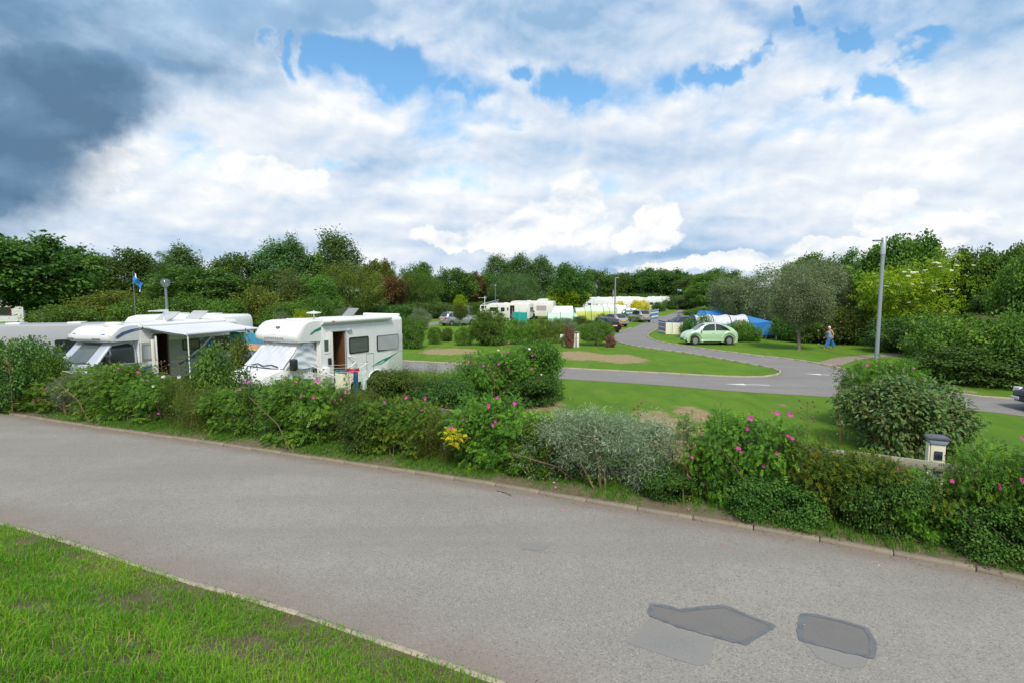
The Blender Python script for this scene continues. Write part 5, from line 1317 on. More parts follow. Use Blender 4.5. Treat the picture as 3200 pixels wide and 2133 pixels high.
# ------------------------------------------------------------------ touring caravans
def caravan(label, loc, rz, L=5.4, Wd=2.2, H=2.55, m=M_WHITE, windows=((-1.9, -1.0), (-.2, .5)), door=None, end_window=True, dark_front=False, group=None, z0=.42, stripe=None, lights=True, name='caravan', vs=-1):
    """+x: towards the hitch.  The side at -y faces the viewer"""
    root = thing(name, label, 'caravan', loc, rz, group); h = Wd / 2; f = L / 2
    prof = [(-f, z0 + .1), (-f + .06, H - .30), (-f + .14, H - .06), (-f + .30, H), (f - .95, H), (f - .50, H - .10), (f - .18, H - .42), (f - .02, H - .95), (f, z0 + .55), (f - .06, z0 + .08), (f - .2, z0), (-f + .1, z0)]
    mb = MB(); mb.prism(prof, -h, h, 'y'); body = mb.build('body', m, root, bevel=.05, segs=2, angle=40)
    c = MB(); c.lathe([(.42, -.3), (.42, .3)], 20, (-.3, -h, .3), 'y'); c2 = MB(); c2.lathe([(.42, -.3), (.42, .3)], 20, (-.3, h, .3), 'y'); cut(body, [c, c2])
    for a, b in windows: window(root, a, b, z0 + .95, z0 + 1.5, vs * h, vs, .08, M_BLACK, M_GLASS)
    if end_window: window(root, -.75, .75, z0 + .95, z0 + 1.5, -f + .018, -1, .08, M_BLACK, M_GLASS, axis='x')
    fm = M_GLASS if dark_front else M_GLASSG
    mb = MB(); mb.grid(lambda a, b: (f - .03 - .48 * b ** 1.7 + .012, -h + .22 + (Wd - .44) * a, H - 1.05 + .86 * b), 6, 6); mb.build('front_window', fm, root, angle=60)
    if lights:
        for s in (-1, 1): rbox(-f - .02, -f + .03, s * (h - .16) - .05, s * (h - .16) + .05, z0 + .35, z0 + .85).build('tail_light', M_RED, root, bevel=.01)
    for x in (-f * .5, f * .15): rbox(x - .25, x + .25, -.35, .25, H - .02, H + .07).build('roof_light', M_WHITE, root, bevel=.02)
    mb = MB(); mb.tube([(f - .1, 0, .45), (f + 1.1, 0, .42)], .05, 6); mb.tube([(f + .95, 0, .42), (f + .95, 0, .03)], .03, 6); mb.build('hitch', M_GREYP, root)
    for s in (-1, 1): wheel(root, -.3, s * (h - .12), .31, .18, s, M_LENS, cover=True)
    if stripe:
        for k, (dz, m_) in enumerate(stripe): decal(root, [(-f + .1, z0 + dz), (f - .25, z0 + dz), (f - .5, z0 + dz + .05), (-f + .1, z0 + dz + .05)], vs * (h + .001), m_, vs)
    for s in (-1, 1):
        for x in (-f + .4, f - .5):
            mb = MB(); mb.tube([(x, s * .7, z0), (x, s * .7, .0)], .025, 6); mb.build('corner_steady', M_GREYP, root)
    return root
G_CV = 'touring caravans'
def Xat(px, Y): return (px - 1600) / FPX * Y
caravan('grey sided caravan behind the hedge at the left edge, brown rear window', (Xat(30, 21.5), 22.4, 0), R(197), 6.6, 2.2, 2.52, mat('grey_caravan_side', (.34, .35, .37), .4, var=.04), ((-2.2, -1.3), (.4, 2.0)), None, True, True, G_CV, vs=1)
caravan('white caravan behind the awning motorhome, only its roof showing', (Xat(560, 25.5), 26.2, 0), R(172), 5.6, 2.2, 2.78, M_WHITE, ((-1.9, -1.0), (.3, 1.2)), None, True, False, G_CV, vs=1)
ca = caravan('long cream caravan with an open side door by the teal windbreak', (Xat(1592, 72), 73.2, 0), R(163), 6.4, 2.2, 2.5, M_CREAM, ((1.3, 2.5), (.35, .9)), None, True, False, G_CV, vs=1)
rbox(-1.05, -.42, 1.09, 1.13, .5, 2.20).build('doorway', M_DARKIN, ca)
rbox(-.40, .16, 1.12, 1.16, .5, 2.18).build('door', M_CREAM, ca, bevel=.02)
window(ca, -.28, .04, 1.45, 1.95, 1.16, 1, .03, M_CREAM, M_GLASSG, .05)
cb_ = caravan('large cream caravan with a pink curtained window behind the open one', (Xat(1666, 78), 80.5, 0), R(164), 7.0, 2.3, 2.72, M_CREAM, (), None, True, False, G_CV, vs=1)
window(cb_, -2.4, -.9, 1.3, 2.0, 1.15, 1, .08, M_GREYP, mat('pink_curtain_pane', (.42, .33, .36), .3))
caravan('white caravan with a roof dish behind the white ridge tent', (Xat(1734, 88), 90.5, 0), R(163), 6.0, 2.2, 2.95, M_WHITE, ((-1.4, -.6),), None, True, False, G_CV, vs=1)
mh = caravan('white motorhome with dark windows behind the small bright tree', (Xat(1880, 105), 106, 0), R(178), 7.2, 2.2, 3.1, M_WHITE, ((-1.6, -.6), (-.1, 1.1), (2.1, 2.7)), None, True, True, G_CV, name='motorhome', vs=1)
mh['category'] = 'motorhome'; mh['group'] = 'motorhomes'
M_SWG = ((.55, M_GREYDEC), (1.45, M_LGREYDEC))
for i, (px, Y, lab, L, H, rz, st) in enumerate([
    (1962, 92, 'pale caravan with grey swoosh beside the square headed lamp post', 6.4, 2.75, -16, M_SWG),
    (2020, 96, 'grey swooshed caravan behind the large gold shrub', 6.4, 2.8, -18, M_SWG),
    (2066, 115, 'white caravan with two dark windows right of the gold shrub', 6.2, 2.95, -20, None),
    (2095, 130, 'white caravan second from the road end of the row', 5.6, 3.1, -22, None),
    (2109, 145, 'furthest white caravan next to the far blue windbreak', 5.4, 3.25, -22, None),
    (1996, 125, 'white caravan roof showing behind the grey swooshed caravans', 7.0, 3.1, -10, None)]):
    caravan(lab, (Xat(px, Y) - 2.6, Y + 1, 0), R(rz), L, 2.2, H, M_WHITE, ((-1.8, -.9), (-.2, 1.1)), None, True, True, G_CV, stripe=st)
    if st:
        pass
# static caravan far left
def static_caravan():
    x = Xat(20, 62); root = thing('static_caravan', 'white boarded static caravan behind the dark tree trunk at left edge', 'static caravan', (x, 62, 0), R(4), scale=1.25)
    mv = mat('white_boarding', (.72, .74, .75), .5, var=.05)
    rbox(-6, 3.0, -1.8, 1.8, .5, 2.15).build('body', mv, root)
    for k in range(11): rbox(-6.0, 3.0, -1.822, -1.801, .52 + k * .148, .645 + k * .148).build('cladding_board', mv, root, bevel=.004, segs=1)
    mb = MB(); mb.prism([(-2.0, 2.15), (2.0, 2.15), (1.9, 2.28), (0, 2.75), (-1.9, 2.28)], -6.2, 3.2, 'x'); mb.build('roof', mat('grey_roof_tiles', (.20, .22, .25), .8, var=.2, scale=3), root, smooth=False)
    for a in (-1.3, .9): w = window(root, a, a + 1.1, 1.05, 1.85, -1.825, -1, .03, mat('maroon_frame', (.22, .05, .07), .5), M_GLASS, .06)
static_caravan()
# camper van with raised roof
def popup_camper():
    Y = 88; root = thing('camper_van', 'white camper van with its grey pop-top roof raised', 'camper van', (Xat(1545, Y), Y, 0), R(2))
    prof = [(-2.4, .35), (-2.42, 1.3), (-2.3, 1.93), (1.0, 1.95), (1.55, 1.75), (2.1, 1.15), (2.5, 1.0), (2.55, .4)]
    mb = MB(); mb.prism(prof, -.95, .95, 'y'); mb.build('body', M_WHITE, root, bevel=.06, angle=40)
    mb = MB(); mb.add([(-2.2, -.96, 1.35), (.3, -.96, 1.35), (.3, -.96, 1.82), (-2.2, -.96, 1.82)], [(0, 1, 2, 3)]); mb.build('side_window', M_GLASS, root, solid=.01)
    mb = MB(); mb.add([(.45, -.96, 1.35), (1.5, -.96, 1.3), (1.1, -.96, 1.78), (.45, -.96, 1.82)], [(0, 1, 2, 3)]); mb.build('cab_window', M_GLASS, root, solid=.01)
    mb = MB(); mb.add([(2.03, -.8, 1.22), (2.03, .8, 1.22), (1.56, .75, 1.76), (1.56, -.75, 1.76)], [(0, 1, 2, 3)]); mb.build('windscreen', M_GLASS, root, solid=.012)
    mb = MB(); mb.prism([(-1.9, 1.96), (.5, 1.96), (.7, 2.75), (-1.85, 2.02)], -.7, .7, 'y'); mb.build('roof_bellows', mat('grey_canvas', (.16, .18, .21), .85, var=.15), root, smooth=False)
    mb = MB(); mb.prism([(-2.0, 2.03), (.7, 2.78), (.8, 2.84), (-2.0, 2.12)], -.8, .8, 'y'); mb.build('roof_panel', M_LGREYDEC, root, bevel=.03)
    for sx in (-1.5, 1.6):
        for s in (-1, 1): wheel(root, sx, s * .85, .32, .2, s, M_LENS)
popup_camper()

# ================================================================== cars
def paint(name, col, metal=0.3, rough=0.3): return mat(name, col, rough, metal, coat=0.6)
class CarShape:
    """body lofted through stations along x; each station: (x, half width low, half width belt, z low, z belt, z roof, half width roof); z roof==z belt outside the cabin"""
    def __init__(s, st): s.st = st; s.xs = [q[0] for q in st]
    def at(s, x):
        x = min(max(x, s.xs[0]), s.xs[-1])
        return [float(np.interp(x, s.xs, [q[k] for q in s.st])) for k in range(7)]
    def sec(s, x):
        _, wl, wb, zl, zb, zr, wr = s.at(x)
        dz = zb - zl
        P = [(0, zl - .0), (wl * .8, zl), (wl * .97, zl + .06), (wb * 1.0, zl + dz * .38), (wb * 1.005, zl + dz * .62), (wb * .975, zl + dz * .9), (wb * .93, zb)]
        if zr > zb + .03:
            P += [(wb * .93 + (wr - wb * .93) * .5 , zb + (zr - zb) * .52), (wr, zb + (zr - zb) * .86), (wr * .72, zb + (zr - zb) * .975), (0, zr)]
        else:
            c = zb + max(.0, zr - zb); P += [(wb * .80, c + .012), (wb * .55, c + .028), (wb * .25, c + .038), (0, c + .04)]
        return P
    def build(s, root, m, name='body', n=110):
        X = np.linspace(s.xs[0], s.xs[-1], n); secs = [s.sec(x) for x in X]; k = len(secs[0]); vs = []; fs = []
        for x, P in zip(X, secs): vs += [(x, y, z) for y, z in P] + [(x, -y, z) for y, z in P]
        for i in range(n - 1):
            for o in (0, k):
                for j in range(k - 1): fs.append((i * 2 * k + o + j, i * 2 * k + o + j + 1, (i + 1) * 2 * k + o + j + 1, (i + 1) * 2 * k + o + j))
            fs.append((i * 2 * k, i * 2 * k + k, (i + 1) * 2 * k + k, (i + 1) * 2 * k))
        for i in (0, n - 1): fs.append(tuple(i * 2 * k + j for j in range(k)) + tuple(i * 2 * k + k + j for j in reversed(range(k))))
        mb = MB(); mb.add(vs, fs)
        me = mb.mesh(name, m, angle=48); bm = bmesh.new(); bm.from_mesh(me); bmesh.ops.remove_doubles(bm, verts=bm.verts, dist=.002); bmesh.ops.recalc_face_normals(bm, faces=bm.faces); bm.to_mesh(me); bm.free()
        me.shade_smooth(); me.set_sharp_from_angle(angle=R(48))
        o = bpy.data.objects.new(name, me); link(o, root); return o
    def side(s, x, f, side, off=.016):
        """point on the glasshouse side; f 0 belt .. 1 roof edge"""
        _, wl, wb, zl, zb, zr, wr = s.at(x)
        z = zb + (zr - zb) * f; a, b, c = wb * .93, wb * .93 + (wr - wb * .93) * .5, wr
        y = np.interp(f, [0, .52, .86], [a, b, c]); return Vector((x, side * (y + off), z))
    def flank(s, x, z, side, off=.004):
        P = s.sec(x)[1:7]; zs = [p[1] for p in P]; ys = [p[0] for p in P]; return Vector((x, side * (float(np.interp(z, zs, ys)) + off), z))
def side_glass(cs, root, pts, side, m=M_GLASS, name='side_window', n=8):
    """pts: list of (x, z_bottom_f, z_top_f) columns"""
    mb = MB(); pts = sorted(pts); xs = [p[0] for p in pts]
    X = np.linspace(xs[0], xs[-1], 14); vs = []; fs = []
    for x in X:
        f0 = np.interp(x, xs, [p[1] for p in pts]); f1 = np.interp(x, xs, [p[2] for p in pts])
        for j in range(n + 1): vs.append(cs.side(x, f0 + (f1 - f0) * j / n, side))
    for i in range(13):
        for j in range(n): fs.append((i * (n + 1) + j, (i + 1) * (n + 1) + j, (i + 1) * (n + 1) + j + 1, i * (n + 1) + j + 1))
    mb.add(vs, fs); return mb.build(name, m, root, angle=60)
def screen(cs, root, x0, x1, m=M_GLASS, name='windscreen', inset=.10, lift=.018, n=8, sag=0.0):
    """glass over the sloping front or rear of the cabin between two stations"""
    mb = MB(); vs = []
    for i in range(n + 1):
        x = x0 + (x1 - x0) * i / n; _, wl, wb, zl, zb, zr, wr = cs.at(x); top = max(zr, zb + .045)
        half = (wr if zr > zb + .05 else wb * .8) - inset
        P = cs.sec(x)[6:]; ys = [p[0] for p in P][::-1]; zs = [p[1] for p in P][::-1]
        for j in range(9):
            y = (j / 4 - 1) * half; z = float(np.interp(abs(y), ys, zs)); vs.append((x + (lift if x1 < x0 else -lift) * 0, y, z + lift))
    fs = [(i * 9 + j, i * 9 + j + 1, (i + 1) * 9 + j + 1, (i + 1) * 9 + j) for i in range(n) for j in range(8)]
    mb.add(vs, fs); return mb.build(name, m, root, angle=60)
def arch_cut(body, xs, r, w, z):
    cs = []
    for x in xs:
        for s in (-1, 1):
            c = MB(); c.lathe([(r, -.22), (r, .22)], 28, (x, s * w, z), 'y'); cs.append(c)
    cut(body, cs)
    liner = MB()
def seam(cs, root, pts, side, m=M_BLACK, r=.006, name='door_seam'):
    mb = MB(); mb.tube([cs.flank(x, z, side, .001) for x, z in pts], r, 4); return mb.build(name, m, root)

# ---- small rounded pale green coupe
def green_car():
    A = at(2141, 1061); B = at(2308, 1071)
    mid = Vector((Xat(2224, 39.5), 40.0, 0)); d = Vector((-1, .02, 0)).normalized()     # nose to the left
    root = thing('car', 'small rounded pale green car parked on the grass in front of the blue tent', 'car', mid, math.atan2(d.y, d.x), 'cars on the site', (1.0, 1.0, 1.09))
    m = paint('pale_green_paint', (0.43, 0.60, 0.40), .15, .26)
    L = 4.08
    st = [(-2.03, .50, .52, .38, .56, .62, .35), (-1.98, .62, .64, .31, .70, .78, .42), (-1.88, .70, .72, .27, .82, .92, .48), (-1.70, .74, .76, .25, .90, 1.07, .53), (-1.45, .77, .79, .24, .945, 1.22, .57), (-1.10, .79, .80, .22, .96, 1.365, .60), (-.70, .80, .81, .21, .96, 1.46, .62), (-.25, .80, .81, .21, .955, 1.505, .63),
          (.15, .80, .81, .21, .945, 1.49, .62), (.50, .80, .81, .21, .94, 1.40, .61), (.80, .80, .80, .22, .935, 1.235, .60), (1.05, .79, .78, .22, .93, 1.05, .60), (1.18, .78, .76, .22, .925, .955, .60), (1.45, .76, .73, .23, .885, .92, .52), (1.70, .72, .68, .25, .80, .84, .46), (1.88, .66, .62, .28, .68, .72, .40), (1.98, .58, .54, .32, .57, .60, .36), (2.04, .44, .42, .38, .49, .51, .30)]
    cs = CarShape(st); body = cs.build(root, m); wx = (1.26, -1.25)
    arch_cut(body, wx, .355, .86, .315)
    # bulging round wings over each wheel
    for x in wx:
        for s in (-1, 1):
            mb = MB()
            def wing(a, b, x=x, s=s):
                th = R(-18 + 216 * a); rr = .355 + .255 * b
                y = .69 + .175 * math.sin(math.pi * (0.30 + .62 * (1 - b))) ; zc = .315
                return (x + rr * math.cos(th) * 1.02, s * y, max(.20, zc + rr * math.sin(th)))
            mb.grid(wing, 28, 8); mb.build('wing', m, root, angle=80)
        for s in (-1, 1): wheel(root, x, s * .77, .315, .2, s, M_ALLOY, 6)
    for s in (-1, 1):
        rbox(-.86, .86, s * .845 - .035, s * .845 + .035, .25, .34).build('sill', m, root, bevel=.03, segs=3, angle=60)
        side_glass(cs, root, [(1.0, .06, .10), (.84, .06, .50), (.60, .06, .74), (.30, .06, .84), (-.20, .06, .86)], s, name='side_window')
        side_glass(cs, root, [(-.28, .06, .86), (-.60, .06, .83), (-.90, .06, .70), (-1.15, .06, .46), (-1.34, .06, .10)], s, name='side_window')
        seam(cs, root, [(-.28, .30), (-.28, .93)], s); seam(cs, root, [(.80, .30), (.93, .60), (.98, .92)], s)
        mb = MB(); a = cs.flank(-.06, .80, s, .018); mb.box(a.x - .09, a.x + .09, a.y - .012, a.y + .012, .785, .815); mb.build('door_handle', m, root, bevel=.01)
        mb = MB(); mb.lathe([(.001, -.10), (.06, -.08), (.08, 0), (.06, .06), (.001, .08)], 12, (.80, s * .90, 1.0), 'y'); mb.build('mirror', m, root)
        mb = MB(); mb.lathe([(.001, .06), (.07, .045), (.105, .01), (.115, -.03)], 16); o = mb.build('headlight', M_LENS, root); o.location = (1.80, s * .52, .70); o.rotation_euler = (0, R(55), R(18) * s)
        mb = MB(); mb.lathe([(.001, .04), (.06, .03), (.085, 0), (.09, -.03)], 14); o = mb.build('tail_light', M_RED, root); o.location = (-1.86, s * .56, .77); o.rotation_euler = (0, R(-58), R(-24) * s)
    screen(cs, root, 1.12, .50, M_GLASSG); screen(cs, root, -1.60, -.85, M_GLASS, 'rear_window', .12)
    for k, (x, w) in enumerate(((1.98, .60), (-1.98, .62))):
        mb = MB(); mb.tube([(x - math.copysign(.22, x), -w - .10, .46), (x - math.copysign(.02, x), -w * .6, .46), (x + math.copysign(.03, x), 0, .46), (x - math.copysign(.02, x), w * .6, .46), (x - math.copysign(.22, x), w + .10, .46)], .09, 10); mb.build('bumper', m, root, angle=80)
    rbox(1.98, 2.04, -.35, .35, .30, .37).build('grille', M_BLACK, root, bevel=.02)
    mb = MB(); mb.box(-1.6, 1.6, -.6, .6, .17, .23); mb.build('underbody', M_BLACK, root)
green_car()

# ---- ordinary hatchback / estate used for the other parked cars
def hatch(label, loc, rz, m, H=1.48, L=4.3, estate=False, scale=1.0, tail='red'):
    root = thing('car', label, 'car', loc, rz, 'cars on the site', scale)
    f = L / 2; zb = .93 if H < 1.6 else 1.02
    r0 = -f + (.10 if estate else .22)
    st = [(-f, .62, .66, .40, .62, .66, .4), (-f + .05, .76, .80, .32, .86, .9, .5), (-f + .18, .82, .84, .26, zb, zb + .10, .58), (r0 + .32, .84, .86, .24, zb, H - .16, .62), (r0 + .62, .85, .87, .22, zb, H - .03, .63), (-.35, .86, .87, .21, zb - .01, H, .64), (.25, .86, .87, .21, zb - .02, H - .03, .63), (.75, .86, .86, .21, zb - .03, H - .28, .62), (1.12, .86, .85, .22, zb - .04, zb + .03, .62), (1.25, .85, .84, .22, zb - .06, zb - .05, .6), (f - .30, .80, .78, .24, zb - .18, zb - .17, .5), (f - .07, .70, .68, .28, zb - .34, zb - .34, .4), (f, .55, .55, .36, zb - .46, zb - .46, .3)]
    cs = CarShape(st); body = cs.build(root, m); wx = (f - .82, -f + .80); arch_cut(body, wx, .345, .88, .31)
    for x in wx:
        for s in (-1, 1): wheel(root, x, s * .78, .31, .2, s, M_ALLOY, 5)
    xb = .05
    for s in (-1, 1):
        side_glass(cs, root, [(.98, .06, .10), (.74, .06, .72), (.30, .06, .84), (xb + .04, .06, .85)], s)
        side_glass(cs, root, [(xb - .04, .06, .85), (-.5, .06, .86), (r0 + .95, .06, .84)], s)
        side_glass(cs, root, [(r0 + .88, .06, .83), (r0 + .65, .10, .78), (r0 + .42, .25, .5)], s, name='quarter_window')
        seam(cs, root, [(xb, .30), (xb, zb - .02)], s); seam(cs, root, [(1.0, .34), (1.02, zb - .06)], s); seam(cs, root, [(r0 + .9, .5), (r0 + .85, zb - .02)], s)
        rbox(.80, 1.0, s * .98 - .09, s * .98 + .09, zb + .02, zb + .16).build('mirror', m, root, bevel=.04)
        tl = MB(); a = cs.flank(-f + .11, zb - .1, s, .01); tl.box(-f - .01, -f + .26, a.y - .26 if s > 0 else a.y - .03, a.y + .03 if s > 0 else a.y + .26, zb - .20, zb - .02); tl.build('tail_light', M_RED, root, bevel=.03)
        hl = MB(); hl.box(f - .42, f - .10, s * .62 - .14, s * .62 + .14, zb - .36, zb - .20); hl.build('headlight', M_LENS, root, bevel=.04)
        for x in (-.3,):
            a = cs.flank(x, zb - .14, s, .012); rbox(x - .09, x + .09, a.y - .012, a.y + .012, zb - .155, zb - .12).build('door_handle', m, root, bevel=.008)
    screen(cs, root, 1.14, .34); screen(cs, root, -f + .16, r0 + .56, M_GLASS, 'rear_window', .07)
    rbox(-f - .035, -f + .12, -.74, .74, .34, .56).build('rear_bumper', m, root, bevel=.05)
    rbox(-f - .05, -f - .02, -.26, .26, .66, .77).build('number_plate', M_PLATEY, root)
    rbox(-f - .04, -f + .02, -.55, .55, .26, .35).build('lower_valance', M_BLACK, root, bevel=.02)
    rbox(f - .14, f + .02, -.5, .5, .30, .46).build('grille', M_BLACK, root, bevel=.03)
    mb = MB(); mb.box(-f + .4, f - .4, -.62, .62, .17, .24); mb.build('underbody', M_BLACK, root)
    return root
M_SIL = paint('silver_paint', (.42, .44, .46), .6, .3); M_BLK = mat('black_paint', (.010, .011, .014), .32, 0, .35, coat=.12); M_DGREY = paint('grey_paint', (.30, .31, .31), .5, .3); M_NAVY = paint('dark_blue_paint', (.02, .025, .05), .3, .25)
# rear ends towards the viewer: heading is into the picture
hatch('black hatchback with red tail lights beside the bush with the white bollard', (Xat(1893, 51.5), 53, 0), R(112), M_BLK, 1.5, 4.3)
hatch('silver hatchback parked right behind the black hatchback', (Xat(1925, 61), 62.5, 0), R(110), M_SIL, 1.5, 4.3)
hatch('tall silver grey people carrier in front of the blue striped windbreak', (Xat(2009, 70), 72, 0), R(100), M_DGREY, 1.62, 4.4, True)
hatch('silver estate car on the side road behind the small willow', (Xat(1428, 63), 64, 0), R(42), M_SIL, 1.66, 4.6, True)
hatch('dark silver car behind the yellow striped windbreak', (Xat(2140, 53), 54, 0), R(190), M_NAVY, 1.55, 4.3)
hatch('pale car parked beyond the far blue windbreak', (Xat(2138, 158), 159, 0), R(170), M_SIL, 1.6, 4.3)
hatch('white car half hidden behind the blue striped windbreak', (Xat(1965, 84), 85, 0), R(175), paint('white_paint', (.75, .76, .77), .05, .3), 1.5, 4.2)
def road_car():
    c = at(3262, 1305); root = hatch('black car entering at the right edge on the camp road', (c.x + 2.45, c.y + .55, 0), R(172), M_BLK, 1.5, 4.4)
    rbox(2.10, 2.235, -.62, -.28, .34, .44).build('fog_light', M_LENS, root, bevel=.02)
road_car()

# ================================================================== hedges and shrubs
def proj(p):
    d = Vector(p) - Vector((0, 0, CAM_H)); c, s = math.cos(PITCH), math.sin(PITCH)
    f = d.y * c - d.z * s; u = d.y * s + d.z * c
    return 1600 + FPX * d.x / f, 1066.5 - FPX * u / f
FKPX = [proj(p)[0] for p in fk]
def kerb_at(px, off):
    """point a given distance behind the kerb that stands at photo column px"""
    best = None
    for i in range(len(fk)):
        a = fk[max(0, i - 1)]; b = fk[min(len(fk) - 1, i + 1)]; t = (b - a).normalized(); q = fk[i] + Vector((-t.y, t.x, 0)) * off
        e = abs(proj(q)[0] - px)
        if best is None or e < best[0]: best = (e, q, math.atan2(t.y, t.x))
    return best[1], best[2]
HP = {}
def stems_mesh(rng, n, h, spread, r=.011, m=M_STEM):
    mb = MB()
    for k in range(n):
        x, y = rng.normal(0, spread * .5), rng.normal(0, spread * .3); dx, dy = rng.normal(0, .45), rng.normal(0, .35); q = rng.uniform(.6, 1.0) * h
        mb.tube([(x, y, 0), (x + dx * .3, y + dy * .3, q * .5), (x + dx, y + dy, q)], [r * 1.3, r, r * .4], 4, caps=False)
    return mb.mesh('stem', m, angle=80)
def hproto(kind):
    if kind in HP: return HP[kind]
    rng = np.random.default_rng(sum(ord(c) * (i + 7) for i, c in enumerate(kind))); Wd, Dp, H = 2.2, 1.4, 1.5
    lb = [(x + rng.normal(0, .1), rng.normal(0, .12), z + rng.normal(0, .08), rng.uniform(.38, .55), rng.uniform(.38, .52), rng.uniform(.30, .46)) for x in (-.75, -.25, .25, .75) for z in (.35, .95)]
    lb += [(rng.uniform(-.8, .8), rng.uniform(-.3, .3), 1.12, rng.uniform(.25, .4), rng.uniform(.25, .4), rng.uniform(.22, .38)) for _ in range(4)]
    if kind.startswith('rose'):
        me = foliage_mesh('crown', rng, lb, 520, 18, 0.115, 0.040, 0.027, LM['rose'], kind='compound', inner=.18, zmin=.04, span=.12, hang=.25, rnd=.9)
        st = stems_mesh(rng, 16, 1.35, .9)
    elif kind.startswith('bramble'):
        me = foliage_mesh('crown', rng, lb, 520, 48, 0.13, 0.060, 0.042, LM['bramble'], inner=.18, zmin=.03, hang=.45, rnd=.8, droop=.25, full=True)
        st = stems_mesh(rng, 14, 1.3, .9)
    elif kind.startswith('weed'):
        lb2 = lb + [(rng.uniform(-.9, .9), rng.uniform(-.4, .4), 1.35, .05, .05, rng.uniform(.25, .42)) for _ in range(16)]
        me = foliage_mesh('crown', rng, lb2, 520, 46, 0.12, 0.055, 0.014, LM['weed'], inner=.3, zmin=.03, hang=-.5, rnd=1.1, up=.4, flat=1.3)
        st = stems_mesh(rng, 34, 1.6, 1.2, .005)
    elif kind == 'willow':
        Wd, Dp, H = 2.6, 1.2, 1.35; lb = [(rng.uniform(-1.0, 1.0), rng.normal(0, .18), rng.uniform(.75, 1.1), rng.uniform(.3, .45), .36, rng.uniform(.22, .3)) for _ in range(12)]
        lb += [(x, -.12, z, .24, .26, .30) for x, z in ((-1.0, .55), (-.85, .35), (-.25, .55), (.35, .5), (.45, .28), (1.0, .55), (1.08, .35), (.95, .15))]
        lb += [(rng.uniform(-1.1, 1.1), rng.normal(0, .15), 1.25, .05, .05, .18) for _ in range(14)]
        me = foliage_mesh('crown', rng, lb, 620, 60, 0.11, 0.082, 0.0105, LM['willow'], inner=.2, zmin=.03, hang=.1, up=.3, rnd=1.2, outw=.8)
        st = stems_mesh(rng, 16, 1.1, 1.1, .016)
    elif kind == 'dogwood':
        Wd, Dp, H = 2.9, 2.4, 1.8; lb = crown_lobes(rng, 2.9, 2.4, -.35, 1.8, 20, .26, .4)
        me = foliage_mesh('crown', rng, lb, 760, 19, 0.13, 0.115, 0.062, LM['dogwood'], inner=.12, zmin=.03, hang=.3, droop=.22, rnd=.7, full=True)
        st = stems_mesh(rng, 22, 1.6, 1.2, .012, mat('red_stem', (.16, .05, .035), .7, var=.3))
    elif kind == 'bare':
        lb = [(rng.uniform(-.5, .5), rng.normal(0, .1), rng.uniform(.5, 1.35), .16, .16, .2) for _ in range(9)]
        me = foliage_mesh('crown', rng, lb, 75, 9, 0.10, 0.046, 0.031, LM['rose'], kind='compound', inner=.3, zmin=.04, span=.12)
        st = stems_mesh(rng, 13, 1.4, .55, .013, mat('tan_stem', (.22, .13, .045), .85, var=.35))
    Wd, Dp, H = extent(me, 1.5, 99.3); HP[kind] = (me, st, Wd, Dp, H); return HP[kind]
def flower_mesh(m, r=.052, seed=1, petals=5):
    rng = random.Random(seed); V = []; F = []
    for k in range(petals):
        a = 2 * math.pi * k / petals; w = math.pi / petals * 1.12
        p0 = (0, 0, 0); i = len(V); V.append(p0)
        for aa, rr, z in ((a - w * .8, .62, .22), (a - w * .55, .95, .36), (a, 1.05, .28), (a + w * .55, .95, .36), (a + w * .8, .62, .22)): V.append((math.cos(aa) * rr * r, math.sin(aa) * rr * r, (z + rng.uniform(-.06, .06)) * r))
        F += [(i, i + 1, i + 2), (i, i + 2, i + 3), (i, i + 3, i + 4), (i, i + 4, i + 5)]
    T = np.repeat(np.linspace(0.1, .9, petals), 4)
    me = np_mesh('flower', np.array(V), np.array(F), T, m); return me
FL = {'p': [flower_mesh(LM['flower'], .056, k) for k in range(3)], 'w': [flower_mesh(LM['flower_w'], .06, 9)], 'y': [flower_mesh(LM['gold'], .06, 8)], 'r': [flower_mesh(LM['hip'], .07, 8)]}
FR = random.Random(9)
def add_flowers(root, lst, depth, col='p', size=1.0):
    """blooms sit on the outer leaves of the shrub, facing out and up"""
    Mi = Matrix.Translation(root.location) @ Matrix.Rotation(root.rotation_euler.z, 4, 'Z')
    for px, py in lst:
        d = ray(px, py); Y = root.location.y - depth * FR.uniform(.36, .52); t = Y / d.y; p = Vector((d.x * t, Y, CAM_H + d.z * t))
        o = bpy.data.objects.new('flower', FR.choice(FL[col])); link(o, root); o.location = Mi.inverted() @ p
        o.rotation_euler = (R(FR.uniform(25, 70)), R(FR.uniform(-35, 35)), -root.rotation_euler.z + R(FR.uniform(-40, 40))); s = size * FR.uniform(.5, .85); o.scale = (s, s, s)
def hshrub(kind, label, px, hw, top, off=1.15, leaf=None, Y=None, x=None, dep=None, group='hedge shrubs along the road', rz=None, name='shrub'):
    me, st, Wd, Dp, H = hproto(kind)
    if Y is None: p, a = kerb_at(px, off - .12)
    else: p, a = Vector(((px - 1600) / FPX * Y, Y, 0)), 0.0
    if rz is not None: a = rz
    root = thing(name, label, 'shrub', (p.x, p.y, 0.05), a, group)
    h = hz(top + 12, p.y) - .05; w = hw * 2 / FPX * p.y * 1.14 / max(.6, math.cos(a)); d = dep or max(1.1, min(1.7, w * .7))
    sc = (w / Wd, d / Dp, h / H); c = obj_from(me, 'crown', root, m=LM[leaf] if leaf else None); c.scale = sc
    if len(root.children) and FR.random() < .5: c.scale = (-sc[0], sc[1], sc[2])
    s = obj_from(st, 'stem', root); s.scale = sc
    return root, d
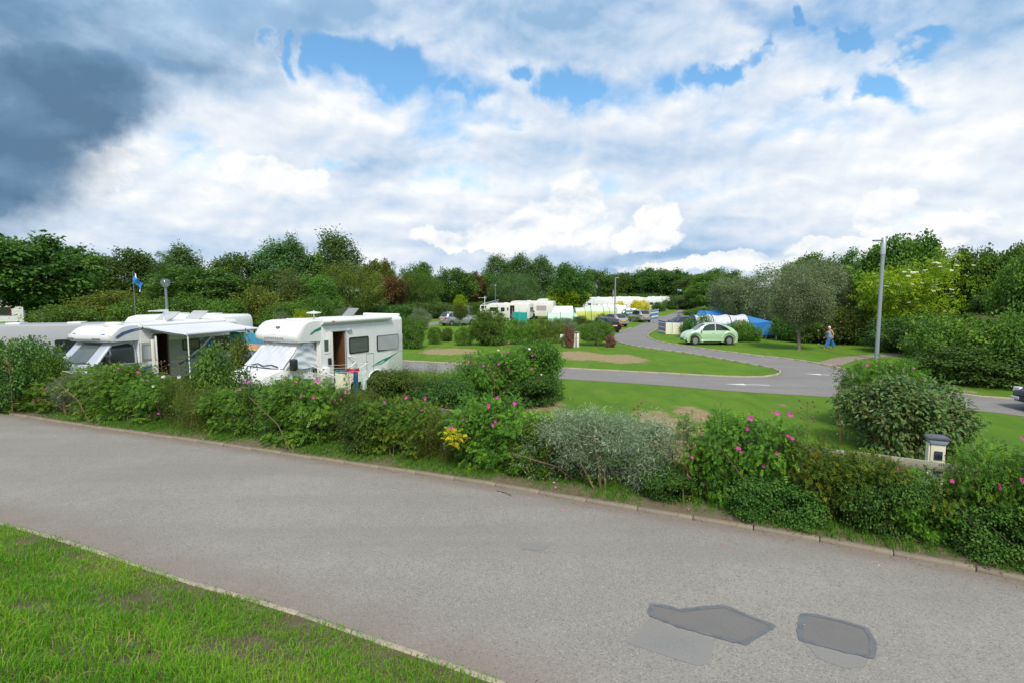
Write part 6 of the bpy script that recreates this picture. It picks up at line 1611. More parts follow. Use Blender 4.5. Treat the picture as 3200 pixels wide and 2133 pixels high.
FRONT = [
 ('weed_a', 'tangled grey green weeds at the left end of the roadside hedge', 25, 95, 1135, 1.3, None, []),
 ('rose_a', 'yellowish green rose bush with magenta blooms, leftmost by the road', 150, 105, 1160, 1.1, 'yellow', [(138, 1215), (147, 1211), (168, 1197), (103, 1254), (121, 1250), (78, 1277), (155, 1247)]),
 ('willow', 'grey silvery bush low in the hedge below the awning motorhome cab', 245, 62, 1160, 1.0, 'silver', []),
 ('rose_b', 'green rose bush with two big magenta blooms below the awning motorhome', 355, 115, 1128, 1.2, None, [(284, 1186), (345, 1185), (371, 1150), (300, 1240)]),
 ('rose_c', 'rose bush with a white bloom cluster below the open awning doorway', 468, 92, 1168, 1.2, None, [(460, 1187), (496, 1292), (470, 1297), (432, 1162)]),
 ('weed_b', 'brownish green weedy shrub with feathery tops below the awning leg', 560, 78, 1162, 1.4, 'weed', []),
 ('weed_a', 'olive weedy growth around the weathered rail end', 640, 62, 1192, 1.0, 'olive', []),
 ('rose_a', 'dark rose bush below the bonnet of the white motorhome', 738, 84, 1205, 1.2, None, [(748, 1215), (733, 1310), (776, 1194)]),
 ('bramble_a', 'brownish bramble below the white motorhome windscreen', 836, 76, 1190, 1.3, None, []),
 ('rose_b', 'bright rose bush with scattered blooms below the motorhome door', 965, 120, 1178, 1.2, None, [(942, 1237), (979, 1243), (1046, 1249), (1067, 1245), (1080, 1225), (995, 1192), (991, 1184), (1066, 1345), (927, 1193)]),
 ('weed_b', 'tall feathery weeds in the hedge below the clothes airer', 1100, 76, 1195, 1.5, 'weed', []),
 ('bramble_b', 'dark drooping bramble right of the rose bush under the airer', 1130, 66, 1245, .95, None, []),
 ('rose_c', 'yellowing rose bush with magenta pair, before the lawn hedge', 1268, 100, 1240, 1.2, 'yellow', [(1200, 1257), (1271, 1242), (1303, 1312), (1296, 1322), (1290, 1316), (1330, 1244), (1318, 1280)]),
 ('weed_c', 'dry brownish weeds left of the rose with yellow sprig', 1388, 68, 1262, 1.1, 'olive', []),
 ('rose_a', 'vivid green rose bush with yellow sprig beside the silver willow', 1545, 125, 1232, 1.25, None, [(1525, 1268), (1554, 1242), (1549, 1316), (1541, 1329), (1448, 1311), (1413, 1338), (1405, 1336), (1608, 1260)]),
 ('bramble_a', 'yellow tinged bramble between vivid rose and silver willow', 1662, 62, 1302, 1.1, 'yellow', []),
 ('willow', 'silver leaved willow bush in the middle of the roadside hedge', 1862, 192, 1268, 1.25, None, []),
 ('bramble_b', 'low dark growth in the gap right of the silver willow', 2085, 66, 1440, 1.0, None, []),
 ('bare', 'thin half bare rose canes standing in the hedge gap', 2175, 60, 1295, 1.1, None, [(2162, 1428), (2150, 1487)]),
 ('rose_b', 'tall rose bush with pink blooms right of the hedge gap', 2335, 120, 1288, 1.2, None, [(2345, 1306), (2412, 1287), (2470, 1294), (2430, 1291), (2315, 1411), (2308, 1400), (2335, 1340), (2461, 1360), (2475, 1368), (2387, 1456), (2428, 1417)]),
 ('weed_c', 'feathery weedy growth with wispy tops right of tall rose bush', 2480, 92, 1325, 1.3, 'weed', []),
 ('bramble_a', 'nettle filled bramble low beside the kerb under tall rose bush', 2430, 105, 1480, .75, None, []),
 ('rose_c', 'rose bush with yellowing leaves left of the grey rail', 2650, 120, 1395, 1.15, 'yellow', [(2805, 1462)]),
 ('bramble_b', 'dark leafy bramble under the grey rail', 2740, 105, 1458, 1.0, None, []),
 ('rose_a', 'low rose bush hiding the foot of the service pillar', 2870, 95, 1512, 1.1, None, [(2975, 1501)]),
 ('rose_b', 'yellow green rose bush right of the service pillar', 3035, 84, 1474, 1.1, 'yellow', [(3124, 1522), (3121, 1516)]),
 ('rose_c', 'tall rose bush at the right end of the roadside hedge', 3135, 110, 1400, 1.2, None, [(3195, 1371), (3190, 1500)]),
 ('bramble_a', 'dark bramble low at the right edge beside the kerb', 3160, 120, 1560, .75, None, []),
 ('rose_a', 'rose bush beyond the right edge of the hedge', 3330, 120, 1420, 1.2, None, []),
 ('weed_b', 'weedy shrub beyond the left edge of the hedge', -130, 100, 1140, 1.2, None, []),
]
for kind, lab, px, hw, top, off, leaf, fl in FRONT:
    r_, d_ = hshrub(kind, lab, px, hw, top, off, leaf)
    if fl: add_flowers(r_, fl, d_)
    if 'white bloom' in lab: add_flowers(r_, [(425, 1238), (434, 1234), (428, 1228), (440, 1238), (479, 1206), (516, 1180), (510, 1177), (560, 1178)], d_, 'w', 1.1)
    if 'yellow sprig' in lab and 'vivid' in lab:
        rng = np.random.default_rng(4); Mi = Matrix.Translation(r_.location) @ Matrix.Rotation(r_.rotation_euler.z, 4, 'Z')
        d = ray(1420, 1362); Y = r_.location.y - d_ * .5; t = Y / d.y; p = Mi.inverted() @ Vector((d.x * t, Y, CAM_H + d.z * t))
        me = foliage_mesh('yellow_sprig', rng, [(0, 0, .5, .11, .10, .09), (.09, 0, .58, .06, .06, .06), (-.05, 0, .42, .05, .05, .05)], 17, 5, .05, .042, .026, LM['gold'], kind='compound', zmin=.0); o = obj_from(me, 'yellow_sprig', r_, 'stuff'); o.location = p - Vector((0, 0, .5))
# dark undergrowth filling the foot of the hedge
def undergrowth():
    rng = np.random.default_rng(21); lb = []
    for i in range(0, len(fk), 2):
        p = fk[i]
        if not (-17 < p.x < 10.5): continue
        px = FKPX[i]
        cut_ = 0.55 if 2780 < px < 3130 else 1.0
        if 1960 < px < 2210: continue
        t = (fk[min(i + 1, len(fk) - 1)] - fk[max(0, i - 1)]).normalized(); n = Vector((-t.y, t.x, 0))
        low = .26 if 1700 < px < 1960 else .38
        q = p + n * rng.uniform(1.0, 1.3); lb.append((q.x, q.y, .25, .38, .34, low * rng.uniform(.7, 1.3)))
        if not 1640 < px < 2230: q = p + n * rng.uniform(1.35, 1.75); lb.append((q.x, q.y, .72 * cut_, .42, .36, .36 * cut_ * rng.uniform(.7, 1.25)))
        q = p + n * rng.uniform(1.3, 1.7); lb.append((q.x, q.y, .4, .4, .36, low * 1.3 * rng.uniform(.7, 1.2)))
    P = foliage_mesh('hedge_undergrowth', rng, lb, 3300, 20, .13, .060, .040, LM['rose'], inner=.15, zmin=.08, hang=.4, droop=.2)
    obj_from(P, 'hedge_undergrowth', None, 'stuff')
undergrowth()
# the hedge that runs from the white motorhome out to the lawn
G_L = 'shrubs between pitch and lawn'
for kind, lab, px, hw, top, Y, leaf, fl in [
 ('bramble_a', 'broad leaved dark shrub behind the clothes airer', 1225, 75, 1150, 16.6, 'weed', []),
 ('weed_a', 'pale feathery weeds right of the white motorhome rear wheel', 1300, 80, 1128, 17.0, 'weed', []),
 ('bramble_b', 'dark glossy leaved shrub before the pale feathery weeds', 1390, 80, 1170, 16.2, None, []),
 ('rose_a', 'green rose shrub with white and pink blooms in the lawn hedge', 1470, 85, 1120, 17.6, None, [(1448, 1127), (1512, 1142), (1560, 1136), (1465, 1130)]),
 ('rose_b', 'tall rose shrub crowned with magenta blooms in the lawn hedge', 1565, 95, 1085, 18.3, None, [(1590, 1071), (1568, 1084), (1570, 1099), (1588, 1098), (1664, 1109), (1591, 1155), (1579, 1138), (1558, 1137), (1662, 1151), (1510, 1142)]),
 ('bramble_a', 'dark round shrub ending the lawn hedge on the right', 1668, 78, 1062, 19.0, 'mid', [(1664, 1110)]),
 ('bramble_b', 'dark shrub at the foot of the lawn hedge end', 1640, 90, 1150, 18.0, None, [(1653, 1191)])]:
    r_, d_ = hshrub(kind, lab, px, hw, top, Y=Y, leaf=leaf, group=G_L, dep=1.9)
    if fl: add_flowers(r_, fl, d_ * .9)
    if 'white and pink' in lab: add_flowers(r_, [(1557, 1094), (1692, 1170), (1654, 1090)], d_, 'w')
# between and beside the motorhomes
G_M = 'broad leaved shrubs beside the motorhomes'
for kind, lab, px, hw, top, Y, leaf in [
 ('bigleaf', 'bright large leaved bush between the two motorhomes', 680, 88, 1080, 16.0, 'mid'),
 ('bigleaf', 'taller leafy bush behind the bright one, below the awning edge', 757, 44, 1052, 20.4, 'weed'),
 ('shrub', 'dark leafy bush in front of the left edge caravan', 50, 108, 1066, 17.2, 'bramble'),
 ('shrub', 'lower leafy bush left of the awning motorhome bonnet', 150, 50, 1105, 17.4, 'mid'),
 ('shrub', 'leafy bush beyond the left picture edge', -120, 120, 1062, 17.6, 'mid')]:
    tree(kind, lab, px, hw, top, Y, leaf, cat='shrub', group=G_M, name='shrub', rz=0.3)
# dogwood and its neighbour on the right
r_, d_ = hshrub('dogwood', 'big dome of dull green dogwood with reddish leaves behind the service pillar', 2842, 146, 1168, Y=12.7, group=None, rz=.1, dep=2.2, name='dogwood')
r_, d_ = hshrub('rose_b', 'fresh green rose shrub behind the dogwood below the lamp post', 2765, 100, 1122, Y=14.6, group=None, rz=.1, dep=2.2)
add_flowers(r_, [(2710, 1139), (2785, 1141), (2654, 1234), (2663, 1325), (2854, 1149)], 2.0)
# planted shrubs on the lawns
G_S = 'shrubs planted on the lawns'
def sh(kind, lab, px, hw, top, base, leaf): return tree(kind, lab, px, hw, top, at(px, base).y, leaf, cat='shrub', group=G_S, name='shrub', rz=0.0 if kind == 'beech' else None)
sh('shrub', 'round dark green shrub right of the white motorhome', 1284, 44, 993, 1088, 'mid')
sh('shrub_fine', 'grey green shrub behind the round one by the motorhome', 1312, 34, 966, 1030, 'silver')
sh('shrub', 'low brownish shrub in the border behind the side road', 1362, 28, 962, 994, 'weed')
sh('shrub_fine', 'low silvery shrub at the back left of the side road', 1290, 40, 962, 992, 'silver')
sh('shrub', 'low green border shrub left of the silver estate car', 1255, 36, 968, 994, 'mid')
sh('clipped', 'clipped dark shrub shaped like a tub, left of the pair on the lawn', 1358, 23, 1024, 1074, 'mid')
sh('shrub', 'small loose shrub between the two clipped ones', 1396, 21, 1026, 1066, 'weed')
sh('clipped', 'clipped bright shrub shaped like a drum, right of the pair', 1450, 29, 1024, 1078, 'rose')
sh('shrub', 'tall dark leafy shrub at the left of the clipped hedge', 1528, 50, 970, 1078, 'mid')
sh('beech', 'clipped beech hedge in front of the teal windbreak', 1622, 56, 1000, 1074, 'rose')
sh('beech', 'clipped beech hedge in front of the green tunnel tent', 1706, 54, 998, 1072, 'olive')
sh('shrub_fine', 'grey green bushes hiding the foot of the green tunnel tent', 1756, 46, 996, 1040, 'silver')
sh('shrub_fine', 'olive bushes below the lime dome tent', 1820, 40, 990, 1035, 'weed')
sh('shrub', 'dusky pink flowered shrub beside the white bollard', 1779, 17, 1020, 1086, 'pinkish')
sh('dense', 'dense rounded green shrub right of the white bollard', 1862, 52, 1006, 1078, 'rose')
sh('shrub', 'small dusky pink shrub at the road corner', 1908, 17, 1048, 1084, 'pinkish')
sh('shrub', 'dark shrub between the silver hatchback and the people carrier', 1948, 17, 978, 1012, 'mid')
sh('shrub_fine', 'dark tufted shrub beside the square headed lamp post', 1934, 15, 962, 990, 'olive')
sh('shrub', 'large gold leaved shrub behind the people carrier', 2002, 28, 940, 990, 'gold')
sh('shrub', 'small gold shrub left of the large gold one', 1935, 18, 944, 990, 'gold')
sh('shrub', 'lime yellow shrub top among the caravans', 1952, 13, 925, 960, 'lime')
sh('shrub', 'dark green shrub between the two blue windbreaks', 2060, 20, 945, 974, 'mid')
sh('shrub', 'small round green shrub left of the far blue windbreak', 2095, 15, 942, 968, 'mid')
sh('shrub', 'yellowish green shrub below the lime dome tent, right', 1880, 26, 980, 1000, 'lime')
sh('shrub', 'round green shrub between striped windbreak and pale green car', 2186, 56, 987, 1053, 'mid')
r_ = sh('shrub', 'rose shrub with red blooms behind the pale green car tail', 2318, 38, 1003, 1066, 'rose')
add_fl = [(2316, 1013), (2306, 1022), (2326, 1045), (2366, 1043)]
sh('shrub', 'small rose shrub in front of the blue tent side', 2358, 24, 1024, 1066, 'rose')
sh('clipped', 'lime yellow topiary ball on a stem behind the silver estate', 1437, 22, 924, 985, 'lime')
w_ = tree('small', 'small feathery willow tree in front of the silver estate car', 1437, 22, 952, at(1446, 1021).y, 'weed', cat='tree', group='small lawn trees')
# flower heads carried by particular shrubs and trees: flat cream umbels of the elder, roses on bushes
def umbel_mesh():
    V = []; F = []
    for k in range(14):
        a = k * 2.4; r = .11 * math.sqrt(k / 14); x, y = math.cos(a) * r, math.sin(a) * r; z = .02 - r * .2; q = .03; i = len(V)
        V += [(x - q, y, z), (x, y - q, z), (x + q, y, z), (x, y + q, z), (x, y, z + .02)]; F += [(i, i + 1, i + 4), (i + 1, i + 2, i + 4), (i + 2, i + 3, i + 4), (i + 3, i, i + 4)]
    return np_mesh('umbel', np.array(V), np.array(F), np.linspace(0, 1, len(F)), LM['umbel'])
UM = umbel_mesh()
def on_world(root, name, me, lst, dY, size, tilt=25):
    bpy.context.view_layer.update(); Mi = root.matrix_world.inverted(); sx, sy, sz = root.scale
    for px, py in lst:
        d = ray(px, py); Y = root.location.y - dY * FR.uniform(.75, 1.05); t = Y / d.y; o = bpy.data.objects.new(name, me); link(o, root)
        o.location = Mi @ Vector((d.x * t, Y, CAM_H + d.z * t)); s = size * FR.uniform(.7, 1.2); o.scale = (s / sx, s / sy, s / sz); o.rotation_euler = (R(FR.uniform(0, tilt)), R(FR.uniform(-tilt, tilt) * .6), 0)
el = [o for o in COL.objects if o.name == 'elder_tree'][0]
on_world(el, 'umbel', UM, [(2931, 822), (2921, 821), (2937, 834), (2842, 844), (2890, 845), (2852, 852), (2862, 851), (2974, 845), (3042, 829), (2838, 863), (2881, 884), (2927, 890), (2918, 897), (2932, 906), (2850, 888), (2802, 890), (2975, 927), (2973, 905), (3046, 926), (2840, 945), (2916, 909), (2768, 895), (2990, 830), (2826, 850), (2952, 973), (3080, 973)], 3.1, 1.3)
dr_ = [o for o in COL.objects if o.get('label', '').startswith('broad dog rose')][0]
on_world(dr_, 'flower', flower_mesh(LM['pale'], .09, 5), [(2555 + FR.random() * 150, 1015 + FR.random() * 60) for _ in range(70)] + [(2560 + FR.random() * 120, 985 + FR.random() * 60) for _ in range(16)], 2.2, .55, 60)
rs_ = [o for o in COL.objects if o.get('label', '').startswith('rose shrub with red')][0]
on_world(rs_, 'flower', FL['r'][0], add_fl, .8, 1.6, 60)
bp_ = [o for o in COL.objects if o.get('label', '').startswith('broad beech green')][0]
on_world(bp_, 'flower', FL['r'][0], [(3018, 1020), (2968, 1093), (3090, 1058), (3083, 1052), (3012, 1125), (3097, 1060), (3045, 1097), (3055, 990), (3070, 1065)], 1.4, 1.3, 60)
# tall thistle-like weeds standing above the hedge in front of the bonnet
def spike_weed(label, px, top, base, Y, m, seed):
    rng = np.random.default_rng(seed); x, zt = xz(px, top, Y); zb = .2; mb = MB(); root = thing('weed', label, 'weed', (x, Y, 0), 0, 'tall weeds above the hedge')
    mb.tube([(0, 0, zb), (.02, 0, (zb + zt) / 2), (-.01, 0, zt)], [.009, .007, .004], 5)
    tips = [(-.01, 0, zt)]
    for k in range(9):
        z = zt - .05 - k * .055; s = -1 if k % 2 else 1; e = (s * rng.uniform(.06, .2), rng.uniform(-.06, .06), z + rng.uniform(.06, .16)); mb.tube([(0, 0, z), e], [.005, .003], 4); tips.append(e)
    mb.build('stem', M_STEM, root, angle=80)
    h = MB()
    for t in tips: h.lathe([(.006, -.03), (.02, -.012), (.017, .012), (.005, .022)], 6, t)
    h.build('flower_head', m, root, kind='stuff')
M_THIS = mat('thistle_head', (.035, .04, .06), .9)
spike_weed('dark branched thistle standing in front of the white bonnet', 784, 1147, 1200, 14.2, M_THIS, 1)
spike_weed('dark branched thistle left of the other against the white bonnet', 762, 1166, 1200, 14.3, M_THIS, 2)
M_DOCK = mat('dock_seed', (.16, .10, .045), .9)
for i, (px, top, Y, lab) in enumerate([(25, 1118, 15.5, 'brown weed spike at the left end of the hedge'), (560, 1140, 14.6, 'brown weed spike below the awning leg'), (505, 1128, 15, 'weed spike below the dark open doorway'), (935, 1162, 14, 'weed spike below the open motorhome door'), (1000, 1160, 14, 'weed spike under the clothes airer lines'), (1090, 1160, 14, 'weed spike in front of the hanging towel'),
                                       (1470, 1100, 17, 'weed spike on the lawn hedge left of the magenta blooms'), (1543, 1140, 16.5, 'weed spike before the middle of the lawn hedge'), (1410, 1128, 16.5, 'weed spike left in the lawn hedge'), (1995, 1265, 11.3, 'thin weed spike rising from the silver willow'), (2525, 1255, 9.8, 'thin weed spike right of the tall rose bush')]): spike_weed(lab, px, top, 1200, Y, M_DOCK, 20 + i)

# ================================================================== fences, posts, lamps, camp furniture
M_WOODF = mat('weathered_rail', (.33, .31, .25), .9, var=.4, scale=9, bump=.5, bscale=50, dirt=(.16, .16, .11, .6))
M_POLE = mat('galvanised_grey', (.30, .34, .38), .45, .35, var=.06)
M_POLED = mat('grey_pole', (.17, .20, .23), .5, .2, var=.06)
def rail_fence():
    line = resample([p for p in off_line(fk, 1.95) if -15.5 < p.x < 9.5], 1.83)
    root = thing('rail_fence', 'weathered grey single rail fence running inside the roadside hedge', 'fence', (line[0].x, line[0].y, 0)); o0 = line[0]
    for i, p in enumerate(line):
        q = p - o0; rbox(q.x - .05, q.x + .05, q.y - .05, q.y + .05, -.2, .97).build('post', M_WOODF, root, bevel=.008)
    for a, b in zip(line, line[1:]):
        d = b - a; o = rbox(-d.length / 2 + .004, d.length / 2 - .004, -.02, .02, -.075, .075).build('rail', M_WOODF, root, bevel=.006)
        q = (a + b) / 2 - o0; n = Vector((d.y, -d.x, 0)).normalized() * .073; o.location = (q.x + n.x, q.y + n.y, .93); o.rotation_euler = (FR.uniform(-.02, .02), FR.uniform(-.012, .012), math.atan2(d.y, d.x))
rail_fence()
def service_pillar():
    Y = 9.75; x, zt = xz(2928, 1362, Y); root = thing('service_pillar', 'cream electric hook-up pillar with dark cap behind the grey rail', 'service pillar', (x, Y, 0), R(-24), scale=(.68, .68, 1))
    mc = mat('cream_paint', (.66, .62, .50), .6, var=.08, dirt=(.45, .42, .33, .4)); h = zt
    rbox(-.155, .175, -.15, .15, 0, h - .13).build('column', mc, root, bevel=.008)
    rbox(-.205, -.165, -.13, .13, 0, h - .13).build('side_rail', mc, root, bevel=.008)
    mb = MB(); mb.prism([(-.16, h - .13), (.18, h - .13), (.25, h - .045), (-.22, h - .045)], -.18, .17, 'y'); mb.build('cap_skirt', mat('blue_grey_cap', (.26, .30, .38), .5, var=.1), root, bevel=.008)
    mb = MB(); mb.prism([(-.25, h - .04), (.27, h - .04), (.27, h - .01), (.20, h + .015), (-.18, h + .015), (-.25, h - .01)], -.21, .20, 'y'); mb.build('cap', mat('slate_cap', (.085, .095, .115), .55, var=.2), root, bevel=.015)
    ms = mat('dark_socket', (.045, .055, .075), .4)
    for z in (h - .33, h - .60):
        b = rbox(-.075, .11, -.185, -.148, z - .085, z + .075).build('socket_box', ms, root, bevel=.012)
        for k in range(3): rbox(-.055 + k * .055, -.02 + k * .055, -.20, -.186, z - .06, z + .02).build('socket_flap', M_BLACK, b, bevel=.006)
    rbox(-.10, .115, -.156, -.1505, h - .76, h - .705).build('label_plate', mat('blue_label', (.03, .17, .36), .5), root)
service_pillar()
def bollards():
    p = at(1799, 1084); root = thing('bollard', 'white paired bollard with grey cap beside the pink shrub', 'bollard', p, R(5)); mc = mat('white_post', (.75, .74, .66), .6, var=.06); h = hz(1036, p.y)
    rbox(-.21, -.03, -.1, .1, 0, h - .08).build('post', mc, root, bevel=.01); rbox(.04, .22, -.1, .1, 0, h - .08).build('post', mc, root, bevel=.01)
    rbox(-.03, .04, -.05, .05, 0, h - .08).build('core', M_BLACK, root); rbox(-.25, .26, -.15, .15, h - .08, h).build('cap', M_POLED, root, bevel=.02); rbox(.10, .14, -.11, -.10, h * .55, h * .62).build('socket', M_BLACK, root)
    p = at(1757, 1080); r2 = thing('pitch_sign', 'small white pitch sign on a dark wooden post', 'sign', p, 0); h = hz(1045, p.y)
    rbox(-.06, .06, -.05, .05, 0, h - .2).build('post', mat('dark_post', (.06, .055, .05), .8, var=.3), r2, bevel=.008); rbox(-.16, .16, -.07, -.05, h - .24, h).build('panel', mat('white_panel', (.72, .78, .68), .5), r2, bevel=.006)
bollards()
def tall_lamp(label, px, base, top, r, head='disc', Y=None):
    p = at(px, base) if Y is None else Vector((Xat(px, Y), Y, 0)); h = hz(top, p.y); root = thing('lamp_post', label, 'lamp post', p, 0, 'lamp posts')
    mb = MB(); mb.tube([(0, 0, -.1), (0, 0, h - .95)], [r * 1.15, r * 1.0], 16); mb.build('pole', M_POLE, root, angle=50)
    mb = MB(); mb.lathe([(r * 1.28, h - .97), (r * 1.28, h - .02), (r * 1.1, h), (.001, h)], 16); mb.build('lamp_sleeve', mat('pale_galvanised', (.42, .46, .50), .4, .4), root, angle=50)
    mb = MB(); mb.box(-.62, -r, -.10, .10, h - .20, h - .13); mb.build('lamp_head', M_POLED, root, bevel=.02); rbox(-.58, -.22, -.08, .08, h - .215, h - .201).build('lens', M_LENS, root)
    return root
tall_lamp('tall grey lamp post at the footpath beside the big green shrubs', 2739, 1121, 743, .10)
def square_lamp():
    Y = 58; p = Vector((Xat(1921, Y), Y, 0)); h = hz(869, Y); root = thing('lamp_post', 'slim grey lamp post with flat square arm near the black hatchback', 'lamp post', p, 0, 'lamp posts')
    MB().tube([(0, 0, -.1), (0, 0, h)], [.085, .06], 10).build('pole', M_POLE, root, angle=50); rbox(-.03, .42, -.09, .09, h - .03, h + .06).build('lamp_head', M_POLE, root, bevel=.015)
square_lamp()
def globe_lamp(label, px, base_y, top_y, Y, dia_px):
    x = Xat(px, Y); r = dia_px / 2 / FPX * Y; zc = hz(top_y, Y) - r; root = thing('lamp_post', label, 'lamp post', (x, Y, 0), 0, 'lamp posts')
    MB().tube([(0, 0, -.1), (0, 0, zc - r * .9)], [.075, .055], 12).build('pole', M_POLED, root, angle=50)
    MB().lathe([(.001, zc + r * .98), (r * .38, zc + r * .9), (r * .72, zc + r * .66), (r * .93, zc + r * .32), (r, zc), (r * .99, zc - .01)], 20, caps=False).build('globe_top', mat('smoked_globe', (.10, .12, .14), .12, spec=.9, alpha=.82), root, angle=80)
    MB().lathe([(r * .99, zc - .012), (r * .93, zc - r * .36), (r * .72, zc - r * .66), (r * .4, zc - r * .88), (.07, zc - r * .92)], 20, caps=False).build('globe_bottom', mat('clear_globe', (.20, .23, .23), .12, spec=.9, alpha=.75), root, angle=80)
    MB().tube([(0, 0, zc - r), (0, 0, zc + r * .2)], .05, 8).build('lamp_holder', M_POLED, root)
globe_lamp('grey lamp post with smoked globe behind the awning motorhome', 523, 1005, 871, 26, 27)
globe_lamp('far grey lamp post with small globe near the road end', 2145, 957, 889, 135, 7)
globe_lamp('grey lamp post with globe beside the pop-top camper van', 1548, 965, 889, 90, 8)
# flags
def flag(label, px, top, bot, Y, m, w, drop, seed, pole_bot=None):
    x, zt = xz(px, top, Y); zb = hz(bot, Y); root = thing('flag', label, 'flag', (x, Y, 0), 0, 'flags on poles')
    MB().tube([(0, 0, .0), (0, 0, zt + .05)], [.025, .015], 6).build('flagpole', M_POLED, root, angle=60)
    hh = zt - zb
    def fn(a, b):
        sag = drop * a; return (.02 + w * a * (1 - .15 * b) + .03 * math.sin(6 * b + 3 * a), .10 * math.sin(7 * a + 3 * b + seed), zt - hh * (.42 * b) - hh * .58 * sag ** 1.1 - .04 * a * b)
    mb = MB(); mb.grid(fn, 12, 10); mb.build('cloth', m, root, angle=80)
def flag_mat(name, a, b, thr=(.44, .56)):
    m = bpy.data.materials.new(name); m.use_nodes = True; t = NT(m.node_tree); bs = m.node_tree.nodes['Principled BSDF']; tc = t.new('ShaderNodeTexCoord').outputs['Generated']
    sp = t.new('ShaderNodeSeparateXYZ'); t.l.new(tc, sp.inputs[0])
    v = t.math('FRACT', t.math('ADD', t.math('MULTIPLY', sp.outputs[2], 1.55), t.math('MULTIPLY', sp.outputs[0], .45)))
    k = t.math('MULTIPLY', t.math('GREATER_THAN', v, thr[0]), t.math('LESS_THAN', v, thr[1]))
    t.l.new(t.mix(k, a + (1,), b + (1,)), bs.inputs['Base Color']); bs.inputs['Roughness'].default_value = .8; return m
flag('blue flag with white marks hanging from a pole at left', 415, 852, 912, 30, flag_mat('blue_white_flag', (.02, .20, .62), (.8, .82, .85), (.36, .58)), .42, 1.0, 1)
flag('small blue and white flag beside the far globe lamp', 2117, 905, 914, 110, flag_mat('blue_flag', (.02, .22, .60), (.75, .8, .85), (.40, .7)), .85, .15, 2)
flag('purple and white windsock shaped flag above the caravans', 1861, 888, 905, 95, flag_mat('purple_flag', (.25, .17, .45), (.7, .68, .75), (.3, .6)), .32, 1.0, 3)
flag('narrow red and white flag beside the square headed lamp post', 1915, 903, 938, 95, flag_mat('red_flag', (.55, .06, .05), (.75, .7, .68), (.3, .6)), .22, 1.0, 4)
# windbreaks: striped cloth between poles
def stripes(name, stops, n, axis=2, vert=None):
    m = bpy.data.materials.new(name); m.use_nodes = True; t = NT(m.node_tree); b = m.node_tree.nodes['Principled BSDF']; tc = t.new('ShaderNodeTexCoord').outputs['Generated']
    sp = t.new('ShaderNodeSeparateXYZ'); t.l.new(tc, sp.inputs[0]); v = t.math('FRACT', t.math('MULTIPLY', sp.outputs[axis], n)) if n != 1 else sp.outputs[axis]
    rp = t.new('ShaderNodeValToRGB'); rp.color_ramp.interpolation = 'CONSTANT'; e = rp.color_ramp.elements
    while len(e) < len(stops): e.new(.5)
    for i, (p, c) in enumerate(stops): e[i].position = p; e[i].color = c + (1,)
    t.l.new(v, rp.inputs[0]); t.l.new(rp.outputs[0], b.inputs['Base Color']); b.inputs['Roughness'].default_value = .8; return m
B_, W_, Y_, O_, T_ = (.02, .20, .50), (.74, .78, .80), (.78, .74, .22), (.75, .20, .10), (.04, .25, .42)
WB_BLUE = stripes('blue_white_stripes', [(0, B_), (.14, W_), (.26, (.6, .7, .45)), (.34, B_), (.58, W_), (.72, B_), (.86, (.55, .66, .5)), (.92, B_)], 1)
WB_MULTI = stripes('multicolour_stripes', [(0, T_), (.10, Y_), (.14, (.75, .78, .8)), (.20, O_), (.30, B_), (.42, O_), (.50, W_), (.55, B_), (.66, O_), (.74, B_), (.82, W_), (.88, (.03, .10, .42))], 1)
WB_YEL = stripes('yellow_white_stripes', [(0, (.70, .66, .28)), (.05, (.76, .76, .62)), (.11, (.72, .66, .20)), (.13, (.76, .77, .66)), (.22, (.72, .66, .20)), (.24, (.76, .77, .66)), (.34, (.72, .66, .20)), (.36, (.76, .77, .66)), (.46, (.72, .66, .20)), (.48, (.76, .77, .66)), (.58, (.72, .66, .20)), (.60, (.76, .77, .66)), (.70, (.72, .66, .20)), (.72, (.76, .77, .66)), (.84, (.75, .76, .76)), (.90, (.03, .08, .42))], 1)
WB_TEAL = stripes('teal_cloth', [(0, (.01, .42, .36)), (.5, (.015, .46, .40)), (.9, (.02, .50, .44))], 1)
WB_ORB = stripes('orange_blue_stripes', [(0, (.70, .30, .18)), (.16, B_), (.20, (.72, .38, .25)), (.36, (.70, .62, .15)), (.39, B_), (.46, (.72, .38, .25)), (.62, B_), (.66, (.7, .62, .15)), (.69, (.72, .38, .25)), (.78, (.05, .30, .48))], 1)
def windbreak(label, pts, h, m, poles=True, sag=.04, group='windbreaks', ext=.16):
    o0 = pts[0]; root = thing('windbreak', label, 'windbreak', o0, 0, group); q = [p - o0 for p in pts]
    for k, (a, b) in enumerate(zip(q, q[1:])):
        n = Vector((-(b - a).y, (b - a).x, 0)).normalized()
        mb = MB(); mb.grid(lambda u, v: (a.lerp(b, u) + n * (.05 * math.sin(math.pi * u) + .012 * math.sin(19 * u + 5 * v)) + Vector((0, 0, .03 + h * v - sag * math.sin(math.pi * u) * (v - .2)))).to_tuple(), 12, 8)
        mb.build('cloth', m, root, angle=80)
    for p in q: MB().tube([p + Vector((0, 0, -.1)), p + Vector((.01, 0, h + ext))], .022, 6).build('pole', M_WOODF, root)
def gp(px, py): return at(px, py)
windbreak('red and blue striped end of the windbreak beside the road', [gp(2057, 1040), gp(2079, 1046)], 1.22, WB_MULTI)
windbreak('yellow and white striped windbreak with a blue top band', [gp(2080, 1046), gp(2100, 1046.5), gp(2126, 1047.5), gp(2132, 1046)], 1.22, WB_YEL, ext=.03)
windbreak('blue and white windbreak left of the people carrier', [gp(1950, 1000), gp(1977, 998), gp(1990, 994)], 1.42, WB_BLUE)
windbreak('blue and white windbreak right of the people carrier', [gp(2032, 999), gp(2045, 997), gp(2057, 995)], 1.42, WB_BLUE)
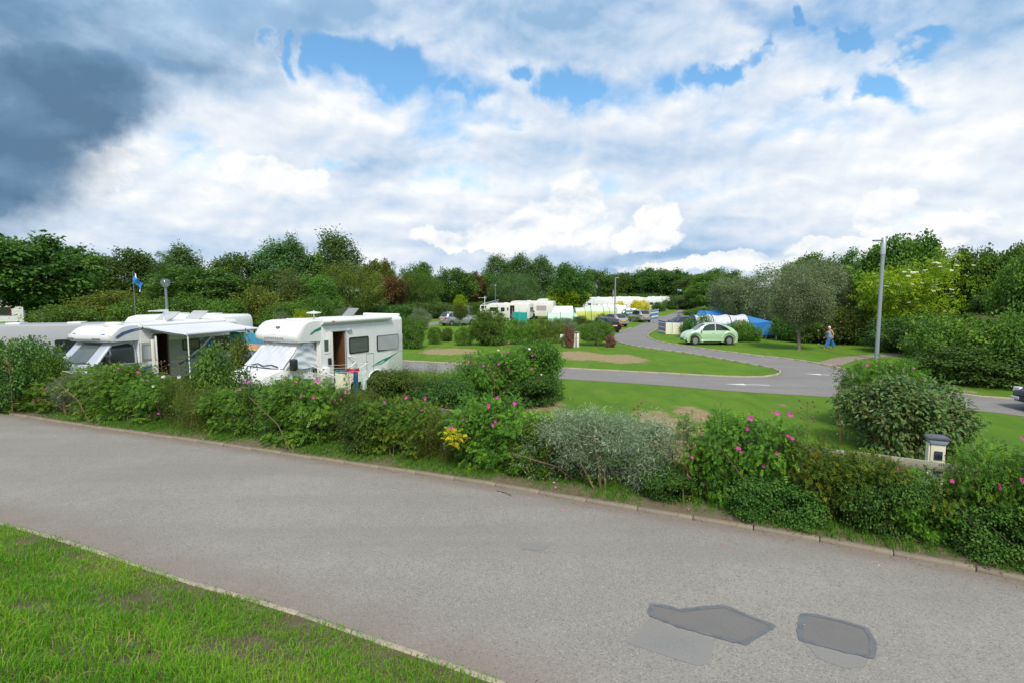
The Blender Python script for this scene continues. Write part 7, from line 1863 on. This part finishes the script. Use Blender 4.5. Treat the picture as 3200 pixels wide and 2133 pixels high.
windbreak('far blue and white windbreak at the end of the road', [gp(2108, 958), gp(2126, 958), gp(2145, 958)], 1.35, WB_BLUE, ext=.05)
windbreak('teal windbreak in front of the cream caravan with open door', [gp(1602, 1008), gp(1622, 1010), gp(1647, 1012), gp(1649, 1002)], 1.42, WB_TEAL, ext=.5)
windbreak('small blue windbreak beside the black hatchback', [gp(1857, 1032), gp(1866, 1031), gp(1877, 1030)], 1.3, stripes('blue_lime', [(0, (.55, .6, .15)), (.3, B_), (.62, (.03, .25, .6))], 1), ext=.4)
windbreak('orange and blue striped windbreak under the awning edge', [Vector((Xat(708, 22), 22.2, 0)), Vector((Xat(760, 21.6), 21.8, 0)), Vector((Xat(812, 21.2), 21.4, 0))], 2.2, WB_ORB, ext=.05)
windbreak('grey cloth screen standing behind the silver estate car', [gp(1459, 986), gp(1476, 985)], 1.75, mat('grey_screen', (.17, .19, .22), .8, var=.1), ext=.0)

# ------------------------------------------------------------------ tents
M_ROD = mat('dark_tent_pole', (.05, .06, .07), .5)
def tunnel_tent(label, loc, rz, hoops, m, panels=None, end_m=None, pole=M_ROD, n=18, squash=1.0, sag=.06):
    """hoops: (x, half width, height); cloth panels span between them"""
    root = thing('tent', label, 'tent', loc, rz, 'tents')
    def arc(hw, h, k): a = math.pi * k / n; return (hw * math.copysign(abs(math.cos(a)) ** .75, math.cos(a)), h * abs(math.sin(a)) ** .8)
    for i, (a, b) in enumerate(zip(hoops, hoops[1:])):
        def fn(u, v, a=a, b=b):
            x = a[0] + (b[0] - a[0]) * u; s = 1 - sag * math.sin(math.pi * u); y, z = arc((a[1] + (b[1] - a[1]) * u) * s, (a[2] + (b[2] - a[2]) * u) * s, v * n); return (x, y, z)
        mb = MB(); mb.grid(fn, 8, n); mb.build('cloth_panel', (panels[i] if panels else m), root, angle=80)
    for x, hw, h in hoops:
        if h > .3: MB().tube([(x,) + arc(hw + .012, h + .012, k) for k in range(n + 1)], .03, 5, caps=False).build('hoop', pole, root, angle=80)
    for i, (x, hw, h) in ((0, hoops[0]), (1, hoops[-1])):
        if h > .3:
            mb = MB(); P = [arc(hw, h, k) for k in range(n + 1)]; mb.add([(x, y, z) for y, z in P], [tuple(range(n + 1))]); mb.build('end_panel', end_m or m, root)
    return root
def two_tone(name, low, high, zc):
    m = bpy.data.materials.new(name); m.use_nodes = True; t = NT(m.node_tree); b = m.node_tree.nodes['Principled BSDF']; tc = t.new('ShaderNodeTexCoord').outputs['Object']
    sp = t.new('ShaderNodeSeparateXYZ'); t.l.new(tc, sp.inputs[0]); n = t.noise(tc, 2.5, 3, .5)
    c = t.mix(t.math('GREATER_THAN', sp.outputs[2], zc), low + (1,), high + (1,)); t.l.new(t.mix(t.math('MULTIPLY', n, .25), c, (1, 1, 1, 1), 'MULTIPLY'), b.inputs['Base Color']); b.inputs['Roughness'].default_value = .65; return m
Y = 45.5
M_BT = two_tone('blue_grey_tent', (.03, .17, .42), (.52, .53, .60), 1.22); M_BL = mat('blue_tent', (.012, .15, .42), .6, var=.12, scale=1.5)
x0, x1 = Xat(2178, Y), Xat(2338, Y); ln = (x1 - x0) / 3
bt = tunnel_tent('large blue tunnel tent with pale grey roof panels behind the pale green car', (x0, Y + 1.2, 0), R(-3), [(-.55, .7, .1), (0, 1.5, 1.95), (ln, 1.6, 1.98), (2 * ln, 1.6, 1.98), (3 * ln, 1.7, 2.0)], M_BT, [M_BL, M_BT, M_BT, M_BT])
mb = MB(); mb.grid(lambda a, b: (3 * ln + 2.6 * a, -1.62 + 3.2 * b, (1.98 - .35 * a - .15 * (2 * b - 1) ** 2 * 1.6)), 6, 8); 
V = [(3 * ln, -1.7, 0), (3 * ln, -1.62, 1.25), (3 * ln, -.9, 1.9), (3 * ln, .9, 1.9), (3 * ln, 1.7, 0), (3 * ln + 1.75, -1.5, 1.45), (3 * ln + 1.7, 1.2, 1.5), (3 * ln + 2.75, -1.75, 0), (3 * ln + 2.7, 1.6, 0)]
mb = MB(); mb.add(V, [(0, 1, 5, 7), (1, 2, 5), (2, 3, 6, 5), (3, 4, 6), (4, 8, 6), (5, 6, 8, 7)]); mb.build('side_room', M_BL, bt, smooth=False)
rbox(3 * ln + .02, 3 * ln + 2.72, -1.80, -1.70, 0, .30).build('mud_wall', mat('dark_mudwall', (.02, .022, .03), .7), bt)
rbox(2 * ln + .12, 3 * ln - .25, -1.62, -1.585, .1, 1.02).build('doorway', M_DARKIN, bt)
rbox(1.15 * ln, 1.9 * ln, -1.605, -1.575, .45, 1.05).build('window', mat('tent_window', (.50, .51, .56), .3), bt)
for a, b in (((3 * ln + 1.85, -1.5, 1.45), (3 * ln + 1.2, -1.9, 0)), ((3 * ln + 1.85, -1.5, 1.45), (3 * ln + 2.0, -2.2, 0)), ((3 * ln - .1, -1.68, 1.2), (3 * ln - .1, -1.8, 0)), ((2 * ln - .1, -1.65, 1.2), (2 * ln - .1, -1.8, 0))): MB().tube([a, b], .028, 6).build('pole', M_CHROME, bt)
M_GUY = mat('lime_guy_line', (.45, .62, .08), .7)
for a, b in (((3 * ln + 1.9, -1.4, 1.3), (3 * ln + 3.9, -2.6, .02)), ((3 * ln + 1.8, -1.4, 1.4), (3 * ln + 3.4, -2.8, .02)), ((3 * ln + 2.5, -1.6, .5), (3 * ln + 3.7, -2.2, .02))): MB().tube([a, b], .012, 4).build('guy_line', M_GUY, bt)
tunnel_tent('blue tent roof behind the pale grey tunnel tent, under the willow', (Xat(2240, 54), 55, 0), R(0), [(-2.6, .6, .5), (-1.2, 1.8, 2.1), (.6, 1.9, 2.2), (2.2, 1.8, 1.9)], mat('bright_blue_tent', (.02, .20, .60), .6))
Y = 66; M_MINT = two_tone('mint_tent', (.25, .42, .33), (.42, .60, .50), .8)
tunnel_tent('mint green tunnel tent with dark hoops behind the beech hedge', (Xat(1712, Y), Y, 0), R(-5), [(0, 1.25, 1.45), (1.6, 1.25, 1.5), (3.2, 1.3, 1.55), (4.6, .9, .55)], M_MINT)
Y = 78; M_LIME = two_tone('lime_tent', (.42, .48, .10), (.52, .66, .50), 1.25)
tunnel_tent('lime dome tent with pale green top among the bushes', (Xat(1862, Y) - 3.2, Y, 0), R(3), [(0, 1.4, 1.75), (1.4, 1.5, 1.8), (2.2, 1.9, 2.15), (4.0, 1.9, 2.1), (5.0, 1.4, 1.8), (6.1, 1.3, 1.75)], M_LIME, sag=.03)
Y = 87; M_WT = two_tone('white_grey_tent', (.60, .62, .60), (.74, .74, .72), .9)
tunnel_tent('white tunnel tent with grey hoops and dark open end', (Xat(1866, Y), Y, 0), R(-6), [(0, 1.5, 2.1), (1.6, 1.5, 2.15), (3.1, 1.5, 2.1), (4.6, 1.4, 1.95)], M_WT, end_m=mat('dark_end', (.06, .065, .07), .8))
def ridge_tent():
    Y = 73; root = thing('tent', 'white ridge tent with teal gable beside the large cream caravan', 'tent', (Xat(1763, Y), Y, 0), R(-6), 'tents'); mw = mat('white_canvas', (.74, .74, .73), .8, var=.05); mt = mat('teal_canvas', (.02, .27, .28), .8)
    mb = MB(); mb.add([(-1.75, -1.35, .95), (1.3, -1.35, .95), (1.15, 0, 2.1), (-1.35, 0, 2.1), (-1.75, 1.35, .95), (1.3, 1.35, .95)], [(0, 1, 2, 3), (3, 2, 5, 4)]); mb.build('roof', mw, root, smooth=False)
    mb = MB(); mb.add([(1.3, -1.35, .95), (1.3, 1.35, .95), (1.15, 0, 2.1), (1.35, -1.35, 0), (1.35, 1.35, 0)], [(0, 1, 2), (0, 3, 4, 1)]); mb.build('gable', mt, root, smooth=False)
    mb = MB(); mb.add([(-1.75, -1.35, .95), (1.3, -1.35, .95), (1.35, -1.35, 0), (-1.8, -1.35, 0)], [(0, 1, 2, 3)]); mb.build('side_wall', mat('orange_canvas', (.62, .40, .20), .8), root, smooth=False)
    mb = MB(); mb.add([(1.31, -.3, .6), (1.31, .3, .6), (1.2, 0, 1.75)], [(0, 1, 2)]); mb.build('doorway', M_DARKIN, root, smooth=False, solid=.02)
    MB().tube([(1.3, -1.4, 1.0), (2.4, -1.7, .0)], .012, 4).build('guy_line', M_GUY, root)
ridge_tent()
# ------------------------------------------------------------------ rotary airers with washing
def airer(label, px, Y, top, cloths, size=1.0, name='clothes_airer'):
    x, zt = xz(px, top, Y); root = thing(name, label, 'clothes airer', (x, Y, 0), R(20)); zc = zt - .02; hub = zc - .35
    MB().tube([(0, 0, -.1), (0, 0, zc - .1)], .022, 8).build('post', M_CHROME, root)
    ends = []
    for k in range(4):
        a = R(45 + 90 * k); e = Vector((math.cos(a) * size, math.sin(a) * size, zc)); ends.append(e); MB().tube([(0, 0, hub), e], .011, 6).build('arm', M_WHITE, root)
    mb = MB()
    for f in (.35, .55, .75, .95):
        p = [Vector((0, 0, hub)).lerp(e, f) for e in ends]
        for a, b in zip(p, p[1:] + p[:1]): mb.tube([a, a  .lerp(b, .5) - Vector((0, 0, .03)), b], .0035, 4, caps=False)
    mb.build('line', M_WHITE, root)
    return root, ends, hub
ar, en, hb = airer('white rotary clothes airer with towels in front of the motorhome door', 1066, 14.6, 1143, None, 1.18)
def towel(label, p, q, drop, m, seed):
    o = thing('towel', label, 'towel', p, 0, 'washing on the airers'); d = q - p
    mb = MB(); mb.grid(lambda u, v: (d.x * u + .02 * math.sin(9 * u + seed), d.y * u + .05 * math.sin(8 * u + 3 * v + seed) * v, d.z * u - .03 * math.sin(math.pi * u) - drop * v), 12, 8); mb.build('cloth', m, o, angle=80, solid=.006)
towel('cream patterned towel hanging from the airer', Vector((Xat(1040, 14.1), 14.1, hz(1164, 14.1))), Vector((Xat(1092, 14.0), 14.0, hz(1163, 14.0))), .55, mat('cream_towel', (.66, .66, .48), .9, var=.2, scale=12), 1)
towel('dark blue towel hanging from the airer beside a cream one', Vector((Xat(1098, 14.0), 14.0, hz(1160, 14.0))), Vector((Xat(1117, 14.2), 14.2, hz(1158, 14.2))), .58, mat('blue_towel', (.02, .10, .20), .9, var=.2, scale=12), 2)
towel('pale green towel hanging at the right end of the airer', Vector((Xat(1125, 14.1), 14.1, hz(1158, 14.1))), Vector((Xat(1140, 14.2), 14.2, hz(1156, 14.2))), .5, mat('mint_towel', (.55, .66, .62), .9, var=.2, scale=12), 3)
towel('dark teal towel on the back line of the airer', Vector((Xat(1045, 14.9), 14.9, hz(1152, 14.9))), Vector((Xat(1078, 14.9), 14.9, hz(1152, 14.9))), .3, mat('teal_towel', (.03, .13, .17), .9, var=.2, scale=12), 4)
towel('red towel on the back line of the airer', Vector((Xat(1080, 14.9), 14.9, hz(1149, 14.9))), Vector((Xat(1116, 15.0), 15.0, hz(1148, 15.0))), .12, mat('red_towel', (.50, .02, .07), .9, var=.2, scale=12), 5)
airer('white rotary clothes airer before the awning motorhome cab', 290, 16.6, 1146, None, .8)
# ------------------------------------------------------------------ television aerial mast, bicycles
def mast():
    Y = 74; root = thing('aerial_mast', 'tall white television aerial mast left of the cream caravan', 'aerial', (Xat(1515, Y), Y, 0)); h = hz(926, Y)
    MB().tube([(0, 0, -.1), (0, 0, h)], .045, 8).build('pole', M_WHITE, root); mb = MB(); mb.tube([(-.9, 0, h - .25), (.3, 0, h - .2)], .03, 6)
    for k in range(7): mb.tube([(-.8 + k * .16, 0, h - .5), (-.8 + k * .16, 0, h - .02)] if k > 4 else [(-.8 + k * .16, -.25, h - .24), (-.8 + k * .16, .25, h - .24)], .018, 5)
    mb.build('antenna', M_LGREYDEC, root)
mast()
def bicycle(label, px, py, m, rz):
    p = at(px, py); root = thing('bicycle', label, 'bicycle', p, rz, 'bicycles lying on the grass', .8); root.rotation_euler = (R(68), R(4), rz); root.location.z = .12
    for x in (-.45, .45): MB().tube([(x + .27 * math.cos(a * math.pi / 8), 0, .27 + .27 * math.sin(a * math.pi / 8)) for a in range(17)], .022, 6).build('wheel', M_TYRE, root, angle=80)
    mb = MB()
    for a, b in (((-.45, 0, .27), (-.05, 0, .25)), ((-.05, 0, .25), (.32, 0, .58)), ((-.05, 0, .25), (-.18, 0, .66)), ((-.18, 0, .60), (.32, 0, .62)), ((-.45, 0, .27), (-.18, 0, .60)), ((.32, 0, .66), (.45, 0, .27))): mb.tube([a, b], .022, 6)
    mb.build('frame', m, root); MB().tube([(.26, -.24, .78), (.32, 0, .74), (.26, .24, .78)], .02, 6).build('handlebar', M_BLACK, root); rbox(-.30, -.08, -.06, .06, .66, .71).build('saddle', M_BLACK, root, bevel=.02)
bicycle('red child bicycle lying behind the people carrier', 1990, 1006, mat('red_frame', (.45, .03, .03), .4), R(10))
bicycle('blue child bicycle lying behind the people carrier', 2009, 1005, mat('blue_frame', (.02, .12, .5), .4), R(70))
bicycle('grey child bicycle lying left of the red one', 1980, 1007, M_GREYP, R(-20))
# brown shed roof glimpsed at the right edge
def shed():
    Y = 30; root = thing('shed', 'brown shed roof glimpsed through the trees at the right edge', 'shed', (Xat(3185, Y), Y, 0), R(10)); mr = mat('brown_roof', (.13, .06, .045), .8, var=.25, scale=4)
    rbox(-1.4, 1.6, -1.2, 1.2, 0, 2.0).build('wall', mat('brown_boards', (.09, .05, .035), .9, var=.3), root)
    mb = MB(); mb.add([(-1.6, -1.4, 1.95), (1.8, -1.4, 2.1), (1.8, 1.4, 2.55), (-1.6, 1.4, 2.4)], [(0, 1, 2, 3)]); mb.build('roof', mr, root, smooth=False, solid=.08)
shed()

# ================================================================== people
M_SKIN = mat('skin', (.52, .25, .16), .55, var=.08, scale=6)
M_HAIRW = mat('white_hair', (.72, .68, .58), .8, var=.12, scale=30)
M_HAIRB = mat('dark_hair', (.03, .02, .015), .8)
def skin_body(name, pts, edges, radii, m, parent, levels=2, root=0):
    me = bpy.data.meshes.new(name); me.from_pydata(pts, edges, []); o = bpy.data.objects.new(name, me); link(o, parent)
    o.modifiers.new('skin', 'SKIN'); me.update()
    sv = me.skin_vertices[0].data if me.skin_vertices else None
    if sv is None: bpy.context.view_layer.update(); sv = me.skin_vertices[0].data
    for i, r in enumerate(radii):
        sv[i].radius = r if hasattr(r, '__len__') else (r, r); sv[i].use_root = (i == root)
    sb = o.modifiers.new('sub', 'SUBSURF'); sb.levels = levels; sb.render_levels = levels
    dg = bpy.context.evaluated_depsgraph_get(); dg.update(); m2 = bpy.data.meshes.new_from_object(o.evaluated_get(dg)); m2.name = name
    o.modifiers.clear(); o.data = m2; m2.materials.clear(); m2.materials.append(m); m2.shade_smooth(); return o
def hand_pts(P, E, Rr, wrist, i_w, d, side, n):
    """palm and five curled fingers hanging along d"""
    d = d.normalized(); n = n.normalized(); s = d.cross(n)
    P.append(wrist + d * .05); E.append((i_w, len(P) - 1)); Rr.append((.030, .022)); ip = len(P) - 1
    return ip
def finger_mesh(mb, base, d, s, n):
    for k, (off, L, r) in enumerate(((-.030, .070, .009), (-.010, .080, .0095), (.011, .074, .009), (.030, .058, .008))):
        a = base + s * off; b = a + d * L * .45 + n * .006; c = b + d * L * .32 + n * .02; e = c + d * L * .15 + n * .024; mb.tube([a - d * .02, a, b, c, e], [r, r, r * .95, r * .85, r * .55], 6)
    a = base - s * .034 - d * .045; b = a - s * .022 + d * .03 + n * .012; c = b + d * .032 + n * .008; mb.tube([a, b, c], [.011, .0105, .007], 6)
def walking_woman():
    p = at(2592, 1088); hgt = hz(1021, p.y); k = hgt / 1.64; root = thing('person', 'white haired woman in a strappy blue top and wide blue trousers walking left', 'person', p, R(178), 'people on the site', k)
    V = Vector        # faces +x locally, y left
    P = [V((0, 0, .90)), V((.01, 0, 1.06)), V((.03, 0, 1.22)), V((.02, 0, 1.33)), V((.045, 0, 1.41)), V((.075, 0, 1.46))]
    Rr = [(.205, .185), (.185, .17), (.185, .155), (.135, .10), (.062, .058), (.058, .055)]; E = [(0, 1), (1, 2), (2, 3), (3, 4), (4, 5)]
    def add(q, r, par): P.append(V(q)); Rr.append(r); E.append((par, len(P) - 1)); return len(P) - 1
    hands = []
    for s, sw in ((1, -.02), (-1, .14)):
        a = add((.0, s * .185, 1.34), .066, 3); b = add((-.05 + sw * .3, s * .25, 1.18), .060, a); c = add((-.06 + sw, s * .265, 1.02), .048, b); d = add((.02 + sw * 1.5, s * .255, .86), .036, c); w = add((.05 + sw * 1.7, s * .25, .80), (.030, .034), d); hands.append((P[w], (P[w] - P[d]).normalized(), s))
    for s, st in ((1, .29), (-1, -.30)):
        a = add((.02 + st * .1, s * .10, .84), .13, 0); b = add((st * .62 + (.03 if st > 0 else .05), s * .105, .48), .085, a); c = add((st * 1.0, s * .10, .22 if st > 0 else .24), .058, b); f = add((st * 1.08 - .01, s * .10, .075 if st > 0 else .10), .044, c)
        g = add((st * 1.08 + .09, s * .105, .045 if st > 0 else .035), (.042, .032), f); add((st * 1.08 + .17, s * .11, .035 if st > 0 else .018), (.034, .018), g)
    body = skin_body('body', P, E, Rr, M_SKIN, root)
    mb = MB()
    for w, d, s in hands: finger_mesh(mb, w + d * .035, d, V((1, 0, 0)) - d * d.x, V((0, -s, 0)))
    mb.build('fingers', M_SKIN, body, angle=80)
    # head with nose, ears, eyes, mouth
    hd = MB(); cx, cz = .095, 1.545
    hd.grid(lambda u, v: (cx + (.098 - .012 * math.cos(math.pi * v)) * math.sin(math.pi * v) * math.cos(2 * math.pi * u) + (.018 if v > .6 else 0) * math.sin(math.pi * v) * max(0, math.cos(2 * math.pi * u)), .076 * math.sin(math.pi * v) * math.sin(2 * math.pi * u), cz + .118 * math.cos(math.pi * v)), 24, 16)
    h = hd.build('head', M_SKIN, body, angle=80)
    m2 = MB(); m2.add([(cx + .085, -.012, cz - .03), (cx + .085, .012, cz - .03), (cx + .128, 0, cz - .025), (cx + .096, 0, cz + .025)], [(0, 1, 2), (1, 3, 2), (0, 2, 3)]); m2.build('nose', M_SKIN, h)
    for s in (-1, 1):
        MB().lathe([(.001, -.012), (.022, -.006), (.030, .0), (.020, .01), (.001, .012)], 10, (cx - .005, s * .076, cz - .005), 'y').build('ear', M_SKIN, h)
        MB().lathe([(.001, -.006), (.009, 0), (.001, .006)], 8, (cx + .092, s * .032, cz + .008), 'x').build('eye', M_BLACK, h)
    rbox(cx + .088, cx + .098, -.022, .022, cz - .058, cz - .05).build('mouth', mat('lips', (.35, .10, .09), .5), h, bevel=.003)
    hr = MB(); hr.grid(lambda u, v: (cx - .012 + .106 * math.sin(math.pi * v * .62) * math.cos(2 * math.pi * u) * (1 if math.cos(2 * math.pi * u) < .3 else .93), .086 * math.sin(math.pi * v * .62) * math.sin(2 * math.pi * u), cz + .022 + .112 * math.cos(math.pi * v * .62) - (.035 * v if math.cos(2 * math.pi * u) < 0 else -.01 * v)), 24, 12); hr.build('hair', M_HAIRW, body, angle=80)
    # top: patterned, straps; wide trousers with folds
    mt = bpy.data.materials.new('patterned_top'); mt.use_nodes = True; t = NT(mt.node_tree); b = mt.node_tree.nodes['Principled BSDF']; tc = t.new('ShaderNodeTexCoord').outputs['Object']
    t.l.new(t.ramp(t.noise(tc, 22, 3, .7), [(.35, (.06, .10, .28)), (.5, (.20, .26, .46)), (.65, (.50, .55, .68))]), b.inputs['Base Color']); b.inputs['Roughness'].default_value = .85
    prof = [(.78, .235, .225, -.005), (.88, .235, .218, 0), (1.0, .222, .21, .01), (1.12, .225, .205, .03), (1.22, .235, .195, .04), (1.30, .20, .175, .035)]
    m3 = MB(); n = 24; vs = []; fs = []
    for z, rx, ry, ox in prof:
        for j in range(n):
            a = 2 * math.pi * j / n; fold = 1 + .025 * math.sin(5 * a + z * 9); bust = .035 * max(0, math.cos(a)) * math.exp(-((z - 1.2) / .09) ** 2); vs.append((ox + (rx + bust) * fold * math.cos(a), ry * fold * math.sin(a), z + .02 * math.sin(3 * a)))
    fs = [(i * n + j, i * n + (j + 1) % n, (i + 1) * n + (j + 1) % n, (i + 1) * n + j) for i in range(len(prof) - 1) for j in range(n)]; m3.add(vs, fs); tp = m3.build('top', mt, body, angle=80)
    for s in (-1, 1): MB().tube([(.17, s * .09, 1.31), (.08, s * .11, 1.405), (-.07, s * .10, 1.36), (-.12, s * .08, 1.29)], .012, 5).build('strap', mt, tp)
    mj = mat('blue_denim', (.035, .13, .34), .85, var=.35, scale=7)
    for s, st in ((1, .29), (-1, -.30)):
        m4 = MB(); rings = [(.90, .20, .17, .0, .035), (.80, .19, .155, st * .15, .07), (.60, .145, .125, st * .50, .095), (.38, .15, .13, st * .85, .10), (.17, .17, .14, st * 1.08, .10)]; vs = []
        for z, rx, ry, ox, oy in rings:
            for j in range(n):
                a = 2 * math.pi * j / n; fold = 1 + .06 * math.sin(6 * a + s) * (1 - z) ** .5; vs.append((ox + rx * fold * math.cos(a), s * oy + ry * fold * math.sin(a), z + .012 * math.sin(4 * a)))
        m4.add(vs, [(i * n + j, i * n + (j + 1) % n, (i + 1) * n + (j + 1) % n, (i + 1) * n + j) for i in range(len(rings) - 1) for j in range(n)]); m4.build('trouser_leg', mj, body, angle=80)
        rbox(st * 1.08 - .07, st * 1.08 + .20, s * .105 - .048, s * .105 + .048, .0, .022).build('sandal', mat('tan_sandal', (.35, .20, .12), .7), body, bevel=.008)
    return root
walking_woman()
def simple_person(label, loc, rz, k, top, legs, hair, pose='stand'):
    root = thing('person', label, 'person', loc, rz, 'people on the site', k); V = Vector
    if pose == 'sit': hipz, kn, ft = .48, (.42, .46), (.45, .08)
    else: hipz, kn, ft = .92, (.03, .50), (.0, .07)
    P = [V((0, 0, hipz)), V((.0, 0, hipz + .25)), V((-.01, 0, hipz + .45)), V((.02, 0, hipz + .56)), V((.04, 0, hipz + .62))]; Rr = [(.155, .125), (.145, .115), (.15, .11), (.06, .06), (.055, .055)]; E = [(0, 1), (1, 2), (2, 3), (3, 4)]
    def add(q, r, par): P.append(V(q)); Rr.append(r); E.append((par, len(P) - 1)); return len(P) - 1
    hs = []
    for s in (1, -1):
        a = add((0, s * .18, hipz + .47), .06, 2); b = add((.04, s * .24, hipz + .22), .05, a); c = add((.24, s * .20, hipz + .14), .036, b); hs.append((P[c], s))
        a = add((.03, s * .09, hipz - .04), .095, 0); b = add((kn[0], s * .11, kn[1]), .065, a); c = add((ft[0], s * .11, ft[1]), .042, b); add((ft[0] + .15, s * .115, ft[1] - .04), (.038, .03), c)
    body = skin_body('body', P, E, Rr, top, root)
    cz = hipz + .76; h = MB(); h.grid(lambda u, v: (.05 + .092 * math.sin(math.pi * v) * math.cos(2 * math.pi * u), .074 * math.sin(math.pi * v) * math.sin(2 * math.pi * u), cz + .115 * math.cos(math.pi * v)), 18, 12); hd = h.build('head', M_SKIN, body, angle=80)
    m2 = MB(); m2.add([(.13, -.012, cz - .03), (.13, .012, cz - .03), (.17, 0, cz - .025), (.14, 0, cz + .025)], [(0, 1, 2), (1, 3, 2), (0, 2, 3)]); m2.build('nose', M_SKIN, hd)
    for s in (-1, 1): MB().lathe([(.001, -.005), (.009, 0), (.001, .005)], 8, (.135, s * .03, cz + .01), 'x').build('eye', M_BLACK, hd)
    hr = MB(); hr.grid(lambda u, v: (.038 + .10 * math.sin(math.pi * v * .55) * math.cos(2 * math.pi * u), .084 * math.sin(math.pi * v * .55) * math.sin(2 * math.pi * u), cz + .018 + .11 * math.cos(math.pi * v * .55) - (.03 * v if math.cos(2 * math.pi * u) < 0 else 0)), 18, 8); hr.build('hair', hair, body, angle=80)
    mb = MB()
    for w, s in hs: mb.lathe([(.02, -.03), (.034, 0), (.03, .03), (.01, .05)], 8, (w.x + .05, w.y, w.z), 'x'); finger_mesh(mb, w + V((.09, 0, 0)), V((1, 0, 0)), V((0, 1, 0)), V((0, 0, -1)))
    mb.build('hands', M_SKIN, body, angle=80)
    for s in (1, -1):
        m4 = MB(); m4.tube([(.0, s * .09, hipz + .04), (kn[0], s * .11, kn[1]), (ft[0], s * .11, ft[1] + .05)], [.135, .095, .07], 12); m4.build('trouser_leg', legs, body, angle=80)
Yp = 57
simple_person('person in a dark top standing behind the dark silver car', (Xat(2121, Yp), Yp, 0), R(-100), 1.0, mat('dark_jumper', (.03, .022, .025), .9), M_BLACK, mat('brown_hair', (.10, .05, .03), .8))
simple_person('person in a dark jacket sitting beside the large cream caravan', (Xat(1669, 70), 70, 0), R(160), 1.15, mat('dark_jacket', (.02, .022, .025), .9), M_BLACK, M_HAIRB, 'sit')
simple_person('person sitting at the open caravan door behind the teal windbreak', (Xat(1601, 70), 70, 0), R(-60), 1.1, mat('grey_blue_top', (.07, .09, .14), .9), M_BLACK, mat('brown_hair', (.10, .05, .03), .8), 'sit')
